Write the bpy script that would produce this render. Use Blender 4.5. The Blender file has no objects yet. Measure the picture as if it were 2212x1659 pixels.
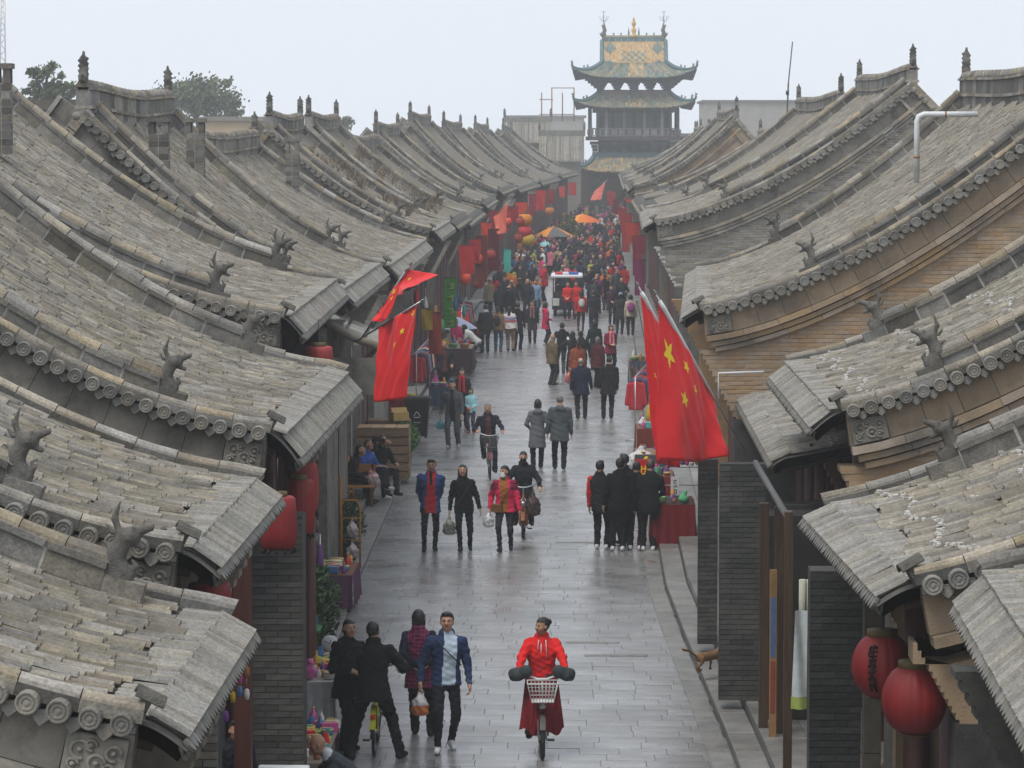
import bpy, math, random
import numpy as np
from mathutils import Vector, Matrix

random.seed(7)
RNG = np.random.default_rng(11)
SC = bpy.context.scene
COL = SC.collection
R = math.radians

# ------------------------------------------------------------------ camera, sky, sun, exposure
EYE = Vector((0.0, 0.0, 7.7))
FPX = 7000.0                      # focal length in units of a 2212 px wide picture
YAW, PITCH = math.atan((1260 - 1106) / FPX), math.atan((829.5 - 300) / FPX)
cam_d = bpy.data.cameras.new("camera")
cam_d.sensor_width = 36.0
cam_d.lens = FPX / 2212.0 * 36.0
cam_d.clip_start = 0.5
cam_d.clip_end = 6000.0
cam = bpy.data.objects.new("camera", cam_d)
COL.objects.link(cam)
CR = Matrix.Rotation(YAW, 3, 'Z') @ Matrix.Rotation(math.pi / 2 - PITCH, 3, 'X')
cam.matrix_world = Matrix.Translation(EYE) @ CR.to_4x4()
SC.camera = cam

world = bpy.data.worlds.new("World")
SC.world = world
world.use_nodes = True
wn, wl = world.node_tree.nodes, world.node_tree.links
wn.clear()
SUN_EL, SUN_AZ = R(52), R(200)
sky = wn.new('ShaderNodeTexSky')
sky.sky_type = 'NISHITA'
sky.sun_disc = False
sky.sun_elevation = SUN_EL
sky.sun_rotation = SUN_AZ
sky.dust_density = 6.0
sky.air_density = 1.2
sky_bg = wn.new('ShaderNodeBackground')
sky_bg.inputs[1].default_value = 0.06
cloud_bg = wn.new('ShaderNodeBackground')        # the even overcast sheet over the clear sky
cloud_bg.inputs[0].default_value = (0.745, 0.80, 0.88, 1)
cloud_bg.inputs[1].default_value = 1.1
mixw = wn.new('ShaderNodeMixShader')
mixw.inputs[0].default_value = 0.88
wout = wn.new('ShaderNodeOutputWorld')
wl.new(sky.outputs[0], sky_bg.inputs[0])
wl.new(sky_bg.outputs[0], mixw.inputs[1])
wl.new(cloud_bg.outputs[0], mixw.inputs[2])
wl.new(mixw.outputs[0], wout.inputs[0])

sun_d = bpy.data.lights.new("sun", 'SUN')
sun_d.energy = 1.6
sun_d.angle = R(22)
sun_d.color = (1.0, 0.96, 0.89)
sun = bpy.data.objects.new("sun", sun_d)
COL.objects.link(sun)
# the light comes from high on the left, a little from behind the camera
sdir = Vector((-0.42, -0.55, 1.25)).normalized()
sun.rotation_euler = sdir.to_track_quat('Z', 'Y').to_euler()
sun.location = (0, 0, 60)
sky.sun_elevation = math.asin(sdir.z)
sky.sun_rotation = math.atan2(sdir.x, sdir.y)

SC.view_settings.view_transform = 'Standard'
SC.view_settings.look = 'None'
SC.view_settings.exposure = 0.27
SC.view_settings.gamma = 1.0
SC.render.engine = 'CYCLES'
cy = SC.cycles
cy.use_denoising = True
try:
    cy.denoiser = 'OPENIMAGEDENOISE'
except Exception:
    pass
cy.max_bounces = 6
cy.diffuse_bounces = 3
cy.glossy_bounces = 3
cy.transmission_bounces = 3
cy.transparent_max_bounces = 8
cy.volume_bounces = 3
cy.caustics_reflective = False
cy.caustics_refractive = False
cy.use_adaptive_sampling = True
cy.adaptive_threshold = 0.015

# ------------------------------------------------------------------ measuring helpers
def ray(u, v):
    return CR @ Vector(((u - 1106) / FPX, -(v - 829.5) / FPX, -1))
def at(u, v, Y):
    d = ray(u, v)
    return EYE + d * (Y / d.y)
def gnd(u, v, z=0.0):
    d = ray(u, v)
    return EYE + d * ((z - EYE.z) / d.z)
CRI = np.array(CR.transposed())
def proj(P):
    """world points (n,3) -> picture (u, v, depth)"""
    P = np.atleast_2d(np.asarray(P, float)) - np.array(EYE)
    c = P @ CRI.T
    d = -c[:, 2]
    return 1106 + FPX * c[:, 0] / d, 829.5 - FPX * c[:, 1] / d, d
def inframe(P, m=160):
    u, v, d = proj(P)
    return (d > 1) & (u > -m) & (u < 2212 + m) & (v > -m) & (v < 1659 + m)

# ------------------------------------------------------------------ materials
def _n(nt, t, **kw):
    n = nt.nodes.new(t)
    for k, val in kw.items():
        if k.startswith('i_'):
            n.inputs[int(k[2:])].default_value = val
        else:
            setattr(n, k, val)
    return n
MATS = {}
def mat(name, c1, c2=None, rough=0.8, scale=6.0, isl=0.0, hue=0.0, bump=0.0, bscale=40.0, spec=0.4, metal=0.0,
        stain=None, sscale=1.5, samt=0.5, emit=None, alpha=None, trans=0.0, rvar=0.0, objrand=True, stretch=None, sheen=0.0, speck=0.0):
    """one procedural material: two-tone noise, per-piece variation, weather stains, fine relief"""
    if name in MATS:
        return MATS[name]
    m = bpy.data.materials.new(name)
    m.use_nodes = True
    nt = m.node_tree
    b = nt.nodes['Principled BSDF']
    L = nt.links
    b.inputs['Roughness'].default_value = rough
    b.inputs['Metallic'].default_value = metal
    b.inputs['Specular IOR Level'].default_value = spec
    if sheen:
        b.inputs['Sheen Weight'].default_value = sheen
    tc = _n(nt, 'ShaderNodeTexCoord')
    vec = tc.outputs['Object']
    if stretch:
        mp = _n(nt, 'ShaderNodeMapping')
        mp.inputs['Scale'].default_value = stretch
        L.new(vec, mp.inputs[0]); vec = mp.outputs[0]
    c2 = c2 or c1
    noise = _n(nt, 'ShaderNodeTexNoise')
    noise.inputs['Scale'].default_value = scale
    noise.inputs['Detail'].default_value = 5.0
    noise.inputs['Roughness'].default_value = 0.62
    L.new(vec, noise.inputs['Vector'])
    mr = _n(nt, 'ShaderNodeMapRange')
    mr.inputs[1].default_value = 0.32; mr.inputs[2].default_value = 0.68
    L.new(noise.outputs[0], mr.inputs[0])
    mix = _n(nt, 'ShaderNodeMix', data_type='RGBA')
    mix.inputs[6].default_value = (*c1, 1); mix.inputs[7].default_value = (*c2, 1)
    L.new(mr.outputs[0], mix.inputs[0])
    col = mix.outputs[2]
    if isl or hue:
        g = _n(nt, 'ShaderNodeNewGeometry')
        rnd = g.outputs['Random Per Island']
        if objrand:
            oi = _n(nt, 'ShaderNodeObjectInfo')
            ad = _n(nt, 'ShaderNodeMath', operation='ADD'); L.new(rnd, ad.inputs[0]); L.new(oi.outputs['Random'], ad.inputs[1])
            fr = _n(nt, 'ShaderNodeMath', operation='FRACT'); L.new(ad.outputs[0], fr.inputs[0]); rnd = fr.outputs[0]
        hs = _n(nt, 'ShaderNodeHueSaturation')
        v = _n(nt, 'ShaderNodeMapRange'); v.inputs[3].default_value = 1 - isl; v.inputs[4].default_value = 1 + isl
        L.new(rnd, v.inputs[0]); L.new(v.outputs[0], hs.inputs['Value'])
        if hue:
            wn_ = _n(nt, 'ShaderNodeTexWhiteNoise', noise_dimensions='1D'); L.new(rnd, wn_.inputs['W'])
            s = _n(nt, 'ShaderNodeMapRange'); s.inputs[3].default_value = 1 - hue; s.inputs[4].default_value = 1 + hue
            L.new(wn_.outputs[0], s.inputs[0]); L.new(s.outputs[0], hs.inputs['Saturation'])
        L.new(col, hs.inputs['Color']); col = hs.outputs[0]
    if speck:
        nk = _n(nt, 'ShaderNodeTexNoise'); nk.inputs['Scale'].default_value = 34.0; nk.inputs['Detail'].default_value = 3; nk.inputs['Roughness'].default_value = 0.75
        gk = _n(nt, 'ShaderNodeNewGeometry'); L.new(gk.outputs['Position'], nk.inputs['Vector'])
        mk = _n(nt, 'ShaderNodeMapRange'); mk.inputs[1].default_value = 0.3; mk.inputs[2].default_value = 0.7; mk.inputs[3].default_value = 1 - speck; mk.inputs[4].default_value = 1 + speck * .9
        L.new(nk.outputs[0], mk.inputs[0])
        hk = _n(nt, 'ShaderNodeHueSaturation'); L.new(mk.outputs[0], hk.inputs['Value']); L.new(col, hk.inputs['Color']); col = hk.outputs[0]
    if stain:
        ns = _n(nt, 'ShaderNodeTexNoise'); ns.inputs['Scale'].default_value = sscale; ns.inputs['Detail'].default_value = 6
        ns.inputs['Roughness'].default_value = 0.7
        geo = _n(nt, 'ShaderNodeNewGeometry')
        L.new(geo.outputs['Position'], ns.inputs['Vector'])
        ms = _n(nt, 'ShaderNodeMapRange'); ms.inputs[1].default_value = 0.48; ms.inputs[2].default_value = 0.66; ms.inputs[4].default_value = samt
        L.new(ns.outputs[0], ms.inputs[0])
        mx = _n(nt, 'ShaderNodeMix', data_type='RGBA'); mx.inputs[7].default_value = (*stain, 1)
        L.new(ms.outputs[0], mx.inputs[0]); L.new(col, mx.inputs[6]); col = mx.outputs[2]
    L.new(col, b.inputs['Base Color'])
    if rvar:
        rr = _n(nt, 'ShaderNodeMapRange'); rr.inputs[1].default_value = 0.3; rr.inputs[2].default_value = 0.7
        rr.inputs[3].default_value = max(0.02, rough - rvar); rr.inputs[4].default_value = min(1, rough + rvar)
        n3 = _n(nt, 'ShaderNodeTexNoise'); n3.inputs['Scale'].default_value = 0.9; n3.inputs['Detail'].default_value = 4
        g3 = _n(nt, 'ShaderNodeNewGeometry'); L.new(g3.outputs['Position'], n3.inputs['Vector'])
        L.new(n3.outputs[0], rr.inputs[0]); L.new(rr.outputs[0], b.inputs['Roughness'])
    if bump:
        nb = _n(nt, 'ShaderNodeTexNoise'); nb.inputs['Scale'].default_value = bscale; nb.inputs['Detail'].default_value = 4
        L.new(vec, nb.inputs['Vector'])
        bp = _n(nt, 'ShaderNodeBump'); bp.inputs['Strength'].default_value = bump; bp.inputs['Distance'].default_value = 0.02
        L.new(nb.outputs[0], bp.inputs['Height']); L.new(bp.outputs[0], b.inputs['Normal'])
    if emit:
        b.inputs['Emission Color'].default_value = (*emit[:3], 1); b.inputs['Emission Strength'].default_value = emit[3]
    if alpha is not None:
        b.inputs['Alpha'].default_value = alpha
    if trans:
        b.inputs['Transmission Weight'].default_value = trans
    MATS[name] = m
    return m

def flat(c, rough=0.75, **kw):
    """cloth or paint in one colour, made once for each colour"""
    key = "paint_%02x%02x%02x_%d" % tuple([int(max(0, min(1, x)) * 255) for x in c] + [int(rough * 100)])
    kw.setdefault('scale', 9.0)
    kw.setdefault('bump', 0.25); kw.setdefault('bscale', 26.0); kw.setdefault('spec', .12)
    return mat(key, tuple(x * 0.86 for x in c), tuple(min(1, x * 1.12) for x in c), rough=rough, **kw)

M_TILE = mat('roof_tile', (0.150, 0.135, 0.110), (0.288, 0.261, 0.215), 0.9, 5.0, isl=0.33, hue=0.45, spec=.15, speck=.30, bump=0.5, bscale=60,
             stain=(0.085, 0.08, 0.066), sscale=0.9, samt=0.55)
M_TILE_W = mat('roof_tile_mortared', (0.158, 0.143, 0.118), (0.295, 0.269, 0.224), 0.9, 5.0, isl=0.31, hue=0.4, spec=.15, speck=.30, bump=0.5, bscale=60,
               stain=(0.10, 0.09, 0.075), sscale=0.9, samt=0.45)
M_EAVE = mat('eave_tile', (0.195, 0.185, 0.164), (0.290, 0.276, 0.246), 0.9, 5.0, isl=0.2, hue=0.4, spec=.15, speck=.3, bump=0.4, bscale=60)
M_DECK = mat('roof_mud', (0.05, 0.047, 0.041), (0.09, 0.083, 0.071), 0.95, 3.0, bump=0.6, bscale=30)  # bed colour darkened to put shade into the gaps between tile rows
M_RIDGE = mat('ridge_brick', (0.125, 0.119, 0.107), (0.22, 0.207, 0.181), 0.85, 4.0, isl=0.5, hue=0.6, spec=.2, speck=.3, bump=0.4, bscale=40,
              stain=(0.075, 0.072, 0.066), sscale=1.8, samt=0.5)
M_COPE = mat('ridge_coping', (0.205, 0.180, 0.143), (0.32, 0.284, 0.228), 0.85, 4.0, isl=0.36, hue=0.6, spec=.2, speck=.35, bump=0.4, bscale=40,
             stain=(0.13, 0.125, 0.112), sscale=1.2, samt=0.6)
M_MORTAR = mat('lime_mortar', (0.40, 0.385, 0.355), (0.54, 0.525, 0.49), 0.9, 8.0, bump=0.5)
M_DISC = mat('tile_disc', (0.15, 0.143, 0.127), (0.26, 0.244, 0.211), 0.8, 9.0, isl=0.3, hue=0.4, bump=0.6, bscale=80)
M_DRIP = mat('tile_drip', (0.125, 0.119, 0.106), (0.205, 0.195, 0.172), 0.8, 9.0, isl=0.22, hue=0.4, bump=0.5, bscale=80)
M_BEAST = mat('fired_clay_beast', (0.072, 0.069, 0.062), (0.15, 0.141, 0.122), 0.8, 14.0, isl=0.2, bump=0.8, bscale=70)
M_BAND = mat('corbel_brick', (0.25, 0.222, 0.176), (0.365, 0.328, 0.265), 0.85, 3.0, isl=0.2, hue=0.5, bump=0.4, bscale=50,
             stain=(0.12, 0.112, 0.10), sscale=1.3, samt=0.75)
M_BAND_O = mat('corbel_ochre', (0.285, 0.205, 0.128), (0.395, 0.295, 0.195), 0.85, 2.0, isl=0.15, hue=0.3, bump=0.4, bscale=50,
               stain=(0.115, 0.105, 0.092), sscale=1.1, samt=0.8)
M_FASCIA = mat('gable_board_brick', (0.150, 0.142, 0.124), (0.255, 0.236, 0.20), 0.9, 2.5, isl=0.14, bump=0.4, bscale=40,
               stain=(0.065, 0.062, 0.057), sscale=2.2, samt=0.75)
M_FASCIA_O = mat('gable_board_ochre', (0.26, 0.193, 0.123), (0.345, 0.268, 0.186), 0.9, 2.5, isl=0.14, bump=0.4, bscale=40,
                 stain=(0.135, 0.118, 0.096), sscale=1.2, samt=0.75)
M_BRICK = mat('grey_brick', (0.175, 0.16, 0.135), (0.255, 0.236, 0.20), 0.88, 7.0, isl=0.25, hue=0.5, bump=0.5, bscale=70)
M_BRICK_D = mat('shaded_brick', (0.040, 0.039, 0.036), (0.090, 0.086, 0.077), 0.85, 5.0, isl=0.4, hue=0.5, bump=0.5, bscale=60)  # brick colour darkened to carry the shade on piers and lower walls
M_BRICK_O = mat('ochre_brick', (0.300, 0.208, 0.130), (0.390, 0.282, 0.184), 0.88, 3.0, isl=0.08, hue=0.25, bump=0.5, bscale=60,
                stain=(0.20, 0.165, 0.125), sscale=1.2, samt=0.6)
M_PLASTER = mat('ochre_plaster', (0.29, 0.20, 0.118), (0.38, 0.275, 0.175), 0.9, 3.0, bump=0.4, stain=(0.2, 0.165, 0.12), sscale=2.0, samt=0.5)
M_STONEDK = mat('dark_stone', (0.012, 0.013, 0.0125), (0.036, 0.037, 0.034), 0.5, 3.0, isl=0.3, bump=0.5, bscale=25, stain=(0.11, 0.105, 0.09), sscale=2.6, samt=0.6)
M_WOOD = mat('dark_red_wood', (0.055, 0.016, 0.011), (0.098, 0.030, 0.020), 0.5, 3.0, isl=0.25, bump=0.3, stretch=(6, 6, 0.6))
M_WOODB = mat('brown_wood', (0.040, 0.022, 0.012), (0.085, 0.047, 0.024), 0.6, 4.0, isl=0.25, bump=0.3, stretch=(6, 6, 0.6))
M_WOODL = mat('crate_wood', (0.16, 0.10, 0.055), (0.27, 0.18, 0.10), 0.75, 4.0, isl=0.3, bump=0.4, stretch=(1, 6, 6))
M_DARK = mat('shop_interior', (0.016, 0.014, 0.013), (0.035, 0.03, 0.026), 0.8, 2.0)  # near-black: the shade inside the shops is put into the colour
M_GLASS = mat('window_glass', (0.03, 0.035, 0.04), (0.05, 0.055, 0.06), 0.12, 3.0, spec=0.7)
M_GROUND = mat('packed_earth', (0.16, 0.145, 0.12), (0.24, 0.22, 0.18), 0.95, 0.4, bump=0.4)
M_SLAB = mat('wet_paving', (0.155, 0.153, 0.149), (0.255, 0.252, 0.246), 0.30, 1.6, speck=.15, isl=0.15, hue=0.3, bump=0.14, bscale=9, spec=0.5, rvar=0.10)
M_JOINT = mat('paving_joint', (0.075, 0.073, 0.07), (0.12, 0.117, 0.112), 0.5, 6.0)
M_KERB = mat('kerb_stone', (0.15, 0.147, 0.138), (0.25, 0.243, 0.228), 0.42, 2.5, isl=0.18, hue=0.3, bump=0.4, bscale=30, rvar=0.12)
M_METAL = mat('steel', (0.35, 0.36, 0.37), (0.5, 0.5, 0.5), 0.35, 20.0, metal=0.9)
M_BLACKM = mat('black_metal', (0.012, 0.012, 0.013), (0.03, 0.03, 0.03), 0.4, 20.0)
M_RUBBER = mat('rubber', (0.012, 0.012, 0.012), (0.025, 0.025, 0.025), 0.7, 20.0)
M_WHITEP = mat('white_paint', (0.62, 0.64, 0.66), (0.74, 0.75, 0.75), 0.45, 4.0, stain=(0.4, 0.38, 0.33), sscale=3, samt=0.3)
M_RED = mat('flag_red', (0.66, 0.008, 0.012), (0.78, 0.014, 0.018), 0.65, 3.0, bump=0.15, sheen=0.2)
M_YEL = mat('star_yellow', (0.83, 0.58, 0.02), (0.88, 0.64, 0.03), 0.6, 3.0)
M_LANT = mat('lantern_silk', (0.16, 0.007, 0.008), (0.26, 0.013, 0.013), 0.6, 3.0, stretch=(1, 1, 0.3), stain=(0.2, 0.03, 0.03), sscale=4, samt=0.4)
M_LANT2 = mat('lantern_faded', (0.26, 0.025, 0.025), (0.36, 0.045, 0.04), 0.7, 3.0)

# ------------------------------------------------------------------ object helpers
def link(o, parent=None):
    COL.objects.link(o)
    if parent is not None:
        o.parent = parent
    return o
def tag(o, label, cat, group=None):
    o['label'] = label; o['category'] = cat
    if group:
        o['group'] = group
    return o
def thing(name, label, cat, loc=(0, 0, 0), rz=0.0, group=None):
    o = bpy.data.objects.new(name, None)
    o.empty_display_size = 0.2
    link(o); o.location = loc; o.rotation_euler = (0, 0, rz)
    return tag(o, label, cat, group)
def struct(o):
    o['kind'] = 'structure'; return o
def stuff(o):
    o['kind'] = 'stuff'; return o
def put(name, me, parent=None, loc=None, mtx=None):
    o = bpy.data.objects.new(name, me)
    link(o, parent)
    if mtx is not None:
        o.matrix_basis = mtx
    elif loc is not None:
        o.location = loc
    return o
def copy_tree(o, parent=None):
    c = o.copy(); link(c); c.parent = parent
    for ch in list(o.children):
        copy_tree(ch, c)
    return c

class MB:
    """collects pieces; build() makes ONE mesh object"""
    def __init__(s, org=(0, 0, 0)):
        s.v, s.f, s.m, s.sm = [], [], [], []
        s.org = Vector(org)
    def add(s, vs, fs, mi=0, smooth=False, M=None):
        n = len(s.v)
        if M is not None:
            vs = [M @ Vector(p) for p in vs]
        s.v.extend([(p[0], p[1], p[2]) for p in vs])
        s.f.extend([tuple(i + n for i in f) for f in fs])
        s.m.extend([mi] * len(fs)); s.sm.extend([smooth] * len(fs))
        return s
    def box(s, x0, x1, y0, y1, z0, z1, mi=0, M=None):
        vs = [(x0, y0, z0), (x1, y0, z0), (x1, y1, z0), (x0, y1, z0), (x0, y0, z1), (x1, y0, z1), (x1, y1, z1), (x0, y1, z1)]
        return s.add(vs, [(0, 3, 2, 1), (4, 5, 6, 7), (0, 1, 5, 4), (1, 2, 6, 5), (2, 3, 7, 6), (3, 0, 4, 7)], mi, False, M)
    def bev(s, x0, x1, y0, y1, z0, z1, b=0.01, mi=0, M=None):
        """box with its top edges chamfered"""
        vs = [(x0, y0, z0), (x1, y0, z0), (x1, y1, z0), (x0, y1, z0),
              (x0, y0, z1 - b), (x1, y0, z1 - b), (x1, y1, z1 - b), (x0, y1, z1 - b),
              (x0 + b, y0 + b, z1), (x1 - b, y0 + b, z1), (x1 - b, y1 - b, z1), (x0 + b, y1 - b, z1)]
        fs = [(0, 3, 2, 1), (8, 9, 10, 11)]
        for i in range(4):
            j = (i + 1) % 4
            fs += [(i, j, j + 4, i + 4), (i + 4, j + 4, j + 8, i + 8)]
        return s.add(vs, fs, mi, False, M)
    def tube(s, pts, r, n=8, mi=0, cap=True, smooth=True, M=None, flatten=None):
        pts = [Vector(p) for p in pts]
        k = len(pts)
        rs = [r] * k if not hasattr(r, '__len__') else list(r)
        vs, fs = [], []
        up = None
        for i, p in enumerate(pts):
            t = (pts[min(i + 1, k - 1)] - pts[max(i - 1, 0)])
            t = t.normalized() if t.length > 1e-9 else Vector((0, 0, 1))
            if up is None:
                up = Vector((0, 0, 1)) if abs(t.z) < 0.9 else Vector((1, 0, 0))
            a = t.cross(up)
            a = a.normalized() if a.length > 1e-6 else Vector((1, 0, 0))
            b = a.cross(t).normalized()
            up = b
            for j in range(n):
                q = 2 * math.pi * j / n
                fl = flatten or 1.0
                vs.append(p + a * (math.cos(q) * rs[i]) + b * (math.sin(q) * rs[i] * fl))
        for i in range(k - 1):
            for j in range(n):
                fs.append((i * n + j, i * n + (j + 1) % n, (i + 1) * n + (j + 1) % n, (i + 1) * n + j))
        s.add(vs, fs, mi, smooth, M)
        if cap:
            nb = len(s.v) - len(vs)
            s.f.append(tuple(nb + j for j in reversed(range(n)))); s.m.append(mi); s.sm.append(False)
            s.f.append(tuple(nb + (k - 1) * n + j for j in range(n))); s.m.append(mi); s.sm.append(False)
        return s
    def lathe(s, prof, n=16, mi=0, M=None, smooth=True, ripple=0.0, rk=8):
        vs, fs = [], []
        for (r, z) in prof:
            for j in range(n):
                q = 2 * math.pi * j / n
                rr = r * (1 + ripple * abs(math.sin(q * rk / 2)))
                vs.append((rr * math.cos(q), rr * math.sin(q), z))
        for i in range(len(prof) - 1):
            for j in range(n):
                fs.append((i * n + j, i * n + (j + 1) % n, (i + 1) * n + (j + 1) % n, (i + 1) * n + j))
        if prof[0][0] > 1e-5:
            fs.append(tuple(reversed(range(n))))
        if prof[-1][0] > 1e-5:
            fs.append(tuple((len(prof) - 1) * n + j for j in range(n)))
        return s.add(vs, fs, mi, smooth, M)
    def prism(s, poly, y0, y1, mi=0, M=None):
        """polygon in x,z extruded along y"""
        k = len(poly)
        vs = [(p[0], y0, p[1]) for p in poly] + [(p[0], y1, p[1]) for p in poly]
        fs = [tuple(range(k)), tuple(reversed(range(k, 2 * k)))]
        for i in range(k):
            j = (i + 1) % k
            fs.append((i, i + k, j + k, j))
        return s.add(vs, fs, mi, False, M)
    def grid(s, P, mi=0, smooth=True, close=False):
        """P: rows of points"""
        a, b = len(P), len(P[0])
        vs = [p for row in P for p in row]
        fs = []
        for i in range(a - 1):
            for j in range(b - 1 + (1 if close else 0)):
                j2 = (j + 1) % b
                fs.append((i * b + j, i * b + j2, (i + 1) * b + j2, (i + 1) * b + j))
        return s.add(vs, fs, mi, smooth)
    def mesh(s, name, mats):
        me = bpy.data.meshes.new(name)
        o = s.org
        me.from_pydata([(p[0] - o.x, p[1] - o.y, p[2] - o.z) for p in s.v], [], s.f)
        for m in (mats if isinstance(mats, (list, tuple)) else [mats]):
            me.materials.append(m)
        me.polygons.foreach_set('material_index', s.m)
        me.polygons.foreach_set('use_smooth', s.sm)
        me.update()
        return me
    def build(s, name, mats, parent=None, loc=None):
        return put(name, s.mesh(name, mats), parent, loc)

def np_mesh(name, V, F, mats, mi=None, smooth=False):
    """fast mesh from arrays; F is (n,4) or a list of such arrays"""
    me = bpy.data.meshes.new(name)
    Fs = F if isinstance(F, list) else [F]
    nl = sum(f.size for f in Fs); nf = sum(len(f) for f in Fs)
    me.vertices.add(len(V)); me.vertices.foreach_set('co', np.asarray(V, np.float32).ravel())
    me.loops.add(nl); me.polygons.add(nf)
    me.loops.foreach_set('vertex_index', np.concatenate([f.ravel() for f in Fs]).astype(np.int32))
    tot = np.concatenate([np.full(len(f), f.shape[1]) for f in Fs])
    st = np.concatenate([[0], np.cumsum(tot)[:-1]])
    me.polygons.foreach_set('loop_start', st.astype(np.int32))
    for m in (mats if isinstance(mats, (list, tuple)) else [mats]):
        me.materials.append(m)
    if mi is not None:
        me.polygons.foreach_set('material_index', np.asarray(mi, np.int32))
    me.polygons.foreach_set('use_smooth', np.full(nf, bool(smooth)))
    me.update(calc_edges=True)
    me.validate()
    return me

# ------------------------------------------------------------------ signed-distance modelling (bodies, beasts)
def surfnet(F, org, h):
    ins = F < 0
    nx, ny, nz = F.shape
    c = np.zeros((nx - 1, ny - 1, nz - 1), np.int16)
    off = [(i, j, k) for i in (0, 1) for j in (0, 1) for k in (0, 1)]
    for (i, j, k) in off:
        c += ins[i:nx - 1 + i, j:ny - 1 + j, k:nz - 1 + k]
    I = np.argwhere((c > 0) & (c < 8))
    if len(I) == 0:
        return np.zeros((0, 3)), np.zeros((0, 4), int)
    idx = np.full(c.shape, -1, np.int64)
    idx[I[:, 0], I[:, 1], I[:, 2]] = np.arange(len(I))
    acc = np.zeros((len(I), 3)); cnt = np.zeros(len(I))
    for a in off:
        for ax in range(3):
            if a[ax] == 0:
                b = list(a); b[ax] = 1
                f0 = F[I[:, 0] + a[0], I[:, 1] + a[1], I[:, 2] + a[2]]
                f1 = F[I[:, 0] + b[0], I[:, 1] + b[1], I[:, 2] + b[2]]
                m = (f0 < 0) != (f1 < 0)
                t = f0[m] / (f0[m] - f1[m])
                p = np.tile(np.array(a, float), (m.sum(), 1)); p[:, ax] += t
                acc[m] += p; cnt[m] += 1
    V = (I + acc / cnt[:, None]) * h + np.array(org)
    faces = []
    for ax in range(3):
        s0 = [slice(None)] * 3; s1 = [slice(None)] * 3
        s0[ax] = slice(0, -1); s1[ax] = slice(1, None)
        A, B = ins[tuple(s0)], ins[tuple(s1)]
        E = np.argwhere(A != B)
        o1, o2 = [(1, 2), (2, 0), (0, 1)][ax]
        E = E[(E[:, o1] > 0) & (E[:, o2] > 0) & (E[:, o1] < idx.shape[o1]) & (E[:, o2] < idx.shape[o2])]
        if not len(E):
            continue
        d1 = np.zeros(3, int); d1[o1] = 1
        d2 = np.zeros(3, int); d2[o2] = 1
        q = []
        for dd in (-d1 - d2, -d2, 0 * d1, -d1):
            t = E + dd
            q.append(idx[t[:, 0], t[:, 1], t[:, 2]])
        Q = np.stack(q, 1)
        flip = ~A[E[:, 0], E[:, 1], E[:, 2]]
        Q[flip] = Q[flip][:, ::-1]
        faces.append(Q[(Q >= 0).all(1)])
    return V, (np.concatenate(faces) if faces else np.zeros((0, 4), int))

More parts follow.
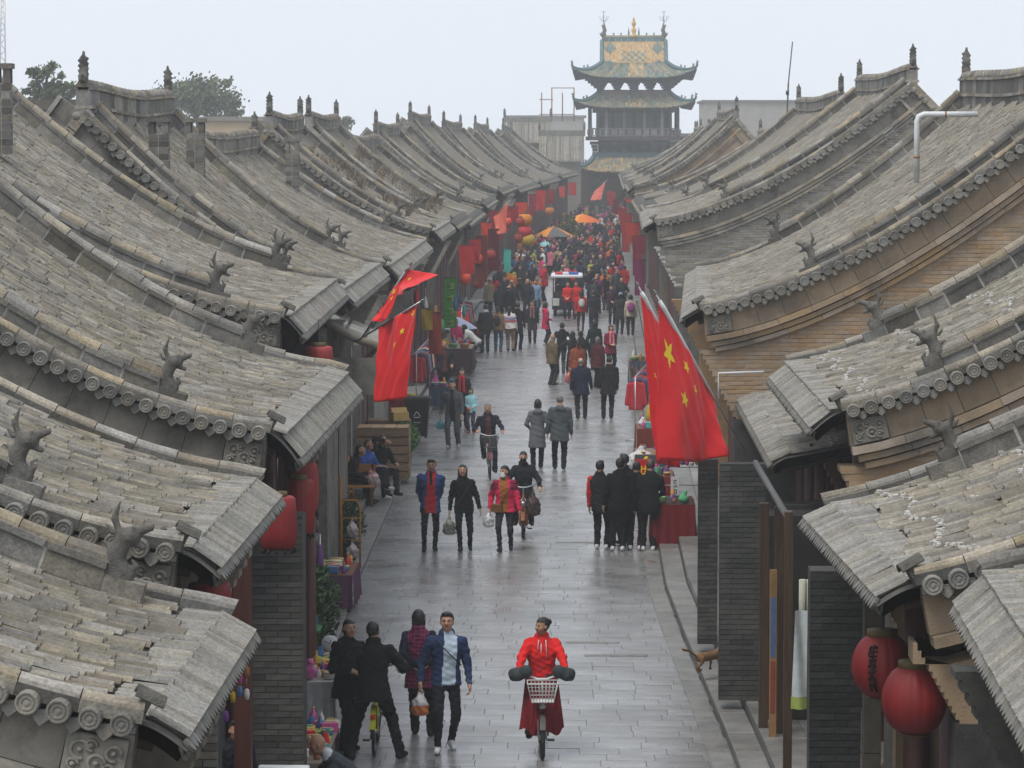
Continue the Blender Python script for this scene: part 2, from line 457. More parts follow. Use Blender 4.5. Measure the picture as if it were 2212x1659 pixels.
class SDF:
    def __init__(s):
        s.p = []
    def cap(s, a, b, ra, rb=None, m=0, k=0.02, pri=0.0):
        a, b = np.array(a, float), np.array(b, float)
        rb = ra if rb is None else rb
        ab = b - a; l2 = max(1e-9, ab @ ab); mr = max(ra, rb)
        def f(P):
            h = np.clip(((P - a) @ ab) / l2, 0, 1)
            return np.linalg.norm(P - a - h[..., None] * ab, axis=-1) - (ra + (rb - ra) * h)
        s.p.append((f, np.minimum(a, b) - mr, np.maximum(a, b) + mr, m, k, pri)); return s
    def ell(s, c, r, m=0, k=0.02, Rm=None, pri=0.0, cut=None):
        c, r = np.array(c, float), np.array(r, float)
        RT = None if Rm is None else np.array(Rm)
        def f(P):
            q = P - c
            if RT is not None:
                q = q @ RT
            k0 = np.linalg.norm(q / r, axis=-1); k1 = np.linalg.norm(q / (r * r), axis=-1)
            d = k0 * (k0 - 1) / np.maximum(k1, 1e-9)
            if cut is not None:
                d = np.maximum(d, cut(P))
            return d
        mr = r if RT is None else np.full(3, r.max())
        s.p.append((f, c - mr, c + mr, m, k, pri)); return s
    def prof(s, zs, rx, ry, cy, Fm, Fo, m=0, k=0.02, pri=0.0, pw=2.0):
        """stack of (super)ellipses along the z of the frame Fm (3x3, columns are axes) at Fo"""
        Fm = np.array(Fm); Fo = np.array(Fo, float)
        zs = np.array(zs, float)
        def f(P):
            q = (P - Fo) @ Fm
            z = q[..., 2]
            a, b, c = np.interp(z, zs, rx), np.interp(z, zs, ry), np.interp(z, zs, cy)
            e = (np.abs(q[..., 0] / a) ** pw + np.abs((q[..., 1] - c) / b) ** pw) ** (1 / pw)
            d = (e - 1) * np.minimum(a, b)
            return np.maximum(d, np.maximum(zs[0] - z, z - zs[-1]))
        w = max(max(rx), max(ry)) + max(abs(x) for x in cy)
        ends = [Fo + Fm @ np.array([0, 0, zz]) for zz in (zs[0], zs[-1])]
        s.p.append((f, np.min(ends, 0) - w, np.max(ends, 0) + w, m, k, pri)); return s
    def mesh(s, h, lo=None, hi=None):
        los = np.min([p[1] for p in s.p], 0) if lo is None else np.array(lo)
        his = np.max([p[2] for p in s.p], 0) if hi is None else np.array(hi)
        los = los - 2 * h; n = np.ceil((his + 2 * h - los) / h).astype(int) + 1
        ax = [los[i] + h * np.arange(n[i]) for i in range(3)]
        F = np.full(tuple(n), 1.0)
        for (f, a, b, m, k, pri) in s.p:
            i0 = np.clip(np.floor((a - k - 2 * h - los) / h).astype(int), 0, n)
            i1 = np.clip(np.ceil((b + k + 2 * h - los) / h).astype(int) + 1, 0, n)
            if (i1 <= i0).any():
                continue
            G = np.stack(np.meshgrid(ax[0][i0[0]:i1[0]], ax[1][i0[1]:i1[1]], ax[2][i0[2]:i1[2]], indexing='ij'), -1)
            d = f(G)
            sl = (slice(i0[0], i1[0]), slice(i0[1], i1[1]), slice(i0[2], i1[2]))
            o = F[sl]
            if k > 0:
                hh = np.maximum(k - np.abs(o - d), 0) / k
                F[sl] = np.minimum(o, d) - hh * hh * k * 0.25
            else:
                F[sl] = np.minimum(o, d)
        V, Q = surfnet(F, los, h)
        if len(V) == 0:
            return V, Q, np.zeros(0, int)
        best = np.full(len(V), 1e9); bm = np.zeros(len(V), int)
        for (f, a, b, m, k, pri) in s.p:
            near = ((V > a - 3 * h) & (V < b + 3 * h)).all(1)
            if near.any():
                d = f(V[near]) - pri
                w = np.where(near)[0]; u = d < best[w]
                best[w[u]] = d[u]; bm[w[u]] = m
        return V, Q, bm[Q[:, 0]] if len(Q) else np.zeros(0, int)
# ------------------------------------------------------------------ the ground, the street and its pavements
YS = [20, 40, 50, 55, 70, 95, 150, 200, 231, 289, 420]
XL_ = [-3.3, -3.62, -3.75, -3.9, -4.05, -4.3, -4.3, -3.9, -3.0, -.8, 5.0]
XR_ = [2.3, 1.88, 1.55, 1.42, 1.45, 1.75, 2.15, 2.2, 2.7, 3.6, 9.0]
def XL(y): return float(np.interp(y, YS, XL_))
def XR(y): return float(np.interp(y, YS, XR_))

g = MB(); g.box(-320, 320, -35, 590, -0.5, -0.12)
struct(g.build('ground', M_GROUND))
g = MB()                                               # bed of the paving: the joints, and the far street where stones are too small to see
yy = [15, 40, 60, 80, 100, 150, 200, 300, 420]
g.grid([[(XL(y) - 0.25, y, -0.02), (XR(y) + 0.25, y, -0.02)] for y in yy], smooth=False)
street = struct(g.build('street', M_JOINT))

SLX, SLY = 0.6, 0.40
slab_mb = MB(); slab_mb.bev(-SLX / 2 + .0018, SLX / 2 - .0018, -SLY / 2 + .0018, SLY / 2 - .0018, -0.03, 0.0, 0.002)
slab_me = slab_mb.mesh('paving_slab', M_SLAB)
V0 = np.array(slab_mb.v); F0 = np.array(slab_mb.f[1:])
slabs = []
rs = random.Random(3)
row = 0; y = 37.6
while y < 150:
    x = -5.6 + rs.uniform(0, .5)
    while x < 3.2:
        l = rs.choice((.5, .56, .6, .6, .68, .78)); c = x + l / 2
        if XL(y) - 0.45 < c < XR(y) + .05:
            slabs.append((c, y, l / SLX))
        x += l
    row += 1; y += SLY
slabs.sort(key=lambda p: p[1])
for (x, y, l) in slabs[:300]:
    M = Matrix.Translation((x, y, rs.uniform(-.002, .002))) @ Matrix.Rotation(rs.uniform(-.004, .004), 4, 'X') @ Matrix.Rotation(rs.uniform(-.003, .003), 4, 'Y') @ Matrix.Diagonal((l, 1, 1, 1))
    put('paving_slab', slab_me, street, mtx=M)
rest = np.array(slabs[300:])
n = len(rest)
tx, ty = RNG.uniform(-.003, .003, n), RNG.uniform(-.004, .004, n)
P = np.zeros((n, len(V0), 3))
P[:, :, 0] = rest[:, 0, None] + V0[:, 0] * rest[:, 2, None]; P[:, :, 1] = rest[:, 1, None] + V0[:, 1]
P[:, :, 2] = V0[:, 2] + RNG.uniform(-.002, .002, n)[:, None] + tx[:, None] * V0[:, 0] + ty[:, None] * V0[:, 1]
FF = (F0[None] + (np.arange(n) * len(V0))[:, None, None]).reshape(-1, 4)
stuff(put('paving_field', np_mesh('paving_field', P.reshape(-1, 3), FF, M_SLAB), street))
g = MB()                                               # beyond: the paving as one wet sheet
g.grid([[(XL(y) - 0.2, y, -0.004), (XR(y) + 0.2, y, -0.004)] for y in (149.6, 170, 200, 250, 300, 420)], smooth=False)
g.build('far_paving', M_SLAB, street)
# long dark drain stones set across the street
for (u0, u1, v) in ((1222, 1338, 1388), (1262, 1400, 1416), (1200, 1300, 1172)):
    a, b = gnd(u0, v), gnd(u1, v)
    g = MB(); g.bev(a.x, b.x, a.y - .06, a.y + .06, -.03, .012, .006)
    g.build('drain_stone', M_KERB, street)

# pavements: right side has a flush border of long stones, then a step up; left side one low step
def pavement(name, xa, xb, z, ys, seed, parts=60):
    rr = random.Random(seed)
    bed = MB()
    Y = np.arange(ys[0], ys[1] + .1, 5.0)
    bed.grid([[(xa(y), y, -.03), (xa(y), y, z - .02), (xb(y), y, z - .02), (xb(y), y, -.03)] for y in Y], smooth=False)
    root = struct(bed.build(name, M_JOINT))
    y = ys[0]; k = 0; far = MB()
    while y < ys[1]:
        l = rr.uniform(.8, 1.5)
        x0, x1 = xa(y + l / 2), xb(y + l / 2)
        w = abs(x1 - x0); nx = max(1, int(round(w / .55)))
        for i in range(nx):
            a, b = x0 + (x1 - x0) * i / nx, x0 + (x1 - x0) * (i + 1) / nx
            if a > b: a, b = b, a
            tgt = MB() if k < parts else far
            dz = rr.uniform(-.006, .006)
            n0 = len(tgt.v)
            tgt.bev(a + .006, b - .006, y + .006, y + l - .006, -.04, z + dz, .008)
            for vi in range(n0, len(tgt.v)):
                px, py, pz = tgt.v[vi]; tgt.v[vi] = (px + xa(py) - xa(y + l / 2), py, pz)
            if k < parts:
                tgt.build('kerb_stone', M_KERB, root)
            k += 1
        y += l
    if far.v:
        stuff(far.build('stone_field', M_KERB, root))
    return root
pavement('kerb_border_right', lambda y: XR(y) - .30, lambda y: XR(y) - .01, 0.014, (30, 130), 1, 40)
pavement('pavement_right', lambda y: XR(y), lambda y: XR(y) + .36, .14, (20, 150), 2, 40)
pavement('platform_right', lambda y: XR(y) + .365, lambda y: XR(y) + 2.6, .27, (12, 150), 3, 80)
pavement('pavement_left', lambda y: XL(y), lambda y: XL(y) - .48, .10, (30, 150), 4, 40)
pavement('platform_left', lambda y: XL(y) - .485, lambda y: XL(y) - 2.6, .24, (12, 150), 5, 80)
for nm, f0, f1 in (('far_platform_right', lambda y: XR(y), lambda y: XR(y) + 3), ('far_platform_left', lambda y: XL(y), lambda y: XL(y) - 3)):
    g = MB(); g.grid([[(f0(y), y, -.02), (f0(y), y, .2), (f1(y), y, .2)] for y in (150, 200, 250, 300, 400)], smooth=False)
    struct(g.build(nm, M_KERB))

# ------------------------------------------------------------------ ridge beasts and finials (modelled once)
def beast_mesh():
    s = SDF()
    # +x is the way it looks (down the slope); a scrolled chest, arched neck, gaping head, tall horn behind
    s.ell((-.02, 0, .10), (.19, .115, .14), k=.03)
    s.cap((.02, 0, .05), (-.06, 0, .26), .125, .11, k=.04)
    s.cap((-.06, 0, .26), (.02, 0, .44), .11, .09, k=.04)
    s.ell((.07, 0, .50), (.13, .1, .09), k=.03)
    s.cap((.10, 0, .53), (.29, 0, .61), .065, .034, k=.02)        # upper jaw, lifted
    s.cap((.10, 0, .45), (.23, 0, .40), .048, .032, k=.02)        # lower jaw
    s.cap((.29, 0, .60), (.31, 0, .65), .024, .012, k=.01)        # nose curl
    s.cap((.20, 0, .60), (.21, 0, .655), .02, .01, k=.01)
    s.cap((.12, .05, .56), (.12, .06, .60), .022, .014, k=.01); s.cap((.12, -.05, .56), (.12, -.06, .60), .022, .014, k=.01)
    s.cap((-.02, 0, .52), (-.09, 0, .66), .038, .034, k=.02)      # horn
    s.cap((-.09, 0, .66), (-.05, 0, .84), .034, .012, k=.02)
    s.cap((-.10, 0, .52), (-.17, 0, .60), .03, .012, k=.02)       # mane
    s.cap((-.12, 0, .38), (-.20, 0, .42), .03, .012, k=.02)
    s.cap((.10, 0, .10), (.17, 0, .20), .05, .03, k=.03)          # chest curl
    s.cap((.17, 0, .20), (.13, 0, .26), .03, .018, k=.02)
    s.ell((-.06, .07, .15), (.07, .03, .07), k=.02); s.ell((-.06, -.07, .15), (.07, .03, .07), k=.02)
    V, Q, m = s.mesh(.017)
    return np_mesh('ridge_beast', V, Q, M_BEAST, smooth=True)
BEAST = beast_mesh()
def finial_mesh():
    s = SDF()
    # a fish-tailed dragon biting the ridge end, edge-on it is a knobbly post; +y points out over the gable
    s.cap((0, 0, -.05), (0, 0, .2), .11, .11, k=.02)
    s.ell((0, .03, .22), (.13, .19, .15), k=.03)
    s.cap((0, .02, .3), (0, -.07, .5), .12, .11, k=.03)
    s.cap((0, -.07, .5), (0, -.01, .66), .11, .10, k=.03)
    s.ell((0, .0, .72), (.10, .12, .10), k=.02)
    s.cap((0, .04, .74), (0, .12, .82), .06, .03, k=.02)
    s.cap((0, -.02, .74), (0, -.05, .90), .06, .035, k=.02)
    for z in (.28, .42, .55, .68):
        s.ell((.10, .02, z), (.045, .06, .04), k=.02); s.ell((-.10, -.02, z + .05), (.045, .06, .04), k=.02)
    s.cap((0, .16, .25), (0, .24, .32), .05, .03, k=.02)
    V, Q, m = s.mesh(.022)
    return np_mesh('ridge_finial', V, Q, M_BEAST, smooth=True)
FINIAL = finial_mesh()
def disc_mesh():
    b = MB()
    M = Matrix.Rotation(math.pi / 2, 4, 'X')
    b.lathe([(0, .006), (.014, .006), (.02, 0), (.03, 0), (.034, .006), (.045, .006), (.049, 0), (.056, 0), (.06, .01), (.07, .01), (.076, 0), (.076, -.26)][::-1], 16, 0, M, smooth=False)
    return b.mesh('verge_tile_end', M_DISC)
DISC = disc_mesh()
def drip_mesh():
    b = MB()
    pts = [(-.078, .05), (-.082, .0), (-.06, -.04), (-.028, -.07), (0, -.095), (.028, -.07), (.06, -.04), (.082, 0), (.078, .05)]
    M = Matrix.Rotation(R(-24), 4, 'X')
    b.prism(pts, -.014, .014, 0, M)
    b.box(-.07, .07, .0, .24, .03, .05)
    return b.mesh('drip_tile', M_DRIP)
DRIP = drip_mesh()
def carved_mesh():
    b = MB()
    b.bev(-.2, .2, -.05, .1, -.14, .14, .012)
    for k, (cx, cz, r) in enumerate(((-.1, .03, .06), (.02, -.04, .055), (.12, .04, .05), (-.03, .07, .035), (.1, -.07, .035), (-.13, -.07, .035))):
        b.tube([(cx + r * math.cos(t), -.055, cz + r * math.sin(t)) for t in np.linspace(0, 5.2, 12)], .014, 6, 0)
        b.lathe([(0, .03), (.018, .02), (.022, 0)], 8, 0, Matrix.Translation((cx, -.05, cz)) @ Matrix.Rotation(math.pi / 2, 4, 'X'))
    return b.mesh('carved_panel', M_FASCIA)
CARVED = carved_mesh()
def eave_drip_mesh():
    b = MB()
    for k, (w, tilt, dz, dy) in enumerate(((.07, -34, .0, -.015), (.055, -12, -.045, .03))):
        pts = [(-w, .04), (-w, .0), (-w * .75, -.03), (-w * .35, -.052), (0, -.066), (w * .35, -.052), (w * .75, -.03), (w, 0), (w, .04)]
        b.prism(pts, -.012, .012, 0, Matrix.Translation((0, dy, dz)) @ Matrix.Rotation(R(tilt), 4, 'X'))
    return b.mesh('drip_tile', M_DRIP)
EDRIP = eave_drip_mesh()

TV = np.array([(-.155, y, z - .006) for y, z in ((-.050, 0), (-.033, .018), (0, .026), (.033, .018), (.050, 0))] +
              [(.155, y, z + .006) for y, z in ((-.055, -.004), (-.036, .021), (0, .030), (.036, .021), (.055, -.004))])
TQ = np.array([(i, i + 5, i + 6, i + 1) for i in range(4)])
TP = np.array([(5, 9, 8, 7, 6)])
def tile_unit(name, m):
    return np_mesh(name, TV, [TQ, TP], m, smooth=False)
TILE_ME = {id(M_TILE): tile_unit('roof_tile', M_TILE), id(M_TILE_W): tile_unit('roof_tile', M_TILE_W), id(M_EAVE): tile_unit('roof_tile', M_EAVE)}
def tiles_joined(name, O, EX, EZ, S, m, parent, org):
    n = len(O)
    EY = np.zeros_like(EX); EY[:, 1] = 1
    V = O[:, None] + S[:, None, None] * TV[None, :, 0, None] * EX[:, None] + TV[None, :, 1, None] * EY[:, None] + TV[None, :, 2, None] * EZ[:, None] - np.array(org)
    k = (np.arange(n) * 10)[:, None, None]
    me = np_mesh(name, V.reshape(-1, 3), [(TQ[None] + k).reshape(-1, 4), (TP[None] + k).reshape(-1, 5)], m)
    return stuff(put(name, me, parent))

class House:
    """one shop-house: a curved tiled roof falling to the street, gable facing the camera, open timber front"""
    def __init__(s, name, label, side, y0, y1, xe0, xe1, ze, xr, zr, lod=1, tile=M_TILE, gable='grey', a=.15, p=1.75, parts=0,
                 ridges=(True, True), finial=1.0, main=True, gablewin=(), mortar=False, sstart=1.35, beast=1.0, front='doors', colour=None,
                 back=0.8, dp=.78, sh=.095, z0=.62, dr=.25, e0=.3, carve=True, ncorb=3, dragons=(True, True), verge=True, vergepart=True, group='shop-houses along the street'):
        s.side, s.y0, s.y1, s.xe0, s.xe1, s.ze, s.xr, s.zr, s.a, s.pp = side, y0, y1, xe0, xe1, ze, xr, zr + dr, a, p
        s.dr, s.e0, s.carve, s.ncorb = dr, e0, carve, ncorb
        s.org = Vector(((xe0 + xe1) / 2, y0, 0)); s.rng = random.Random(hash(label) % 1000 if False else sum(map(ord, label)))
        s.root = thing(name, label, 'house', s.org, 0, group)
        s.lod, s.tile, s.gable = lod, tile, gable
        s.dp, s.sh, s.z0 = dp, sh, z0
        s.table(y0)
        s.roof(parts, mortar)
        if verge:
            s.verge(vergepart)
        s.gable_wall(gablewin, back)
        for f, yr, dr in ((ridges[0], y0 + .62, dragons[0]), (ridges[1], y1 - .55, dragons[1])):
            if f:
                s.slope_ridge(yr, sstart, beast, dr)
        if main:
            s.main_ridge(finial)
        s.front(front, colour)
    # --- geometry of the roof curve
    def xe(s, y):
        return s.xe0 + (s.xe1 - s.xe0) * (y - s.y0) / (s.y1 - s.y0)
    def P(s, t):
        D = abs(s.xr - s.xe0); w = np.asarray(t, float) * D
        k = np.clip((w - s.e0) / (D - s.e0), 0, 1.05); f = np.clip(w / s.e0, -1, 1)
        lip = s.ze + s.dr * np.where(f < 0, 1.5 * f, 1 - (1 - f) ** 1.5)
        return np.where(w < s.e0, lip, s.ze + s.dr + (s.zr - s.ze - s.dr) * (s.a * k + (1 - s.a) * k ** s.pp))
    def table(s, y):
        t = np.linspace(0, 1, 400)
        D = abs(s.xr - s.xe(y)); z = s.P(t)
        ds = np.hypot(np.diff(t) * D, np.diff(z)); s.S = np.concatenate([[0], np.cumsum(ds)]); s.T = t; s.L = s.S[-1]; s.q0 = float(np.interp(s.e0 / D, s.T, s.S))
    def t_of(s, q):
        return np.interp(q, s.S, s.T) + np.minimum(q, 0) / max(1e-6, abs(s.xr - s.xe0))
    def fr(s, q, y):
        """point, up-slope tangent and normal at arc length q from the eave"""
        q = np.asarray(q, float); y = np.asarray(y, float) + 0 * q
        t = s.t_of(q); e = .003
        xe = s.xe0 + (s.xe1 - s.xe0) * (y - s.y0) / (s.y1 - s.y0)
        x = xe + (s.xr - xe) * t; z = s.P(t)
        dx = (s.xr - xe) * 2 * e; dz = s.P(t + e) - s.P(t - e)
        l = np.hypot(dx, dz); Tx, Tz = dx / l, dz / l
        O = np.stack([x, y, z], -1)
        T = np.stack([Tx, 0 * Tx, Tz], -1)
        N = np.stack([-Tz * s.side, 0 * Tx, np.abs(Tx)], -1)
        return O, T, N
    def pt(s, q, y, n):
        O, T, N = s.fr(q, y)
        return O + N * n
    def sweep(s, b, q0, q1, n0, n1, ya, yb, seg, gap=0.0, jit=0.0, mi=0, sub=3):
        """blocks laid along the slope; returns nothing, adds to b"""
        q = q0
        while q < q1 - .02:
            l = min(seg, q1 - q)
            qs = np.linspace(q + gap / 2, q + l - gap / 2, sub)
            j = s.rng.uniform(-jit, jit); jn = s.rng.uniform(-jit, jit)
            rows = []
            for qq in qs:
                rows.append([tuple(s.pt(qq, yv + j, nn + jn)) for (nn, yv) in ((n0, ya), (n1, ya), (n1, yb), (n0, yb))])
            vs = [p for r in rows for p in r]; fs = []
            for i in range(sub - 1):
                for c in range(4):
                    d = (c + 1) % 4
                    fs.append((i * 4 + c, i * 4 + d, i * 4 + 4 + d, i * 4 + 4 + c))
            fs += [(3, 2, 1, 0), tuple(4 * (sub - 1) + c for c in range(4))]
            b.add(vs, fs, mi)
            q += l
    def caprow(s, b, q0, q1, n, y, r, seg, mi=0, jit=0.0):
        q = q0
        while q < q1 - .03:
            l = min(seg, q1 - q); rows = []
            j = s.rng.uniform(-jit, jit)
            for k, qq in enumerate((q + .004, q + l * .5, q + l - .004)):
                O, T, N = s.fr(qq, y); rr = r * (1.04 - .05 * k)
                rows.append([tuple(O + N * (n + j + rr * math.sin(a)) + np.array([0, rr * math.cos(a), 0])) for a in np.linspace(-.1, math.pi + .1, 7)])
            b.grid(rows, mi, smooth=False)
            nb = len(b.v)
            b.f.append(tuple(nb - 21 + i for i in range(7))); b.m.append(mi); b.sm.append(False)
            q += l
    # --- parts
    def roof(s, parts, mortar):
        b = MB(s.org)
        qs = np.concatenate([np.linspace(-.05, s.q0 + .1, 9), np.linspace(s.q0 + .3, s.L, 22)])
        up, dn = [], []
        for q in qs:
            up.append([tuple(s.pt(q, yv, -.025)) for yv in (s.y0 + .08, s.y1 - .08)])
            dn.append([tuple(s.pt(q, yv, -.16)) for yv in (s.y0 + .3, s.y1 - .3)])
        b.grid(up, 0, True); b.grid(dn, 1, True)
        b.add([up[0][0], up[0][1], dn[0][1], dn[0][0]], [(0, 1, 2, 3)], 1)
        roof = b.build('roof', [M_DECK, M_WOODB], s.root)
        s.roof_o = roof
        # tiles: rows run down the slope, courses overlap
        ny = int((s.y1 - s.y0 - .5) / .125); pitch = (s.y1 - s.y0 - .5) / ny
        if s.lod <= 1:
            nc = int(s.L / .275)
            yy = s.y0 + .25 + pitch * (np.arange(ny) + .5)
            A, B = np.meshgrid(np.arange(ny), np.arange(nc), indexing='ij'); A, B = A.ravel(), B.ravel()
            q = .13 + B * .275 + (RNG.uniform(-.03, .03, len(A)) + .10 * np.sin(A * 12.9898)) * (B > 1)
            y = yy[A] + RNG.normal(0, .008, len(A))
            O, T, N = s.fr(q, y)
            up = np.where(B < 2, 0.0, 0.0)
            ok = inframe(O)
            O, T, N, B, A = O[ok], T[ok], N[ok], B[ok], A[ok]
            O = O + N * (RNG.normal(.004, .006, len(O)))[:, None]
            jt = np.where(B < 2, .25, 1.0)
            T = T + np.stack([0 * T[:, 0], RNG.normal(0, .018, len(T)) * jt, RNG.normal(0, .02, len(T)) * jt], -1)
            T /= np.linalg.norm(T, axis=1)[:, None]
            EX = -T; S = RNG.uniform(.9, 1.12, len(O)); S[B < 2] = 1.0
            d = proj(O)[2]; order = np.argsort(d)
            sel = np.zeros(len(O), bool); sel[order[:parts]] = True
            org = np.array(s.org)
            for i in np.where(sel)[0]:
                m = M_EAVE if B[i] < 2 else s.tile
                ex, ez = Vector(EX[i]) * S[i], Vector(N[i])
                M = Matrix.Identity(4); M.col[0][:3] = ex; M.col[1][:3] = (0, 1, 0); M.col[2][:3] = ez; M.col[3][:3] = O[i] - org
                put('roof_tile', TILE_ME[id(m)], roof, mtx=M)
            for nm, msk, m in (('tile_field', (~sel) & (B >= 2), s.tile), ('eave_course', (~sel) & (B < 2), M_EAVE)):
                if msk.any():
                    tiles_joined(nm, O[msk], EX[msk], N[msk], S[msk], m, roof, s.org)
            if mortar and len(O):
                b = MB(s.org)
                for k in range(len(O)):
                    if B[k] % 4 == 2 or s.rng.random() < .006:
                        for _ in range(3):
                            c = O[k] + T[k] * s.rng.uniform(.12, .16) + N[k] * s.rng.uniform(.01, .045); w = s.rng.uniform(.010, .026)
                            M = Matrix.Translation(Vector(c) + Vector((0, s.rng.uniform(-.09, .09), 0))) @ Matrix.Rotation(s.rng.uniform(0, 3), 4, 'Z')
                            b.bev(-w, w, -w * .7, w * .7, -.02, .007, .006, 0, M)
                if b.v:
                    stuff(b.build('lime_patches', M_MORTAR, roof))
        else:
            b = MB(s.org); nq = 9
            for i in range(ny):
                y = s.y0 + .25 + pitch * (i + .5)
                q = np.linspace(0, s.L, nq)
                O, T, N = s.fr(q, np.full(nq, y))
                b.grid([[tuple(O[k] + N[k] * h + np.array([0, w, 0])) for (w, h) in ((-.055, -.01), (-.025, .032), (.025, .032), (.055, -.01))] for k in range(nq)], 0, False)
            stuff(b.build('tile_field', s.tile, roof))
        # drip tiles along the street eave, and the rafter ends under them
        ok = s.lod <= 1
        if ok:
            dm = Matrix.Rotation(math.pi / 2 * (-1 if s.side < 0 else 1), 4, 'Z')
            nd = ny; cnt = 0; b = MB(s.org)
            dv = [Vector(v.co) for v in EDRIP.vertices]; df = [tuple(p.vertices) for p in EDRIP.polygons]
            for i in range(nd + 1):
                y = s.y0 + .25 + pitch * i
                p = s.pt(-.03, y, -.02)
                if not inframe(p)[0]:
                    continue
                # the drip's own -y looks out over the street
                M = Matrix.Translation(Vector(p)) @ Matrix.Rotation(R(90) if s.side < 0 else R(-90), 4, 'Z')
                if parts and cnt < 70:
                    put('drip_tile', EDRIP, roof, mtx=Matrix.Translation(-s.org) @ M @ Matrix.Rotation(s.rng.uniform(-.12, .12), 4, 'X')); cnt += 1
                else:
                    b.add([M @ v for v in dv], df)
            if b.v:
                stuff(b.build('drip_row', M_DRIP, roof))
        b = MB(s.org)
        y = s.y0 + .45
        while y < s.y1 - .3:
            a0, a1 = s.pt(s.q0 * .5, y, -.2), s.pt(1.5, y, -.2)
            b.tube([a0, a1], .045, 6, 0)
            y += .3
        b.build('rafter_row', M_WOODB, s.root)
    def verge(s, asparts):
        side = s.side
        b = MB(s.org)
        s.caprow(b, s.q0 - .1, s.L, .055, s.y1 - .1, .068, .42, 0, .012)
        s.sweep(b, s.q0 - .1, s.L, -.02, .065, s.y1 - .22, s.y1 - .03, .42, .004, .0, 1)
        b.build('far_verge', [M_COPE, M_RIDGE], s.root)
        b = MB(s.org)
        s.caprow(b, s.q0 - .02, s.L, .075, s.y0 + .1, .062, .42, 0, .006)
        s.sweep(b, s.q0 - .02, s.L, -.01, .08, s.y0 + .03, s.y0 + .2, .42, .004, .0, 1)
        v = b.build('verge', [M_COPE, M_RIDGE], s.root)
        step = .205; q = s.q0 + .1; far = MB(s.org)
        DV = [Vector(x.co) for x in DISC.vertices]; DF = [tuple(p.vertices) for p in DISC.polygons]
        PV = [Vector(x.co) for x in DRIP.vertices]; PF = [tuple(p.vertices) for p in DRIP.polygons]
        while q < s.L - .1:
            for (me, dq, n, yo, vs, fs, mi) in ((DISC, 0, -.02, -.05, DV, DF, 0), (DRIP, step / 2, -.085, .015, PV, PF, 1)):
                p = s.pt(q + dq, s.y0 + yo, n)
                if not inframe(p)[0]:
                    continue
                O, T, N = s.fr(q + dq, s.y0)
                ang = -math.atan2(T[2], abs(T[0])) * (1 if side > 0 else -1) * .5
                M = Matrix.Translation(Vector(p)) @ Matrix.Rotation(ang + s.rng.uniform(-.04, .04), 4, 'Y') @ Matrix.Scale(s.rng.uniform(.98, 1.08) if me is DISC else s.rng.uniform(.72, .82), 4)
                if asparts and s.lod <= 1:
                    put('verge_tile_end' if me is DISC else 'verge_drip', me, v, mtx=Matrix.Translation(-s.org) @ M)
                else:
                    far.add([M @ x for x in vs], fs, mi)
            q += step
        if far.v:
            stuff(far.build('verge_tile_row', [M_DISC, M_DRIP], v))
        # the eave corner closes with a tile stood on edge
        b = MB(s.org)
        O, T, N = s.fr(s.q0 - .02, s.y0 + .12)
        Mx = Matrix.Translation(Vector(O + N * .13)) @ Matrix.Rotation(R(-28 * side), 4, 'Y') @ Matrix.Rotation(R(12), 4, 'Z')
        for k in range(5):
            an = -1.1 + .55 * k
            b.box(-.10, .10, -.022, .022, -.012, .012, 0, Mx @ Matrix.Rotation(an, 4, 'X') @ Matrix.Translation((0, 0, .062)) @ Matrix.Rotation(0, 4, 'Z'))
        b.box(-.05, .02, -.05, .05, -.13, .03, 0, Mx)
        b.build('corner_tile', M_BEAST, v)
        # brick gable board and corbel courses below
        fm, bm = (M_FASCIA_O, M_BAND_O) if s.gable in ('ochre', 'plaster') else (M_FASCIA, M_BAND)
        b = MB(s.org); s.sweep(b, s.q0 + .02, s.L, -.43, -.11, s.y0 + .12, s.y0 + .3, .42, .008, .003)
        b.build('gable_board', fm, s.root)
        w = MB(s.org); s.sweep(w, s.q0 + .03, s.L, -.42, -.05, s.y0 + .16, s.y0 + .28, .8, 0)
        w.build('board_bed', M_MORTAR, s.root)
        for k, (n0, n1, yo) in enumerate(((-.53, -.44, .03), (-.625, -.55, .08), (-.715, -.645, .11))[:s.ncorb]):
            b = MB(s.org); s.sweep(b, s.q0 + .03 + .05 * k, s.L, n0, n1, s.y0 + yo, s.y0 + .3, .55, .006, .003)
            b.build('corbel_course', bm, s.root)
        O, T, N = s.fr(.30, s.y0)
        O, T, N = s.fr(s.q0 + .25, s.y0)
        if s.lod <= 1 and s.carve:
            p = s.pt(s.q0 + .24, s.y0 + .09, -.27)
            put('carved_panel', CARVED, s.root, mtx=Matrix.Translation(Vector(p) - s.org) @ Matrix.Rotation(-math.atan2(T[2], abs(T[0])) * side, 4, 'Y'))
    def gable_wall(s, win, back):
        wm = {'grey': M_BRICK, 'ochre': M_BRICK_O, 'plaster': M_PLASTER, 'dark': M_BRICK_D, 'mortar': M_BRICK}[s.gable]
        sd, xe = s.side, s.xe0
        D = abs(s.xr - xe); Db = D * back
        poly = []
        zf = s.ze + s.dr - s.z0
        xs0 = s.e0 - .02
        nst = 12; dp = s.dp + s.e0 - .2
        # stepped brackets below the eave
        prof_pts = []
        for q in np.linspace(s.q0 + .12, s.L, 22):
            O = s.pt(q, s.y0, -.70); prof_pts.append((O[0], O[2]))
        poly = [(xe + sd * xs0, zf - .02)] if False else []
        poly.append((xe + sd * xs0, prof_pts[0][1]))
        poly += prof_pts
        topz = prof_pts[-1][1]
        for t in np.linspace(1, 0, 12)[1:]:
            poly.append((s.xr + sd * Db * (1 - t), topz - (s.zr - s.ze) * (1 - (s.a * t + (1 - s.a) * t ** s.pp))))
        poly.append((s.xr + sd * Db, 0.0))
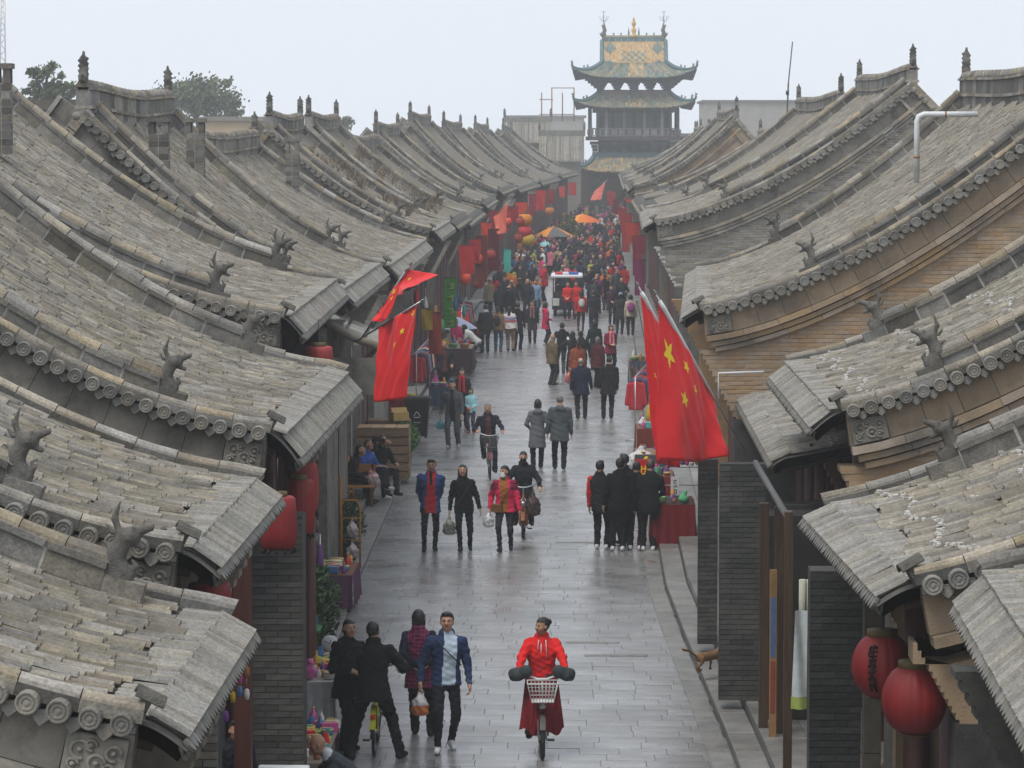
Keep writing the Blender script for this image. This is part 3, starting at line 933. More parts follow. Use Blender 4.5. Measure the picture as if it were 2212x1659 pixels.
        poly.append((xe + sd * dp, 0.0))
        stair = []
        z = zf - s.sh * 12 - .02
        for k in range(nst):
            f0 = dp - (dp - xs0) * (k / nst); f1 = dp - (dp - xs0) * ((k + 1) / nst)
            stair += [(xe + sd * f0, z), (xe + sd * f1, z)]
            z += s.sh
        poly += stair
        b = MB(s.org); b.prism(poly, s.y0 + .2, s.y0 + .62)
        s.gw = b.build('gable_wall', M_PLASTER if s.gable == 'plaster' else wm if not win else (M_MORTAR if s.gable == 'mortar' else M_BAND if s.gable == 'grey' else wm), s.root)
        b = MB(s.org)                                     # the far gable closes the house
        b.prism([(x, z) for x, z in poly], s.y1 - .5, s.y1 - .2)
        b.build('far_gable_wall', wm, s.root)
        lo = MB(s.org); x0_, x1_ = sorted((xe + sd * (dp - .03), s.xr + sd * Db)); zl = zf - s.sh * 12 - .05
        lo.box(x0_, x1_, s.y0 + .16, s.y0 + .66, 0.0, zl)
        lo.build('wall_plinth', M_BRICK_D, s.root)
        if win:                                           # bricks laid one by one where the wall shows
            px = np.array([p[0] for p in prof_pts]) * sd; pz = np.array([p[1] for p in prof_pts])
            sx = [(p[1], p[0] * sd) for p in stair]
            bricks = []
            bl, bh = .29, .07
            k = 0; z = 1.0
            while z < max(pz):
                x = (xe * sd) + (bl / 2 if k % 2 else 0)
                while x < s.xr * sd + Db * .6:
                    zt = np.interp(x, px, pz) if x < px[-1] else pz[-1] - (x - px[-1]) * .9
                    x_front = dp + xe * sd
                    for i in range(0, len(stair), 2):
                        if z > stair[i][1] - .02:
                            x_front = stair[i + 1][0] * sd
                    if z + bh < zt + .02 and x - bl / 2 > x_front - .1:
                        xa, xb = max(x - bl / 2, x_front), x + bl / 2
                        c = (sd * (xa + xb) / 2, s.y0 + (.205 if s.gable == 'ochre' else .195), z + bh / 2)
                        u, v, d = proj(c)
                        if any(w[0] < u[0] < w[2] and w[1] < v[0] < w[3] for w in win) and xb - xa > .05:
                            bricks.append((c, xb - xa))
                    x += bl
                z += bh; k += 1
            full = MB(); full.bev(-bl / 2 + .006, bl / 2 - .006, -bh / 2 + .006, bh / 2 - .006, -.02, .012, .004, 0)
            Mx = Matrix.Rotation(math.pi / 2, 4, 'X')
            full.v = [tuple(Mx @ Vector(v)) for v in full.v]
            bme = full.mesh('brick', wm); far = MB(s.org)
            for i, (c, w) in enumerate(bricks):
                M = Matrix.Translation(Vector(c) + Vector((0, s.rng.uniform(-.004, .004), 0))) @ Matrix.Diagonal((w / bl, 1, 1, 1))
                if i < 220:
                    put('brick', bme, s.gw, mtx=Matrix.Translation(-s.org) @ M)
                else:
                    far.add([M @ Vector(v) for v in full.v], full.f)
            if far.v:
                stuff(far.build('brickwork', wm, s.gw))
        # rear slope of the roof, seen past the ridge
        b = MB(s.org); rows = []
        for t in np.linspace(1, 0, 10):
            z = float(s.P(t)); x = s.xr + sd * Db * (1 - t)
            rows.append([(x, y, z - .02 + (.03 if j % 2 else 0)) for j, y in enumerate(np.linspace(s.y0 + .1, s.y1 - .1, 2 * int((s.y1 - s.y0) / .4)))])
        b.grid(rows, 0, False)
        b.build('rear_roof', s.tile, s.root)
        b = MB(s.org)
        pr = None
        for k, t in enumerate(np.linspace(1, 0, 20)):
            z = float(s.P(t)); x = s.xr + sd * Db * (1 - t)
            if pr is not None:
                ang = math.atan2(z - pr[1], x - pr[0])
                c = Vector(((x + pr[0]) / 2, s.y0 + .1, (z + pr[1]) / 2)); l = math.hypot(x - pr[0], z - pr[1])
                M = Matrix.Translation(c) @ Matrix.Rotation(-ang, 4, 'Y')
                b.box(-l / 2 + .01, l / 2 - .01, -.1, .12, -.1, .1, 0, M)
                b.box(-l / 2, l / 2, .0, .2, -.45, -.1, 1, M)
                b.box(-l / 2, l / 2, -.06, .2, -.55, -.47, 2, M)
                for dx in np.arange(-l / 2 + .1, l / 2, .27):
                    b.lathe([(.08, -.2), (.08, 0), (0, .006)], 10, 3, M @ Matrix.Translation((dx, -.1, -.06)) @ Matrix.Rotation(math.pi / 2, 4, 'X'))
            pr = (x, z)
        fm, bm = (M_FASCIA_O, M_BAND_O) if s.gable in ('ochre', 'plaster') else (M_FASCIA, M_BAND)
        stuff(b.build('rear_verge', [M_COPE, fm, bm, M_DISC], s.root))
    def slope_ridge(s, yr, q0, beast, dragon):
        rr = s.rng
        core = MB(s.org); s.sweep(core, q0, s.L, -.02, .25, yr - .07, yr + .07, .8, 0, 0)
        core = core.build('slope_ridge', M_MORTAR, s.root)
        blocks = MB(s.org); k = 0; q = q0
        while q < s.L - .05:
            l = rr.uniform(.40, .58)
            one = MB(s.org) if (s.lod == 0) else blocks
            s.sweep(one, q, min(q + l, s.L), .02, .185, yr - .085, yr + .085, l + 1, .034, .004, 0, 2)
            s.sweep(one, q, min(q + l, s.L), .20, .255, yr - .11, yr + .11, l + 1, .026, .003, 1, 2)
            if s.lod == 0:
                one.build('ridge_block', [M_RIDGE, M_RIDGE], core)
            q += l
        if blocks.v:
            stuff(blocks.build('ridge_blocks', [M_RIDGE, M_RIDGE], core))
        cap = MB(s.org); s.caprow(cap, q0 - .02, s.L, .255, yr, .085, .40, 0, .014)
        cap.build('ridge_coping', M_COPE, core)
        O, T, N = s.fr(q0 - .10, yr)
        b = MB(s.org); s.sweep(b, q0 - .32, q0, -.02, .16, yr - .1, yr + .1, .5, 0, 0)
        b.build('ridge_foot', M_RIDGE, core)
        if dragon:
            M = Matrix.Translation(Vector(O + N * .1) - s.org) @ Matrix.Rotation(math.pi if s.side > 0 else 0, 4, 'Z') @ Matrix.Rotation(rr.uniform(-.1, .1), 4, 'Z') @ Matrix.Rotation(R(6), 4, 'Y') @ Matrix.Scale(.72 * beast * rr.uniform(.92, 1.06), 4)
            put('ridge_beast', BEAST, s.root, mtx=M)
    def main_ridge(s, fin):
        x, z = s.xr, s.zr
        b = MB(s.org); y = s.y0 + .12; n = 0
        h = .46
        while y < s.y1 - .15:
            l = min(.6, s.y1 - .12 - y)
            sag = .05 * math.cos((y - s.y0) / (s.y1 - s.y0) * 2 * math.pi)
            b.box(x - .13, x + .13, y + .006, y + l - .006, z - .2, z + h + sag, 0)
            b.box(x - .17, x + .17, y, y + l, z + .04 + sag, z + .10 + sag, 1)
            b.box(x - .17, x + .17, y, y + l, z + h - .08 + sag, z + h - .03 + sag, 1)
            b.tube([(x, y, z + h + sag), (x, y + l - .01, z + h + sag)], .12, 8, 1)
            y += l
        b.build('main_ridge', [M_RIDGE, M_COPE], s.root)
        if fin:
            for yy, f in ((s.y0 + .2, -1), (s.y1 - .2, 1)):
                M = Matrix.Translation(Vector((x, yy, z + h + .02)) - s.org) @ Matrix.Rotation(0 if f > 0 else math.pi, 4, 'Z') @ Matrix.Scale(fin, 4)
                put('ridge_finial', FINIAL, s.root, mtx=M)
    def front(s, kind, colour):
        sd = s.side; wood = colour or M_WOOD
        xw = lambda y: s.xe(y) + sd * 1.2
        zt = s.ze + .15
        b = MB(s.org)                                   # shop back wall, coloured near-black to stand for the shade inside
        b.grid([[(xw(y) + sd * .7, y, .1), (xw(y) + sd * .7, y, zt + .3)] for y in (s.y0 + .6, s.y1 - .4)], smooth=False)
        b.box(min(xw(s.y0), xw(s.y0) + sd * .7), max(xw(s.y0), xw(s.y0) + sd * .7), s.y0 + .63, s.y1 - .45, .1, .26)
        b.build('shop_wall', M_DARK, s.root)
        nb = max(2, int(round((s.y1 - s.y0) / 2.7)))
        ys = np.linspace(s.y0 + .75, s.y1 - .6, nb + 1)
        for i, y in enumerate(ys):
            x = xw(y) - sd * .18
            if not inframe((x, y, 2.0), 400)[0]:
                continue
            b = MB(s.org); b.lathe([(.17, .24), (.18, .3), (.14, .42), (.125, .44), (.12, zt)], 12, 0, Matrix.Translation((x, y, 0)))
            b.build('column', wood, s.root)
        b = MB(s.org)
        for (z0, z1, o) in ((zt - .62, zt - .3, .2), (zt - .22, zt - .05, .25), (2.35, 2.5, .12)):
            b.grid([[(xw(y) - sd * o, y, z0), (xw(y) - sd * o, y, z1), (xw(y) + sd * .1, y, z1), (xw(y) + sd * .1, y, z0)] for y in (s.y0 + .6, s.y1 - .45)], smooth=False, close=True)
        b.build('lintel_beam', wood, s.root)
        if s.lod <= 1:
            for i in range(nb):
                ya, yb = ys[i] + .16, ys[i + 1] - .16
                nd = 4; w = (yb - ya) / nd
                for j in range(nd):
                    if s.rng.random() < .45:
                        continue
                    b = MB(s.org); x = xw(ya)
                    y0, y1 = ya + w * j + .01, ya + w * (j + 1) - .01
                    b.box(x - .025, x + .025, y0, y1, .26, .95, 0)
                    for yy in (y0, y1 - .06): b.box(x - .03, x + .03, yy, yy + .06, .95, 2.3, 0)
                    b.box(x - .03, x + .03, y0 + .06, y1 - .06, 2.2, 2.3, 0)
                    for zz in (1.25, 1.55, 1.85): b.box(x - .015, x + .015, y0 + .06, y1 - .06, zz, zz + .03, 0)
                    b.box(x - .006, x + .006, y0 + .06, y1 - .06, .95, 2.2, 1)
                    b.build('door_leaf', [wood, M_GLASS], s.root)

def px_house(name, label, side, near, far, drop, **kw):
    """near/far: picture position of the two eave corners; drop: metres of the eave below the eye"""
    ya = drop * FPX / (near[1] - 300); yb = drop * FPX / (far[1] - 300)
    pa, pb = at(near[0], near[1], ya), at(far[0], far[1], yb)
    ze = (pa.z + pb.z) / 2
    return dict(name=name, label=label, side=side, y0=ya, y1=yb, xe0=pa.x, xe1=pb.x, ze=ze, **kw)

HOUSES = []
def H(label, side, near, far, drop, reach, rise, name='shop_house', **kw):
    d = px_house(name, label, side, near, far, drop)
    ys = kw.pop('y0', None)
    if ys:
        d['xe0'] += (d['xe1'] - d['xe0']) * (ys - d['y0']) / (d['y1'] - d['y0']); d['y0'] = ys
    ye = kw.pop('y1', None)
    if ye: d['y1'] = ye
    d['xr'] = d['xe0'] + side * reach; d['zr'] = d['ze'] + rise
    d.update(kw)
    h = House(**d); HOUSES.append(h); return h

# left row, nearest first
H('nearest house on the left side, its grey tiled eave reaching the bottom edge', -1, (388, 1612), (550, 1352), 3.8, 6.0, 3.3, lod=0, parts=300,
  ridges=(False, True), main=False, a=.22, sstart=1.2, dr=.14, e0=.26)
H('second house up the left side, broken coping and red lanterns under its eave', -1, (462, 1238), (607, 1066), 3.4, 6.0, 3.3, lod=0, parts=300,
  ridges=(True, False), main=False, a=.16, sstart=1.9, dr=.17, e0=.28)
H('third house up the left side with blue-grey ridge blocks and many round tile ends', -1, (640, 992), (778, 842), 3.4, 6.2, 3.5, lod=0, parts=300,
  main=False, a=.10, sstart=1.75, dr=.29, e0=.30)
H('fourth house up the left side with lime-streaked eave above a red lantern', -1, (650, 722), (748, 632), 2.7, 6.4, 3.3, lod=1, tile=M_TILE_W, mortar=False,
  main=False, a=.10, sstart=1.5, dr=.24, e0=.26)
# right row, nearest first
H('nearest house on the right side, only its eave corner showing at the edge', 1, (2212, 1550), (2066, 1290), 3.3, 6.0, 3.2, y0=13.5, lod=0, tile=M_TILE_W, mortar=True, parts=220,
  ridges=(False, False), main=False, a=.18, gable='dark', dr=.22)
H('second house down the right side with white lime lines across its tiles', 1, (1908, 1300), (1735, 1112), 3.6, 6.2, 3.4, lod=0, tile=M_TILE_W, mortar=True, parts=300,
  ridges=(False, True), main=False, a=.30, p=1.6, gable='plaster', sstart=1.5, dp=.55, sh=.055, z0=.42, dr=.13, e0=.28, carve=False, ncorb=1)
H('third house down the right side with a carved corner panel and ochre gable', 1, (1758, 928), (1664, 812), 3.3, 6.0, 3.3, lod=0, parts=300, tile=M_TILE_W, mortar=True,
  main=False, a=.20, p=1.6, gable='ochre', sstart=1.7, dr=.22, e0=.34, gablewin=((1700, 950, 2212, 1200),))
H('low eaved house tucked between two gables on the right side, white pipe above', 1, (1672, 1003), (1572, 820), 4.3, 4.5, 1.6, lod=1, tile=M_TILE_W, mortar=True,
  main=False, ridges=(False, False), a=.4, verge=False, gable='dark', dr=.1, e0=.2)
H('large ochre-gabled house on the right with a steel flue on its roof', 1, (1476, 690), (1488, 596), 2.95, 6.6, 3.6, lod=1, tile=M_TILE_W,
  finial=.72, a=.10, p=1.6, gable='ochre', sstart=2.4, gablewin=((1490, 330, 2212, 900),), y1=70.5, dr=.16)
H('tall grey-gabled house on the right with white pointed brickwork', 1, (1392, 492), (1370, 442), 2.45, 7.35, 3.75, lod=1, tile=M_TILE_W,
  finial=.72, a=.12, p=1.65, gable='mortar', sstart=2.5, gablewin=((1400, 230, 2212, 760),), y1=107, dr=.15)
# ------------------------------------------------------------------ farther houses of both rows
def HF(label, side, y0, y1, xe, ze, xr, zr, **kw):
    kw.setdefault('lod', 2); kw.setdefault('a', .14); kw.setdefault('p', 1.65); kw.setdefault('sstart', 1.6)
    kw.setdefault('finial', .75)
    h = House('shop_house', label, side, y0, y1, xe[0], xe[1], ze, xr, zr - .25, **kw); HOUSES.append(h); return h
HF('left-row house with square brick chimneys and a tall finial-topped ridge', -1, 58.2, 70.5, (-4.15, -4.25), 4.75, -9.0, 8.15, lod=1, gable='grey', vergepart=True, finial=.7)
HF('left-row house with a low sagging ridge and one chimney', -1, 73, 92, (-4.2, -4.3), 4.6, -9.3, 7.35, lod=1, tile=M_TILE, finial=.7)
HF('left-row house with a short ridge wall between two pale finials', -1, 97.5, 108.5, (-4.3, -4.3), 4.7, -9.45, 7.95, lod=1, finial=.75)
HF('left-row house standing just beyond the short ridge wall', -1, 112, 125, (-4.3, -4.3), 4.6, -9.5, 8.05, finial=.75)
HF('left-row house with a low ridge halfway along the street', -1, 127, 147, (-4.4, -4.4), 4.3, -9.4, 7.3, finial=.6)
HF('left-row house whose near gable sits lower than its neighbour', -1, 150, 168, (-4.4, -4.4), 4.5, -9.6, 7.9)
HF('left-row house with the tallest far ridge', -1, 176, 198, (-4.35, -4.0), 4.7, -9.4, 8.6)
HF('left-row house in thin haze before the far end', -1, 202, 230, (-3.9, -3.0), 4.4, -8.7, 8.3)
HF('left-row house in thick haze near the tower', -1, 234, 264, (-2.9, -1.8), 4.4, -7.8, 8.3)
HF('last left-row house beside the tower', -1, 267, 295, (-1.7, -.5), 4.5, -6.6, 8.3)
HF('right-row house behind the white pointed gable with three dark finials', 1, 110, 132, (2.2, 2.3), 5.0, 8.7, 8.75, tile=M_TILE_W)
HF('right-row house with a low ridge behind the pole', 1, 134.5, 164, (2.3, 2.4), 4.6, 8.9, 7.6, finial=.7)
HF('right-row house with a small ochre gable in the haze', 1, 168, 190, (2.3, 2.4), 5.0, 7.9, 8.75, gable='ochre')
HF('right-row house in thin haze beyond the ochre gable', 1, 194, 228, (2.4, 2.6), 4.7, 8.2, 8.0)
HF('right-row house in thick haze near the tower', 1, 232, 262, (2.7, 2.9), 4.6, 9.0, 8.0)
HF('last right-row house beside the tower', 1, 265, 292, (3.0, 3.1), 4.5, 10.2, 8.2)

# chimneys are parts of the houses they stand on
def chimney(house, u, vb, Y, h, w=.36):
    p = at(u, vb, Y); o = house.org
    b = MB(o)
    z = p.z - .5; k = 0
    while z < p.z + h - .3:
        for (dx, dy, sx, sy) in ((-w / 2, -w / 2, w, .12), (-w / 2, w / 2 - .12, w, .12), (-w / 2, -w / 2 + .12, .12, w - .24), (w / 2 - .12, -w / 2 + .12, .12, w - .24)):
            n = 2 if sx > .2 else 1
            for i in range(n):
                b.box(p.x + dx + sx * i / n + .006, p.x + dx + sx * (i + 1) / n - .006, p.y + dy + .004, p.y + dy + sy - .004, z + .006, z + .115, 0)
        b.box(p.x - w / 2 + .012, p.x + w / 2 - .012, p.y - w / 2 + .012, p.y + w / 2 - .012, z, z + .12, 1)
        z += .12
    for (dx, dy) in ((-1, -1), (1, -1), (-1, 1), (1, 1)):
        b.box(p.x + dx * (w / 2 - .05) - .05, p.x + dx * (w / 2 - .05) + .05, p.y + dy * (w / 2 - .05) - .05, p.y + dy * (w / 2 - .05) + .05, z, z + .22, 0)
    b.box(p.x - w / 2 - .03, p.x + w / 2 + .03, p.y - w / 2 - .03, p.y + w / 2 + .03, z + .22, z + .30, 0)
    b.build('chimney', [M_RIDGE, M_MORTAR], house.root)
L5, L5b, L6 = HOUSES[10], HOUSES[11], HOUSES[12]
chimney(L5, 345, 372, 59.6, .95)
chimney(L5, 423, 362, 66.0, 1.0)
chimney(L5b, 632, 388, 88.6, 1.1)
chimney(HOUSES[3], 6, 262, 49.5, .8, .27)
# dry weeds rooted between the tiles of the older roofs
def weeds(house, n, seed):
    rr = random.Random(seed); V, F = [], []; o = house.org
    for i in range(n):
        q = rr.uniform(.15, .8) * house.L; y = rr.uniform(house.y0 + .4, house.y1 - .4); p = Vector(house.pt(q, y, .02))
        for _ in range(rr.randint(12, 22)):
            d = Vector((rr.gauss(0, .13), rr.gauss(0, .13), rr.uniform(.12, .42))); w = Vector((rr.uniform(-1, 1), rr.uniform(-1, 1), 0)).normalized() * .007; k = len(V)
            V += [p - w - o, p + w - o, p + d + w * .5 - o, p + d - w * .5 - o]; F.append((k, k + 1, k + 2, k + 3))
            V += [p + d * .7 - w * 2 - o, p + d * .7 + w * 2 - o, p + d * 1.05 + w * 1.5 - o, p + d * 1.05 - w * 1.5 - o]; F.append((k + 4, k + 5, k + 6, k + 7))
    stuff(put('dry_weeds', np_mesh('dry_weeds', np.array([tuple(v) for v in V]), np.array(F), mat('dry_weed', (.12, .075, .045), (.20, .14, .075), .9, 4.0, isl=.4)), house.root))
weeds(HOUSES[12], 30, 1); weeds(HOUSES[13], 34, 2)

# steel flue with an elbow on the ochre-gabled house
RB = HOUSES[8]
a = at(1980, 372, 59.0)
b = MB(RB.org)
zt = at(1980, 247, 59.0).z; x1 = at(2112, 247, 59.0).x
b.tube([(a.x, 59, a.z - .2), (a.x, 59, zt - .12), (a.x + .03, 59, zt - .04), (a.x + .12, 59, zt), (x1, 59, zt)], .052, 12, 0)
for xx in (a.x + .5,): b.tube([(xx, 59, zt), (xx + .03, 59, zt)], .058, 12, 1)
b.tube([(a.x, 59, a.z + .25), (a.x, 59, a.z + .29)], .057, 12, 1)
b.build('flue_pipe', [M_WHITEP, mat('rust', (.2, .09, .04), (.3, .14, .06), .8)], RB.root)

# white gutter pipe frame over the low house on the right
LOW = HOUSES[7]
b = MB(LOW.org); Y = 46.5
pts = [at(1552, 862, Y), at(1552, 806, Y), at(1650, 803, Y)]
b.tube([tuple(p) for p in pts], .016, 6, 0)
b.build('cable_pipe', M_WHITEP, LOW.root)

# ------------------------------------------------------------------ the market tower over the street
TW = thing('market_tower', 'three-eaved wooden market tower with yellow and green glazed roof astride the street end', 'tower', (4.75, 309, 0))
TO = Vector((4.75, 309, 0))
G_YEL = mat('glazed_yellow', (.43, .28, .12), (.53, .36, .17), .5, 1.5, isl=.22, hue=.3)  # tower colours greyed to stand in for distance haze
G_GRN = mat('glazed_green', (.12, .17, .15), (.18, .23, .20), .5, 1.5, isl=.25, hue=.3)
G_GRY = mat('glazed_weathered', (.20, .185, .13), (.30, .27, .18), .6, 1.5, isl=.3, hue=.4)
G_TEAL = mat('painted_teal', (.055, .115, .13), (.09, .17, .185), .6, 2.0, isl=.2)
T_DARK = mat('tower_timber', (.025, .022, .022), (.06, .05, .045), .7, 2.0, isl=.2)
T_COL = mat('tower_column', (.04, .038, .038), (.065, .06, .058), .6, 2.0)
T_RAIL = mat('tower_rail', (.165, .16, .155), (.235, .225, .215), .7, 2.0, isl=.2)
def hip_z(t, s_, z1, z2, lift):
    return z1 + (z2 - z1) * (1 - (1 - t) ** 1.55) + lift * abs(s_) ** 5 * t * t
def hip_roof(name, ax1, ay1, ax2, ay2, z1, z2, lift, colour, n=44, nt=8):
    b = MB()
    for side in range(4):
        for i in range(n):
            sa, sb = -1 + 2 * i / n, -1 + 2 * (i + 1) / n
            w = (sb - sa)
            rows = {}
            for k in range(nt + 1):
                t = k / nt
                pts = []
                for (q, h) in ((sa, 0), (sa + w * .2, .10), (sa + w * .55, .10), (sa + w * .75, 0), (sb, 0)):
                    X1, Y1 = (ax1, ay1) if side % 2 == 0 else (ay1, ax1)
                    X2, Y2 = (ax2, ay2) if side % 2 == 0 else (ay2, ax2)
                    fl = 1 + .05 * abs(q) ** 6 * t * t
                    x = (X1 + (X2 - X1) * t) * q * fl; y = -(Y1 + (Y2 - Y1) * t) * fl
                    z = hip_z(t, q, z1, z2, lift) + h
                    pts.append((x, y, z))
                rows[k] = pts
            for k in range(nt):
                mi = colour((sa + sb) / 2, (k + .5) / nt, side)
                b.grid([rows[k], rows[k + 1]], mi, False)
    b.v = [p for p in b.v]
    # spin each side into place
    per = len(b.v) // 4; out = []
    for i, p in enumerate(b.v):
        q = Matrix.Rotation(math.pi / 2 * (i // per), 3, 'Z') @ Vector(p); out.append((q.x, q.y, q.z))
    b.v = out
    # under side, dark
    lo = []
    for t in (0.25, .6, 1.0):
        ring = []
        for side in range(4):
            X1, Y1 = (ax1, ay1) if side % 2 == 0 else (ay1, ax1); X2, Y2 = (ax2, ay2) if side % 2 == 0 else (ay2, ax2)
            for q in np.linspace(-1, 1, 9)[:-1]:
                fl = 1 + .05 * abs(q) ** 6 * t * t
                p = Matrix.Rotation(math.pi / 2 * side, 3, 'Z') @ Vector(((X1 + (X2 - X1) * t) * q * fl, -(Y1 + (Y2 - Y1) * t) * fl, hip_z(t, q, z1, z2, lift) - (.3 if t < 1 else .12)))
                ring.append(tuple(p))
        lo.append(ring)
    b.grid(lo, 4, False, close=True)
    o = b.build(name, [G_YEL, G_GRN, G_GRY, G_TEAL, T_DARK], TW)
    # corner ridges with small beasts
    for c in range(4):
        for_mb = MB(); X1, Y1, X2, Y2 = ax1, ay1, ax2, ay2
        pts = []
        for t in np.linspace(0, 1, 9):
            fl = 1 + .05 * t * t
            sx, sy = ((-1, -1), (1, -1), (1, 1), (-1, 1))[c]
            pts.append((sx * (X1 + (X2 - X1) * t) * fl, sy * (Y1 + (Y2 - Y1) * t) * fl, hip_z(t, 1, z1, z2, lift) + .16))
        for_mb.tube(pts, [.2] * 5 + [.17, .15, .13, .1], 6, 0)
        r = for_mb.build('hip_ridge', G_TEAL, TW)
        for t, sc in ((.55, .55), (.72, .5), (1.0, .7)):
            i = int(t * 8); p = pts[i]
            ang = math.atan2(p[1], p[0])
            put('hip_beast', BEAST, r, mtx=Matrix.Translation((p[0], p[1], p[2] + .05)) @ Matrix.Rotation(ang, 4, 'Z') @ Matrix.Scale(sc, 4))
    return o
def skirt_col(q, t, side):
    r = (math.sin(q * 313.7 + t * 77.3 + side) * 43758.5) % 1.0
    return (0 if r < .45 else 2) if abs(q) < .55 and t < .8 and math.sin(q * 9 + 1) > -.2 else 1 if r < .35 else 3 if r < .5 else 2
hip_roof('upper_skirt_roof', 3.05, 2.7, 5.55, 5.2, 14.75, 13.35, .95, skirt_col)
b = MB()                                             # the upper slopes between the two gables: glazed diamonds
n, nt = 36, 14
for f in (-1, 1):
    for i in range(n):
        xa, xb = -3.0 + 6.0 * i / n, -3.0 + 6.0 * (i + 1) / n; w = xb - xa
        for k in range(nt):
            rows = []
            for kk in (k, k + 1):
                t = kk / nt
                y = f * (.15 + 2.6 * t); z = 16.85 - 2.1 * (1 - (1 - t) ** 1.35)
                rows.append([(xa, y, z), (xa + w * .2, y, z + .09), (xa + w * .55, y, z + .09), (xa + w * .75, y, z), (xb, y, z)])
            cx, ct = (xa + xb) / 2, (k + .5) / nt
            dm = abs(cx) / 1.0 + abs(ct - .62) / .3
            d2 = abs(abs(cx) - 2.3) / .62 + abs(ct - .25) / .24
            d3 = abs(abs(cx) - 2.4) / .7 + abs(ct - .97) / .2
            mi = 1 if (dm < 1 and (i + k) % 3 != 0) else 1 if d2 < 1 else 3 if d3 < 1 else 0
            if abs(cx) < 1.25 and .33 < ct < .9: mi = 1 if (i % 4 < 2) == (k % 4 < 2) else 0
            b.grid(rows, mi, False)
b.build('upper_roof', [G_YEL, G_GRN, G_GRY, G_TEAL], TW)
for f in (-1, 1):                                    # gable ends and their ridges
    b = MB(); b.prism([(-2.6, 14.6), (2.6, 14.6), (.15, 16.8), (-.15, 16.8)], -.06, .06, 0, Matrix.Translation((f * 3.0, 0, 0)) @ Matrix.Rotation(math.pi / 2, 4, 'Z'))
    b.build('tower_gable', T_DARK, TW)
    for g_ in (-1, 1):
        b = MB(); b.tube([(f * 3.02, g_ * (.15 + 2.6 * t), 17.0 - 2.1 * (1 - (1 - t) ** 1.35)) for t in np.linspace(0, 1, 8)], .19, 6)
        b.build('gable_ridge', G_TEAL, TW)
b = MB()
for i in range(10):
    x = -2.9 + .58 * i
    b.box(x + .01, x + .57, -.16, .16, 16.75, 17.3, 0)
b.tube([(-2.95, 0, 17.35), (2.95, 0, 17.35)], .15, 8, 1)
b.build('tower_ridge', [G_TEAL, G_GRY], TW)
for f in (-1, 1):
    put('ridge_finial', FINIAL, TW, mtx=Matrix.Translation((f * 2.85, 0, 17.2)) @ Matrix.Rotation(math.pi / 2 * -f, 4, 'Z') @ Matrix.Scale(1.55, 4))
    b = MB(); x = f * 2.85
    b.tube([(x, 0, 18.4), (x, 0, 19.7)], .03, 5)
    for k in range(7):
        a = k / 7 * 2 * math.pi
        b.tube([(x, 0, 18.7), (x + .35 * math.cos(a), .35 * math.sin(a), 19.0), (x + .45 * math.cos(a), .45 * math.sin(a), 19.3)], .016, 4)
    b.tube([(x - .2, 0, 19.7), (x + .2, 0, 19.72)], .02, 4)
    b.build('iron_spray', M_BLACKM, TW)
b = MB(); b.lathe([(.28, 17.3), (.3, 17.5), (.14, 17.6), (.2, 17.8), (.26, 18.0), (.12, 18.15), (.1, 18.3), (.2, 18.5), (.22, 18.65), (.1, 18.8), (.13, 18.95), (.02, 19.25)], 10)
b.build('spire', G_YEL, TW)
for f in (-1, 1):
    b = MB(); b.lathe([(.06, 17.4), (.09, 17.7), (.05, 18.0), (.01, 18.25)], 8, 0, Matrix.Translation((f * .48, 0, 0)))
    b.build('spire_side', G_GRN, TW)
for k, x in enumerate((-1.9, -1.2, 1.2, 1.9)):
    put('ridge_rider', BEAST, TW, mtx=Matrix.Translation((x, 0, 17.45)) @ Matrix.Rotation(math.pi if x < 0 else 0, 4, 'Z') @ Matrix.Scale(.42, 4))
# bracket tier under the upper eave: clusters with sky between them
for side in range(4):
    M = Matrix.Rotation(math.pi / 2 * side, 4, 'Z')
    for i, x in enumerate((-3.1, -1.55, 0, 1.55, 3.1)):
        b = MB()
        for k in range(5):
            w = .22 + .15 * k; z = 12.25 + .24 * k
            b.box(x - w, x + w, -3.1 - .28 * k - .15, -3.1 + .2, z, z + .21, 0, M)
            for j in (-1, 0, 1):
                b.box(x + j * w * .8 - .09, x + j * w * .8 + .09, -3.1 - .28 * k - .4, -3.1 - .28 * k, z + .04, z + .2, 0, M)
        b.build('bracket_set', mat('bracket_paint', (.03, .05, .055), (.07, .09, .085), .7, 4.0, isl=.3), TW)
    b = MB(); b.box(-3.6, 3.6, -3.2, -2.9, 13.05, 13.5, 0, M); b.box(-3.4, 3.4, -3.15, -2.95, 12.0, 12.3, 0, M)
    b.build('tie_beam', T_DARK, TW)
b = MB(); b.box(-.4, .4, -3.75, -3.6, 12.05, 13.3); b.build('name_board', T_COL, TW)
def mid_col(q, t, side):
    r = (math.sin(q * 313.7 + t * 77.3 + side) * 43758.5) % 1.0
    return 0 if (abs(q) < .16 and .3 < t < .8 and r > .35) else 2 if r > .25 else 1
hip_roof('middle_roof', 3.3, 3.3, 5.45, 5.3, 11.95, 10.55, .75, mid_col)
b = MB(); [b.box(-3.4, 3.4, -3.42, -3.2, 11.9, 12.2, 0, Matrix.Rotation(math.pi / 2 * k, 4, 'Z')) for k in range(4)]
b.build('middle_ridge', mat('ridge_terracotta', (.12, .095, .085), (.18, .14, .125), .7), TW)
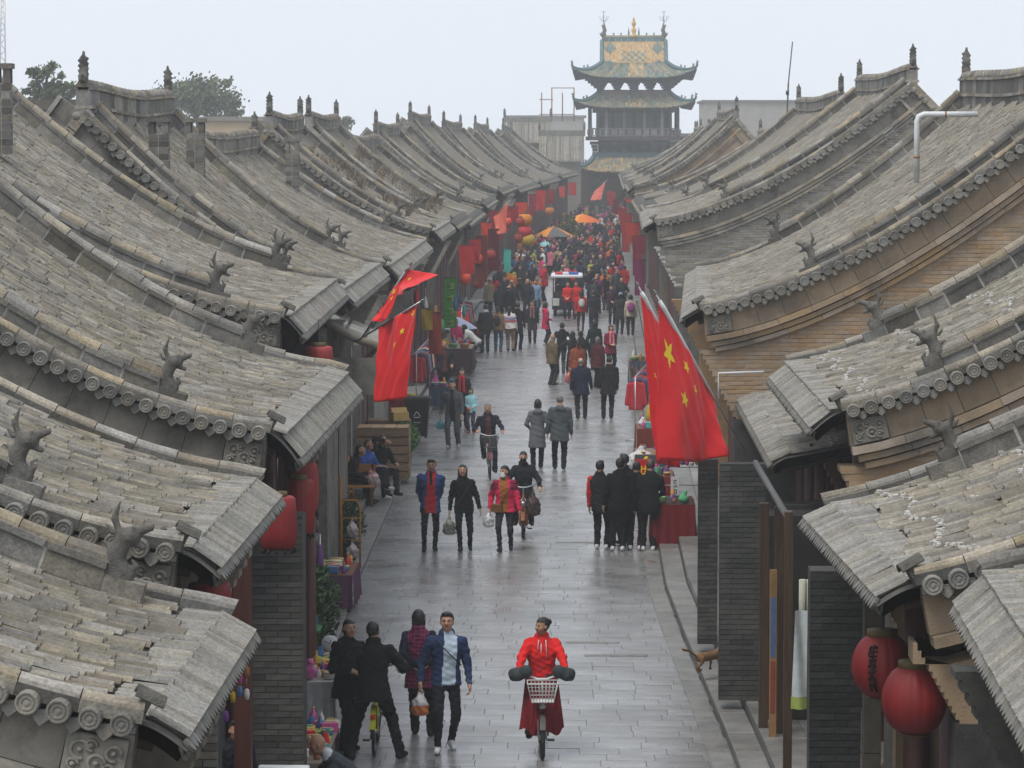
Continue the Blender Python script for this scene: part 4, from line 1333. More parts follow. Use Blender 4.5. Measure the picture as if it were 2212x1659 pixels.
for side in range(4):
    M = Matrix.Rotation(math.pi / 2 * side, 4, 'Z')
    for x in (-4.2, -3.4, -2.6, -.95, .95, 2.6, 3.4):
        b = MB(); b.lathe([(.17, 7.9), (.14, 8.0), (.13, 10.6)], 8, 0, M @ Matrix.Translation((x, -4.1, 0)))
        b.build('gallery_column', T_RAIL if side == 0 and abs(x) < 3 else T_COL, TW)
    b = MB()
    b.box(-4.25, 4.25, -4.14, -4.05, 8.62, 8.72, 0, M); b.box(-4.25, 4.25, -4.14, -4.05, 7.95, 8.05, 0, M)
    for i in range(12):
        x = -4.1 + i * .745
        b.box(x - .3, x + .3, -4.12, -4.07, 8.08, 8.58, 0, M)
    b.build('balustrade', T_RAIL, TW)
    b = MB(); b.box(-3.9, 3.9, -4.2, -4.05, 10.2, 10.55, 0, M); b.build('gallery_beam', T_DARK, TW)
    for i in range(6):
        x = -2.5 + i
        b = MB(); b.box(x - .44, x + .44, -2.98, -2.86, 8.1, 10.2, 0, M); b.box(x - .34, x + .34, -3.0, -2.98, 8.7, 10.1, 1, M)
        b.build('lattice_door', [T_COL, mat('lattice_paper', (.06, .06, .065), (.1, .1, .11), .7)], TW)
b = MB(); b.box(-3.35, 3.35, -2.85, 2.85, 4.0, 10.6); b.build('tower_core', T_DARK, TW)
b = MB(); b.box(-4.55, 4.55, -4.55, 4.55, 7.55, 7.92); b.build('gallery_floor', T_DARK, TW)
for side in range(4):
    M = Matrix.Rotation(math.pi / 2 * side, 4, 'Z')
    b = MB()
    for i in range(9):
        x = -3.7 + .925 * i
        for k in range(3):
            b.box(x - .2 - .1 * k, x + .2 + .1 * k, -3.7 - .22 * k, -3.4, 6.5 + .33 * k, 6.8 + .33 * k, 0, M)
    stuff(b.build('bracket_row', mat('bracket_paint', (.03, .05, .055), (.07, .09, .085)), TW))
    b = MB(); b.box(-3.9, 3.9, -3.75, -3.5, 6.0, 6.45, 0, M); b.build('painted_beam', G_TEAL, TW)
hip_roof('lower_roof', 3.75, 3.75, 5.2, 5.2, 5.9, 4.55, .55, lambda q, t, s_: 0 if (math.sin(q * 313.7 + t * 77.3) * 43758.5) % 1.0 > .72 else 2)
for (x, y) in ((-3.6, -3.6), (3.6, -3.6), (-3.6, 3.6), (3.6, 3.6)):
    b = MB(); b.bev(x - .7, x + .7, y - .7, y + .7, -.1, 4.8, .05); b.build('tower_pier', M_STONEDK, TW)

# ------------------------------------------------------------------ far skyline
def far_block(label, u0, u1, vt, vb, Y, m, depth=8, rib=None, name='far_building'):
    a, b_ = at(u0, vt, Y), at(u1, vt, Y)
    root = thing(name, label, 'building', ((a.x + b_.x) / 2, Y, 0))
    o = Vector(root.location)
    b = MB(o); b.box(a.x, b_.x, Y, Y + depth, 0, a.z - .3); b.build('wall', m, root)
    b = MB(o); b.box(a.x - .3, b_.x + .3, Y - .3, Y + depth + .3, a.z - .3, a.z); b.build('parapet', M_RIDGE, root)
    if rib:
        w = MB(o)
        for i in range(rib):
            x = a.x + (b_.x - a.x) * (i + .5) / rib
            w = MB(o); w.box(x - .5, x + .5, Y - .06, Y - .01, a.z - 2.4, a.z - 1.1); w.build('window', M_GLASS, root)
    return root
M_FARWALL = mat('far_grey_wall', (.24, .225, .20), (.33, .31, .28), .9, .6)
M_FAROCH = mat('far_ochre_wall', (.42, .31, .19), (.50, .38, .25), .9, .5)
far_block('long flat grey building in the haze left of the tower', 1096, 1262, 249, 330, 470, M_FARWALL, 20)
far_block('pale flat-topped block in the haze right of the tower', 1522, 1756, 216, 300, 420, M_FARWALL, 20)
def far_hall(label, u0, u1, vr, ve, Y, depth=3.5):
    a, b_ = at(u0, vr, Y + depth), at(u1, vr, Y + depth); c = at(u0, ve, Y)
    root = thing('far_hall', label, 'building', ((a.x + b_.x) / 2, Y, 0)); o = Vector(root.location)
    b = MB(o); n = int((b_.x - a.x) / .22)
    for i in range(n):
        xa = a.x + (b_.x - a.x) * i / n; w = (b_.x - a.x) / n; rows = []
        for t in np.linspace(0, 1, 6):
            y = Y + depth * (1 - t); z = c.z + (a.z - c.z) * (1 - t) ** 1.4
            rows.append([(xa, y, z), (xa + w * .25, y, z + .06), (xa + w * .6, y, z + .06), (xa + w * .8, y, z)])
        b.grid(rows, 0, False)
    stuff(b.build('tile_field', M_TILE, root))
    b = MB(o); b.box(a.x - .1, b_.x + .1, Y + depth - .15, Y + depth + .15, a.z - .1, a.z + .45); b.build('ridge', M_RIDGE, root)
    b = MB(o); b.box(a.x + .3, b_.x - .3, Y + .9, Y + depth * 1.6, 0, c.z + .2); b.build('wall', M_BRICK, root)
    for x in (a.x, b_.x):
        put('ridge_finial', FINIAL, root, Vector((x, Y + depth, a.z + .4)) - o)
    return root
far_hall('hazy tiled hall with its slope facing the camera left of the tower', 1165, 1262, 292, 350, 297)
far_hall('second hazy tiled hall behind the last left roofs', 1090, 1190, 262, 310, 318)
far_block('dim brown shop front closing the street beneath the tower', 1150, 1345, 352, 480, 318, M_WOODB, 6, name='far_shop')
far_block('dim brown shop front to the right beneath the tower', 1346, 1460, 380, 480, 322, M_WOODB, 6, name='far_shop')
far_block('ochre flat wall showing above the left roofs', 438, 566, 252, 300, 236, M_FAROCH, 6, name='far_wall')
far_block('grey lean-to wall in haze just behind the tower gallery', 1440, 1530, 288, 340, 330, M_FARWALL, 8)
far_block('low dark roof block at the far left skyline', 40, 150, 215, 262, 90, M_BRICK, 6)
fr = thing('steel_sign_frame', 'bare rusty steel sign frame standing on the far roofs', 'frame', at(1200, 250, 351))
b = MB(fr.location); Y = 351.5
for u in (1170, 1192, 1215, 1240):
    p, q = at(u, 262, Y), at(u, 190 if u in (1192, 1240) else 200, Y); b.tube([p, q], .07, 5)
for (ua, ub, v) in ((1190, 1240, 190), (1165, 1240, 247), (1165, 1195, 215)):
    b.tube([at(ua, v, Y), at(ub, v, Y)], .05, 5)
b.build('steel_tubes', mat('rust', (.2, .09, .04), (.3, .14, .06), .8), fr)
po = thing('antenna_pole', 'thin dark pole rising behind the right roofs', 'pole', at(1697, 290, 140))
b = MB(po.location); b.tube([at(1697, 330, 140), at(1703, 180, 140)], .04, 6); b.tube([at(1703, 180, 140), at(1712, 90, 140)], .028, 6)
b.build('pole_shaft', T_COL, po)
b = MB(po.location)
b.tube([at(1701, 205, 140), at(1701, 196, 140)], .08, 6); b.build('pole_clamp', M_BLACKM, po)
ms = thing('lattice_mast', 'pale lattice radio mast fading into the sky at the upper left', 'mast', at(6, 260, 520))
b = MB(ms.location); Y = 520
for du in (-8, 8):
    b.tube([at(6 + du, 270, Y), at(6 + du * .4, -30, Y)], .12, 4)
for k in range(12):
    v = 270 - 25 * k; w = 8 - .4 * k
    b.tube([at(6 - w, v, Y), at(6 + w, v - 12, Y)], .07, 4); b.tube([at(6 + w, v - 12, Y), at(6 - w, v - 25, Y)], .07, 4)
b.build('mast_lattice', M_METAL, ms)

def tree(label, c, rx, rz, nclump, seed, leaf, ground=0.0, name='tree', size=.32, per=60):
    rr = random.Random(seed)
    root = thing(name, label, 'tree', (c.x, c.y, ground))
    o = Vector(root.location)
    b = MB(o)
    top = c.z
    b.tube([(c.x, c.y, ground), (c.x + .2, c.y, ground + (top - ground) * .5), (c.x, c.y, top)], [.35, .25, .12], 8)
    cl = []
    for i in range(nclump):
        a = rr.uniform(0, 6.28); q = rr.random() ** .5; zz = rr.uniform(-1, 1)
        w = math.sqrt(max(0, 1 - zz * zz * .85))
        p = Vector((c.x + math.cos(a) * q * w * rx, c.y + math.sin(a) * q * w * rx, c.z + zz * rz * rr.uniform(.6, 1)))
        cl.append(p)
        if i < 16:
            m = Vector((c.x, c.y, top - rz * .6)).lerp(p, .55) + Vector((0, 0, .2))
            b.tube([(c.x, c.y, top - rz * .9), m, p], [.12, .07, .02], 5)
    b.build('trunk', T_COL, root)
    V, F = [], []
    for p in cl:
        cr = rr.uniform(.35, .8) * rx * .33
        for _ in range(per):
            d = Vector((rr.gauss(0, 1), rr.gauss(0, 1), rr.gauss(0, .8))) * cr * .55
            q = p + d; ax = Vector((rr.uniform(-1, 1), rr.uniform(-1, 1), rr.uniform(-.4, 1))).normalized(); t = ax.orthogonal().normalized(); u = ax.cross(t)
            s_ = size * rr.uniform(.5, 1.2); k = len(V)
            V += [q + t * s_ * .6, q + u * s_ * .35, q - t * s_ * .6, q - u * s_ * .35]; F.append((k, k + 1, k + 2, k + 3))
    me = np_mesh('crown', np.array([tuple(v - o) for v in V]), np.array(F), leaf)
    put('crown', me, root)
    return root
M_LEAF = mat('tree_leaf', (.05, .075, .035), (.11, .135, .06), .7, 1.0, isl=.4, hue=.4)
tree('broad hazy tree behind the left roofs, crown spreading to the right', at(425, 212, 250), 3.4, 1.5, 70, 3, M_LEAF)
tree('small hazy tree beside the broad one, over the ridge', at(492, 236, 262), 1.3, 1.0, 20, 5, M_LEAF)
tree('thin hazy tree at the upper left between chimney and ridge', at(96, 180, 175), 1.3, 1.1, 30, 8, M_LEAF, size=.26)
tree('wispy hazy tree showing behind the left ridge finials', at(140, 205, 180), 1.1, .8, 22, 9, M_LEAF, size=.26)
tree('far tree in the haze peeping over the middle-left roofs', at(735, 268, 300), 1.6, .6, 22, 14, M_LEAF, size=.26)
# ------------------------------------------------------------------ people
SKIN = mat('skin', (.47, .265, .17), (.56, .33, .22), .55, 9.0, spec=.35)
SKIN_D = mat('skin_tanned', (.35, .185, .11), (.43, .24, .15), .55, 9.0, spec=.35)
HAIR = mat('hair_black', (.010, .009, .009), (.022, .019, .017), .42, 30.0, bump=.5, bscale=90)
HAIR_G = mat('hair_grey', (.12, .11, .10), (.22, .20, .18), .5, 30.0, bump=.5, bscale=90)
EYE_M = mat('eye_dark', (.012, .010, .010), None, .3)
LIP_M = mat('lips', (.34, .11, .09), (.38, .14, .11), .5)
def two_bone(a, w, l1, l2, pole):
    a, w, pole = np.array(a, float), np.array(w, float), np.array(pole, float)
    d = w - a; L = np.linalg.norm(d); mx = (l1 + l2) * .995
    if L > mx:
        w = a + d * (mx / L); d = w - a; L = mx
    u = d / max(L, 1e-6)
    x = (l1 * l1 - l2 * l2 + L * L) / (2 * L); h = math.sqrt(max(0, l1 * l1 - x * x))
    p = pole - u * (pole @ u); p /= max(1e-6, np.linalg.norm(p))
    return a + u * x + p * h, w
def nrm(v):
    v = np.array(v, float); return v / max(1e-9, np.linalg.norm(v))

def body(H=1.7, top=(.02, .02, .025), bot=(.015, .015, .018), shoe=(.02, .02, .02), hair='short', hairm=None, skin=None, inner=None, sleeve=None, cuff=None,
         hem=.80, hemw=1.0, fat=1.0, female=False, lean=0.0, pel=(0, 0, .93), hr=None, hl=None, fr=None, fl=None, head=(0, 0), fyaw=(8, -8),
         paint=None, pmats=(), hb=.017, hh=.0095, hn=.0072, collar=True, hood=False, toe=(0, 0), curl=.5, legs='trousers', cap=None, wide=1.0, skirt=None, poles=None, fingers=True):
    """one continuous figure in its own frame: faces +y, right hand on +x"""
    mats = [skin or SKIN, flat(top), flat(bot), flat(shoe, .5), hairm or HAIR, EYE_M, LIP_M, flat(inner or top), flat(sleeve or top), flat(cap or (.5, .5, .5))] + [flat(c) for c in pmats]
    pel = np.array(pel, float); sn, cs = math.sin(R(lean)), math.cos(R(lean))
    Fm = np.array([[1, 0, 0], [0, cs, sn], [0, -sn, cs]])      # columns: x, y, z axes of the torso
    Fm = np.stack([np.array([1, 0, 0]), np.array([0, cs, -sn]), np.array([0, sn, cs])], 1)
    ra = .045 * math.sin(H * 733 + 91 * sum(top) + 37 * hem + 3 * head[0])          # weight on one leg
    if pel[2] > .8 and abs(lean) < 12:
        pel[0] += ra * .55; Fm = np.array(Matrix.Rotation(ra, 3, 'Y') @ Matrix.Rotation(ra * 2.2, 3, 'Z')) @ Fm
    TL = lambda p: pel + Fm @ np.array(p, float)
    sw = .172 if female else .19
    f = fat
    s = SDF()
    hz = hem - .93
    zs = [hz, min(-.02, hz + .05), .14, .28, .40, .465, .515, .555]
    rx = [.182 * f * hemw, .178 * f * (1 + (hemw - 1) * .5), .160 * f, .178 * f, .195 * (.94 if female else 1), .165, .095, .062]
    ry = [.138 * f * hemw, .132 * f, .118 * f, .126 * f, .118, .092, .072, .058]
    cyy = [0, 0, .008, .008, 0, -.008, -.008, 0]
    if hz < -.1:
        zs = [hz] + [-.05] + zs[2:]; rx[1], ry[1] = .18 * f, .135 * f
    s.prof(zs, rx, ry, cyy, Fm, pel, 1, .02, pw=2.25)
    if hood:
        s.ell(TL((0, -.085, .47)), (.12, .07, .075), 1, .03)
    elif collar:
        s.cap(TL((-.03, -.02, .53)), TL((.03, -.02, .53)), .066, .066, 1, .02)
    s.ell(pel + np.array([0, -.005, -.05]), (.150 * f, .105 * f, .12), 2, .01)
    if hem > .83:
        s.ell(pel + np.array([0, -.05, -.06]), (.145 * f, .10 * f, .11), 2, .03)
    hands = []
    hr = (sw + .075, .03, .80) if hr is None else hr
    hl = (-sw - .075, .03, .80) if hl is None else hl
    for sd, tg in ((1, hr), (-1, hl)):
        sh = TL((sd * sw, -.005, .425))
        pole = np.array([sd * .55, -1, -.25]) if poles is None else np.array([sd * poles[0], poles[1], poles[2]])
        el, wr = two_bone(sh, tg, .285, .25, pole)
        d = nrm(wr - el)
        m = 8
        s.cap(sh, el, .066 * (f * .4 + .6) * wide, .052 * wide, m, .035)
        s.cap(el, wr - d * .015, .052 * wide, .040 * wide, m, .025)
        hands.append((sd, el, wr, d))
    ankles = []
    fr = (.095, 0, 0) if fr is None else fr
    fl = (-.095, 0, 0) if fl is None else fl
    for i, (sd, tg) in enumerate(((1, fr), (-1, fl))):
        hp = pel + np.array([sd * .088, 0, -.04])
        an = np.array(tg, float) + np.array([0, 0, .085])
        kn, an = two_bone(hp, an, .435, .42, np.array([sd * .12, 1, .1]))
        lm = 0 if legs == 'bare' else 2
        if legs == 'leggings':
            s.cap(hp, kn, .086 * f, .060, 2, .03); s.cap(kn, an, .060, .042, 2, .02)
        elif legs == 'baggy':
            s.cap(hp, kn, .095 * f, .080, 2, .03); s.cap(kn, an, .078, .068, 2, .02)
        else:
            s.cap(hp, kn, .096 * f, .073, 2, .03); s.cap(kn, an - np.array([0, 0, .01]), .071, .060, lm, .02)
        ya = R(fyaw[i]); tp = R(toe[i])
        fd = np.array([math.sin(ya) * math.cos(tp), math.cos(ya) * math.cos(tp), math.sin(tp)])
        heel = an + np.array([0, 0, -.045]) - fd * .045
        toe_ = heel + fd * .185
        s.cap(heel, toe_, .041, .036, 3, .02); s.cap(heel + fd * .03 + np.array([0, 0, .03]), heel + fd * .1 + np.array([0, 0, .012]), .042, .036, 3, .02)
        s.cap(an + np.array([0, 0, .0]), heel + np.array([0, 0, .01]), .04, .04, 3, .01)
        ankles.append(an)
    if skirt:
        zk, w0, w1 = skirt
        s.prof([zk - .93, .02], [w1, .17 * f], [w1 * .8, .125 * f], [0.02, 0], Fm, pel, 2, .02)
    V, Q, m = s.mesh(hb)
    Vs, Qs, ms = [V], [Q], [m]
    # --- head and neck
    nb = TL((0, -.012, .50)); hy, hp_ = R(head[0]), R(head[1])
    Hm = np.array(Matrix.Rotation(-hy, 3, 'Z') @ Matrix.Rotation(-hp_, 3, 'X'))
    base = TL((0, .004, .575)); hc = base + np.array([0, .012 + .06 * sn, .088])
    T = lambda p: hc + Hm @ np.array(p, float)
    loc = lambda P: (P - hc) @ Hm
    q = SDF()
    q.cap(nb, hc + Hm @ np.array([0, -.02, -.05]), .056 if not female else .048, .052 if not female else .046, 0, .02)
    q.ell(T((0, -.004, .022)), (.073, .090, .090), 0, .02, Hm)
    q.ell(T((0, .022, -.052)), (.056, .063, .060), 0, .035, Hm)
    q.ell(T((0, .045, -.088)), (.026, .022, .02), 0, .02, Hm)
    q.ell(T((.038, .05, -.02)), (.03, .028, .03), 0, .02, Hm); q.ell(T((-.038, .05, -.02)), (.03, .028, .03), 0, .02, Hm)
    q.cap(T((0, .085, .018)), T((0, .103, -.022)), .009, .015, 0, .012)
    q.cap(T((.010, .09, -.024)), T((-.010, .09, -.024)), .011, .011, 0, .01)
    for e in (1, -1):
        q.ell(T((e * .077, -.004, -.006)), (.011, .020, .031), 0, .008, Hm)
        q.ell(T((e * .030, .0805, .012)), (.011, .006, .0042), 5, .0, Hm, .001)
        q.cap(T((e * .016, .0885, .030)), T((e * .047, .079, .031)), .0042, .003, 4, .004, .001)
    q.cap(T((-.019, .083, -.053)), T((.019, .083, -.053)), .0075, .0075, 6, .006, .003)
    def cutf(y0, z1, zb):
        def c(P):
            L = loc(P); return np.maximum(np.minimum(L[..., 1] - y0 + .25 * np.abs(L[..., 0]), z1 - L[..., 2]), zb - L[..., 2])
        return c
    hm = 4
    if hair in ('short', 'fringe', 'crop'):
        th = .006 if hair == 'crop' else .014
        q.ell(T((0, -.012, .030)), (.075 + th * .7, .092 + th * .6, .088 + th), hm, .004, Hm, .001, cutf(.025, .062 if hair != 'fringe' else .03, -.055))
        if hair == 'short':
            q.ell(T((.01, .045, .098)), (.055, .045, .025), hm, .02, Hm)
    elif hair == 'thin':
        q.ell(T((0, -.022, .012)), (.080, .084, .082), hm, .004, Hm, .001, lambda P: np.maximum(np.maximum(loc(P)[..., 1] - .01, loc(P)[..., 2] - .045), -.06 - loc(P)[..., 2]))
    elif hair == 'bald':
        pass
    else:
        q.ell(T((0, -.016, .030)), (.082, .102, .099), hm, .004, Hm, .001, cutf(.025, .060, -.075))
        if hair == 'pony':
            q.cap(T((0, -.10, .05)), T((0, -.135, -.02)), .034, .040, hm, .02); q.cap(T((0, -.135, -.02)), T((0, -.12, -.15)), .04, .018, hm, .02)
        elif hair == 'bun':
            q.ell(T((0, -.11, .05)), (.045, .045, .045), hm, .01, Hm)
        elif hair == 'long':
            q.cap(T((0, -.055, .0)), T((0, -.085, -.22)), .078, .06, hm, .03)
            for e in (1, -1): q.cap(T((e * .066, .0, .0)), T((e * .075, -.02, -.19)), .03, .022, hm, .02)
        elif hair == 'bob':
            q.cap(T((0, -.045, .0)), T((0, -.045, -.05)), .076, .064, hm, .03)
            for e in (1, -1): q.cap(T((e * .068, .004, .025)), T((e * .073, -.008, -.085)), .024, .022, hm, .02)
    if cap is not None:
        q.ell(T((0, -.008, .05)), (.092, .106, .085), 9, .004, Hm, .002, lambda P: .03 - loc(P)[..., 2])
        q.ell(T((0, .1, .042)), (.065, .075, .010), 9, .006, Hm)
    V, Q2, m = q.mesh(hh)
    off = sum(len(v) for v in Vs); Vs.append(V); Qs.append(Q2 + off); ms.append(m)
    # --- hands with five fingers
    for (sd, el, wr, d) in hands:
        g_ = SDF()
        hint = np.array([0, 1, 0.15]) if abs(d[1]) < .75 else np.array([-sd * 1.0, 0, .35])
        w = nrm(hint - d * (hint @ d)); n = np.cross(d, w) * (-sd)       # n: the way the palm looks
        if n[0] * sd > 0 and abs(d[1]) < .75: n = -n
        s0 = wr
        g_.cap(s0 - d * .04, s0 + d * .02, .029, .027, 0, .01)
        Rm = np.stack([w, n, d], 1)
        g_.ell(s0 + d * .055, (.040, .017, .052), 0, .012, Rm)
        if fingers:
            for k, (o_, ln) in enumerate(((.029, .066), (.0105, .076), (-.009, .070), (-.028, .054))):
                a0 = s0 + d * (.092 - abs(o_) * .15) + w * o_
                c1, c2 = curl * .6, curl * 1.5
                a1 = a0 + (d * math.cos(c1) + n * math.sin(c1)) * ln * .52
                a2 = a1 + (d * math.cos(c2) + n * math.sin(c2)) * ln * .48
                g_.cap(a0 - d * .02, a1, .0098, .0090, 0, .002); g_.cap(a1, a2, .0088, .0072, 0, .002)
            t0 = s0 + d * .03 + w * .026; t1 = t0 + nrm(d * .7 + w * .7 + n * .25) * .034; t2 = t1 + nrm(d * .95 + w * .2 + n * .4) * .03
            g_.cap(t0, t1, .0125, .0105, 0, .006); g_.cap(t1, t2, .0102, .0082, 0, .002)
        else:
            g_.ell(s0 + d * .12 + n * .015, (.036, .02, .045), 0, .012, Rm)
        V, Q2, m = g_.mesh(hn)
        off = sum(len(v) for v in Vs); Vs.append(V); Qs.append(Q2 + off); ms.append(m)
    V = np.concatenate(Vs); Q = np.concatenate(Qs); m = np.concatenate(ms)
    C = V[Q].mean(1)
    TLc = (C - pel) @ Fm
    if inner is not None:
        msk = (m == 1) & (TLc[:, 1] > .02) & (np.abs(TLc[:, 0]) < .045 + .06 * np.clip(.5 - TLc[:, 2], 0, .6)) & (TLc[:, 2] < .55)
        m[msk] = 7
    if paint is not None:
        paint(m, TLc, C)
    Sc = H / 1.7
    me = np_mesh('person', V * Sc, Q, mats, m, smooth=True)
    if hb < .03:                                                # cloth creases
        nv = len(Vs[0]); N = np.zeros(len(V) * 3, np.float32); me.vertex_normals.foreach_get('vector', N); N = N.reshape(-1, 3)
        x, y, z = V[:, 0], V[:, 1], V[:, 2]; k = 6.3 * H
        fz = np.sin(33 * z + 21 * x + k) * np.sin(19 * z - 26 * y + 2 * k) + .7 * np.sin(58 * z + 30 * x - 22 * y + k) * np.sin(23 * x + 14 * z) + .5 * np.sin(85 * z - 40 * x)
        amp = np.zeros(len(V)); amp[:nv] = .0062; low = np.zeros(len(V), bool); low[:nv] = z[:nv] < .13; amp[low] = 0
        V = V + N * (amp * fz)[:, None]
        me.vertices.foreach_set('co', (V * Sc).astype(np.float32).ravel()); me.update()
    me['scale'] = Sc
    info = dict(S=Sc, head=(hc * Sc, Hm), hands=[(h[2] + h[3] * .09) * Sc for h in hands], pel=pel * Sc, Fm=Fm, TL=lambda p: TL(p) * Sc, HT=lambda p: T(p) * Sc)
    return me, info

PEOPLE = {}
def person(label, pos, face, group=None, extras=(), key=None, **kw):
    me, info = body(**kw)
    o = put('person', me, None, pos)
    o.rotation_euler = (0, 0, R(180 + face))
    tag(o, label, 'person', group)
    o['height'] = kw.get('H', 1.7)
    for e in extras:
        e(o, info)
    if key:
        PEOPLE[key] = (o, info)
    return o
# --- clothing and carried pieces that are parts of a figure
def x_glasses(o, I):
    hc, Hm = I['head']; S = I['S']; b = MB()
    T = lambda p: Vector(hc + Hm @ np.array(p) * S)
    for e in (1, -1):
        b.tube([T((e * .031 + .021 * math.cos(t), .095, .010 + .015 * math.sin(t))) for t in np.linspace(0, 6.283, 13)], .0022 * S, 5, 0, False)
        b.tube([T((e * .052, .092, .014)), T((e * .078, .01, .01))], .002 * S, 5)
    b.tube([T((-.01, .097, .013)), T((.01, .097, .013))], .002 * S, 5)
    b.build('glasses', M_BLACKM, o)
def x_mask(c):
    def f(o, I):
        hc, Hm = I['head']; S = I['S']; b = MB(); rows = []
        for z in np.linspace(.0, -.098, 6):
            rows.append([tuple(hc + Hm @ (np.array([.066 * math.sin(a) * (1 - abs(z + .05) * 1.6), .02 + .083 * math.cos(a) * (1 - abs(z + .045) * 1.4) + .008, z])) * S) for a in np.linspace(-1.35, 1.35, 11)])
        b.grid(rows, 0, True)
        b.build('face_mask', flat(c, .8), o)
    return f
def x_strap(c, a=(-.16, .06, .45), b_=(.17, .09, -.02), bag=None):
    def f(o, I):
        TL = I['TL']; b = MB()
        def arc(yy):
            return [TL((a[0] + (b_[0] - a[0]) * t, yy * (math.sin(math.pi * (.15 + .7 * t)) * .055 + .085 + .03), a[2] + (b_[2] - a[2]) * t)) for t in np.linspace(0, 1, 8)]
        b.tube(arc(1) + arc(-1)[::-1], .016, 6, 0, flatten=.45)
        b.build('bag_strap', flat(c, .6), o)
        b = MB()
        if bag:
            p = TL(bag); M = Matrix.Translation(Vector(p))
            b.bev(-.10, .10, -.04, .045, -.075, .075, .015, 0, M)
            b.build('shoulder_bag', flat(c, .6), o)
    return f
def x_backpack(c, big=1.0):
    def f(o, I):
        TL = I['TL']; S = I['S']
        s = SDF(); s.ell((0, -.19, .26), (.135 * big, .085 * big, .18 * big), 0, .01); s.ell((0, -.24, .19), (.10 * big, .05, .09 * big), 0, .02)
        for e in (1, -1):
            s.cap((e * .09, -.12, .42), (e * .11, .06, .43), .018, .018, 0, .01); s.cap((e * .11, .06, .43), (e * .12, .11, .26), .018, .016, 0, .01)
        V, Q, m = s.mesh(.018)
        V = np.array([TL(v) for v in V])
        put('backpack', np_mesh('backpack', V, Q, flat(c, .7), smooth=True), o)
    return f
def x_scarf(c, hang=True):
    def f(o, I):
        TL = I['TL']; s = SDF()
        for t in np.linspace(0, 6.283, 9)[:-1]:
            a, b = t, t + .79
            s.cap((.075 * math.cos(a), .02 + .075 * math.sin(a), .535), (.075 * math.cos(b), .02 + .075 * math.sin(b), .535), .036, .036, 0, .02)
        if hang:
            s.cap((.05, .10, .5), (.07, .145, .15), .036, .042, 0, .02); s.cap((-.05, .10, .5), (-.06, .145, .12), .036, .042, 0, .02)
        V, Q, m = s.mesh(.016); V = np.array([TL(v) for v in V])
        put('scarf', np_mesh('scarf', V, Q, flat(c, .85), smooth=True), o)
    return f
def x_phone(c=(.75, .76, .78), i=0):
    def f(o, I):
        p = I['hands'][i]; b = MB(); b.bev(-.036, .036, -.006, .006, -.07, .07, .004, 0, Matrix.Translation(Vector(p) + Vector((0, .02, .03))) @ Matrix.Rotation(R(-25), 4, 'X'))
        b.build('phone', flat(c, .3), o)
    return f
def bag(label, p, w, h, d, c, rough=.4, c2=None, kind='shopping_bag', fill=None):
    """a plastic carrier bag hanging from a hand at p"""
    root = thing(kind, label, 'bag', (p[0], p[1], p[2] - h))
    s = SDF(); s.ell((0, 0, h * .36), (w * .5, d * .5, h * .36), 0, .03); s.cap((0, 0, h * .5), (0, 0, h * .82), w * .34, w * .10, 0, .04)
    s.cap((-w * .3, 0, h * .16), (w * .3, 0, h * .16), d * .34, d * .34, 0, .03)
    V, Q, m = s.mesh(.016)
    V = V + np.stack([.008 * np.sin(V[:, 2] * 60 + V[:, 1] * 40), .008 * np.sin(V[:, 0] * 70 + V[:, 2] * 30), 0 * V[:, 0]], 1)
    V[:, 2] = np.maximum(V[:, 2], 0)
    mats = [mat('bag_' + label.replace(' ', '_')[:40], c, c2 or tuple(min(1, x * 1.3) for x in c), rough, 7.0, spec=.6)]
    mi = np.zeros(len(Q), int)
    if fill:
        mats.append(flat(fill, .5)); zc = V[Q].mean(1)[:, 2]; mi = (zc < h * .42).astype(int)
    put('bag_body', np_mesh('bag_body', V, Q, mats, mi, True), root)
    b = MB()
    for e in (1, -1):
        b.tube([(e * w * .12, 0, h * .8), (e * w * .06, .01, h * .92), (0, 0, h * 1.0)], .006, 5)
    b.build('bag_handle', mats[0], root)
    return root
def wpt(o, p):
    """figure-space point -> world"""
    M = Matrix.Translation(o.location) @ Matrix.Rotation(o.rotation_euler[2], 4, 'Z')
    return M @ Vector(p)
def g2(u, v, z=0.0):
    p = gnd(u, v, z); return Vector((p.x, p.y, z))
BLK, NAVY, GREY = (.006, .006, .008), (.018, .022, .045), (.075, .085, .09)
WALK = dict(fr=(.085, .20, 0), fl=(-.085, -.17, .03), hr=(.25, -.08, .82), hl=(-.25, .20, .86), toe=(6, -18), pel=(0, 0, .905))
WALK2 = dict(fr=(.085, -.17, .03), fl=(-.085, .20, 0), hr=(.25, .20, .86), hl=(-.25, -.08, .82), toe=(-18, 6), pel=(0, 0, .905))
LO = dict(hb=.022, hh=.0125, hn=.0095)

# --- foreground
def plaid(m, T, C):
    k = (m == 1)
    grid = ((np.mod(T[:, 0] + .5, .045) < .013) | (np.mod(T[:, 2] + 1, .05) < .015))
    m[k & grid] = 10
    m[k & (np.abs(T[:, 2] - .045) < .022)] = 11
person('older woman seen from behind in a purple plaid vest, hands clasped at her back', g2(912, 1588), 180, H=1.63, top=(.085, .012, .035), sleeve=(.016, .018, .035),
       bot=BLK, hair='bob', female=True, fat=1.12, hem=.66, hemw=1.12, hr=(.04, -.175, .98), hl=(-.05, -.185, 1.0), fr=(.12, -.06, 0), fl=(-.10, .10, 0),
       paint=plaid, pmats=((.22, .03, .10), (.02, .02, .03)), curl=.9, head=(6, -4), poles=(1.2, -.4, .1))
def shirt(m, T, C):
    k = (m == 1) & (T[:, 1] > .03) & (T[:, 0] > -.10 - .04 * T[:, 2]) & (T[:, 0] < .045 + .05 * np.clip(.4 - T[:, 2], 0, 1)) & (T[:, 2] < .56)
    m[k] = 10
    m[(m == 8) & (C[:, 2] < .885)] = 11
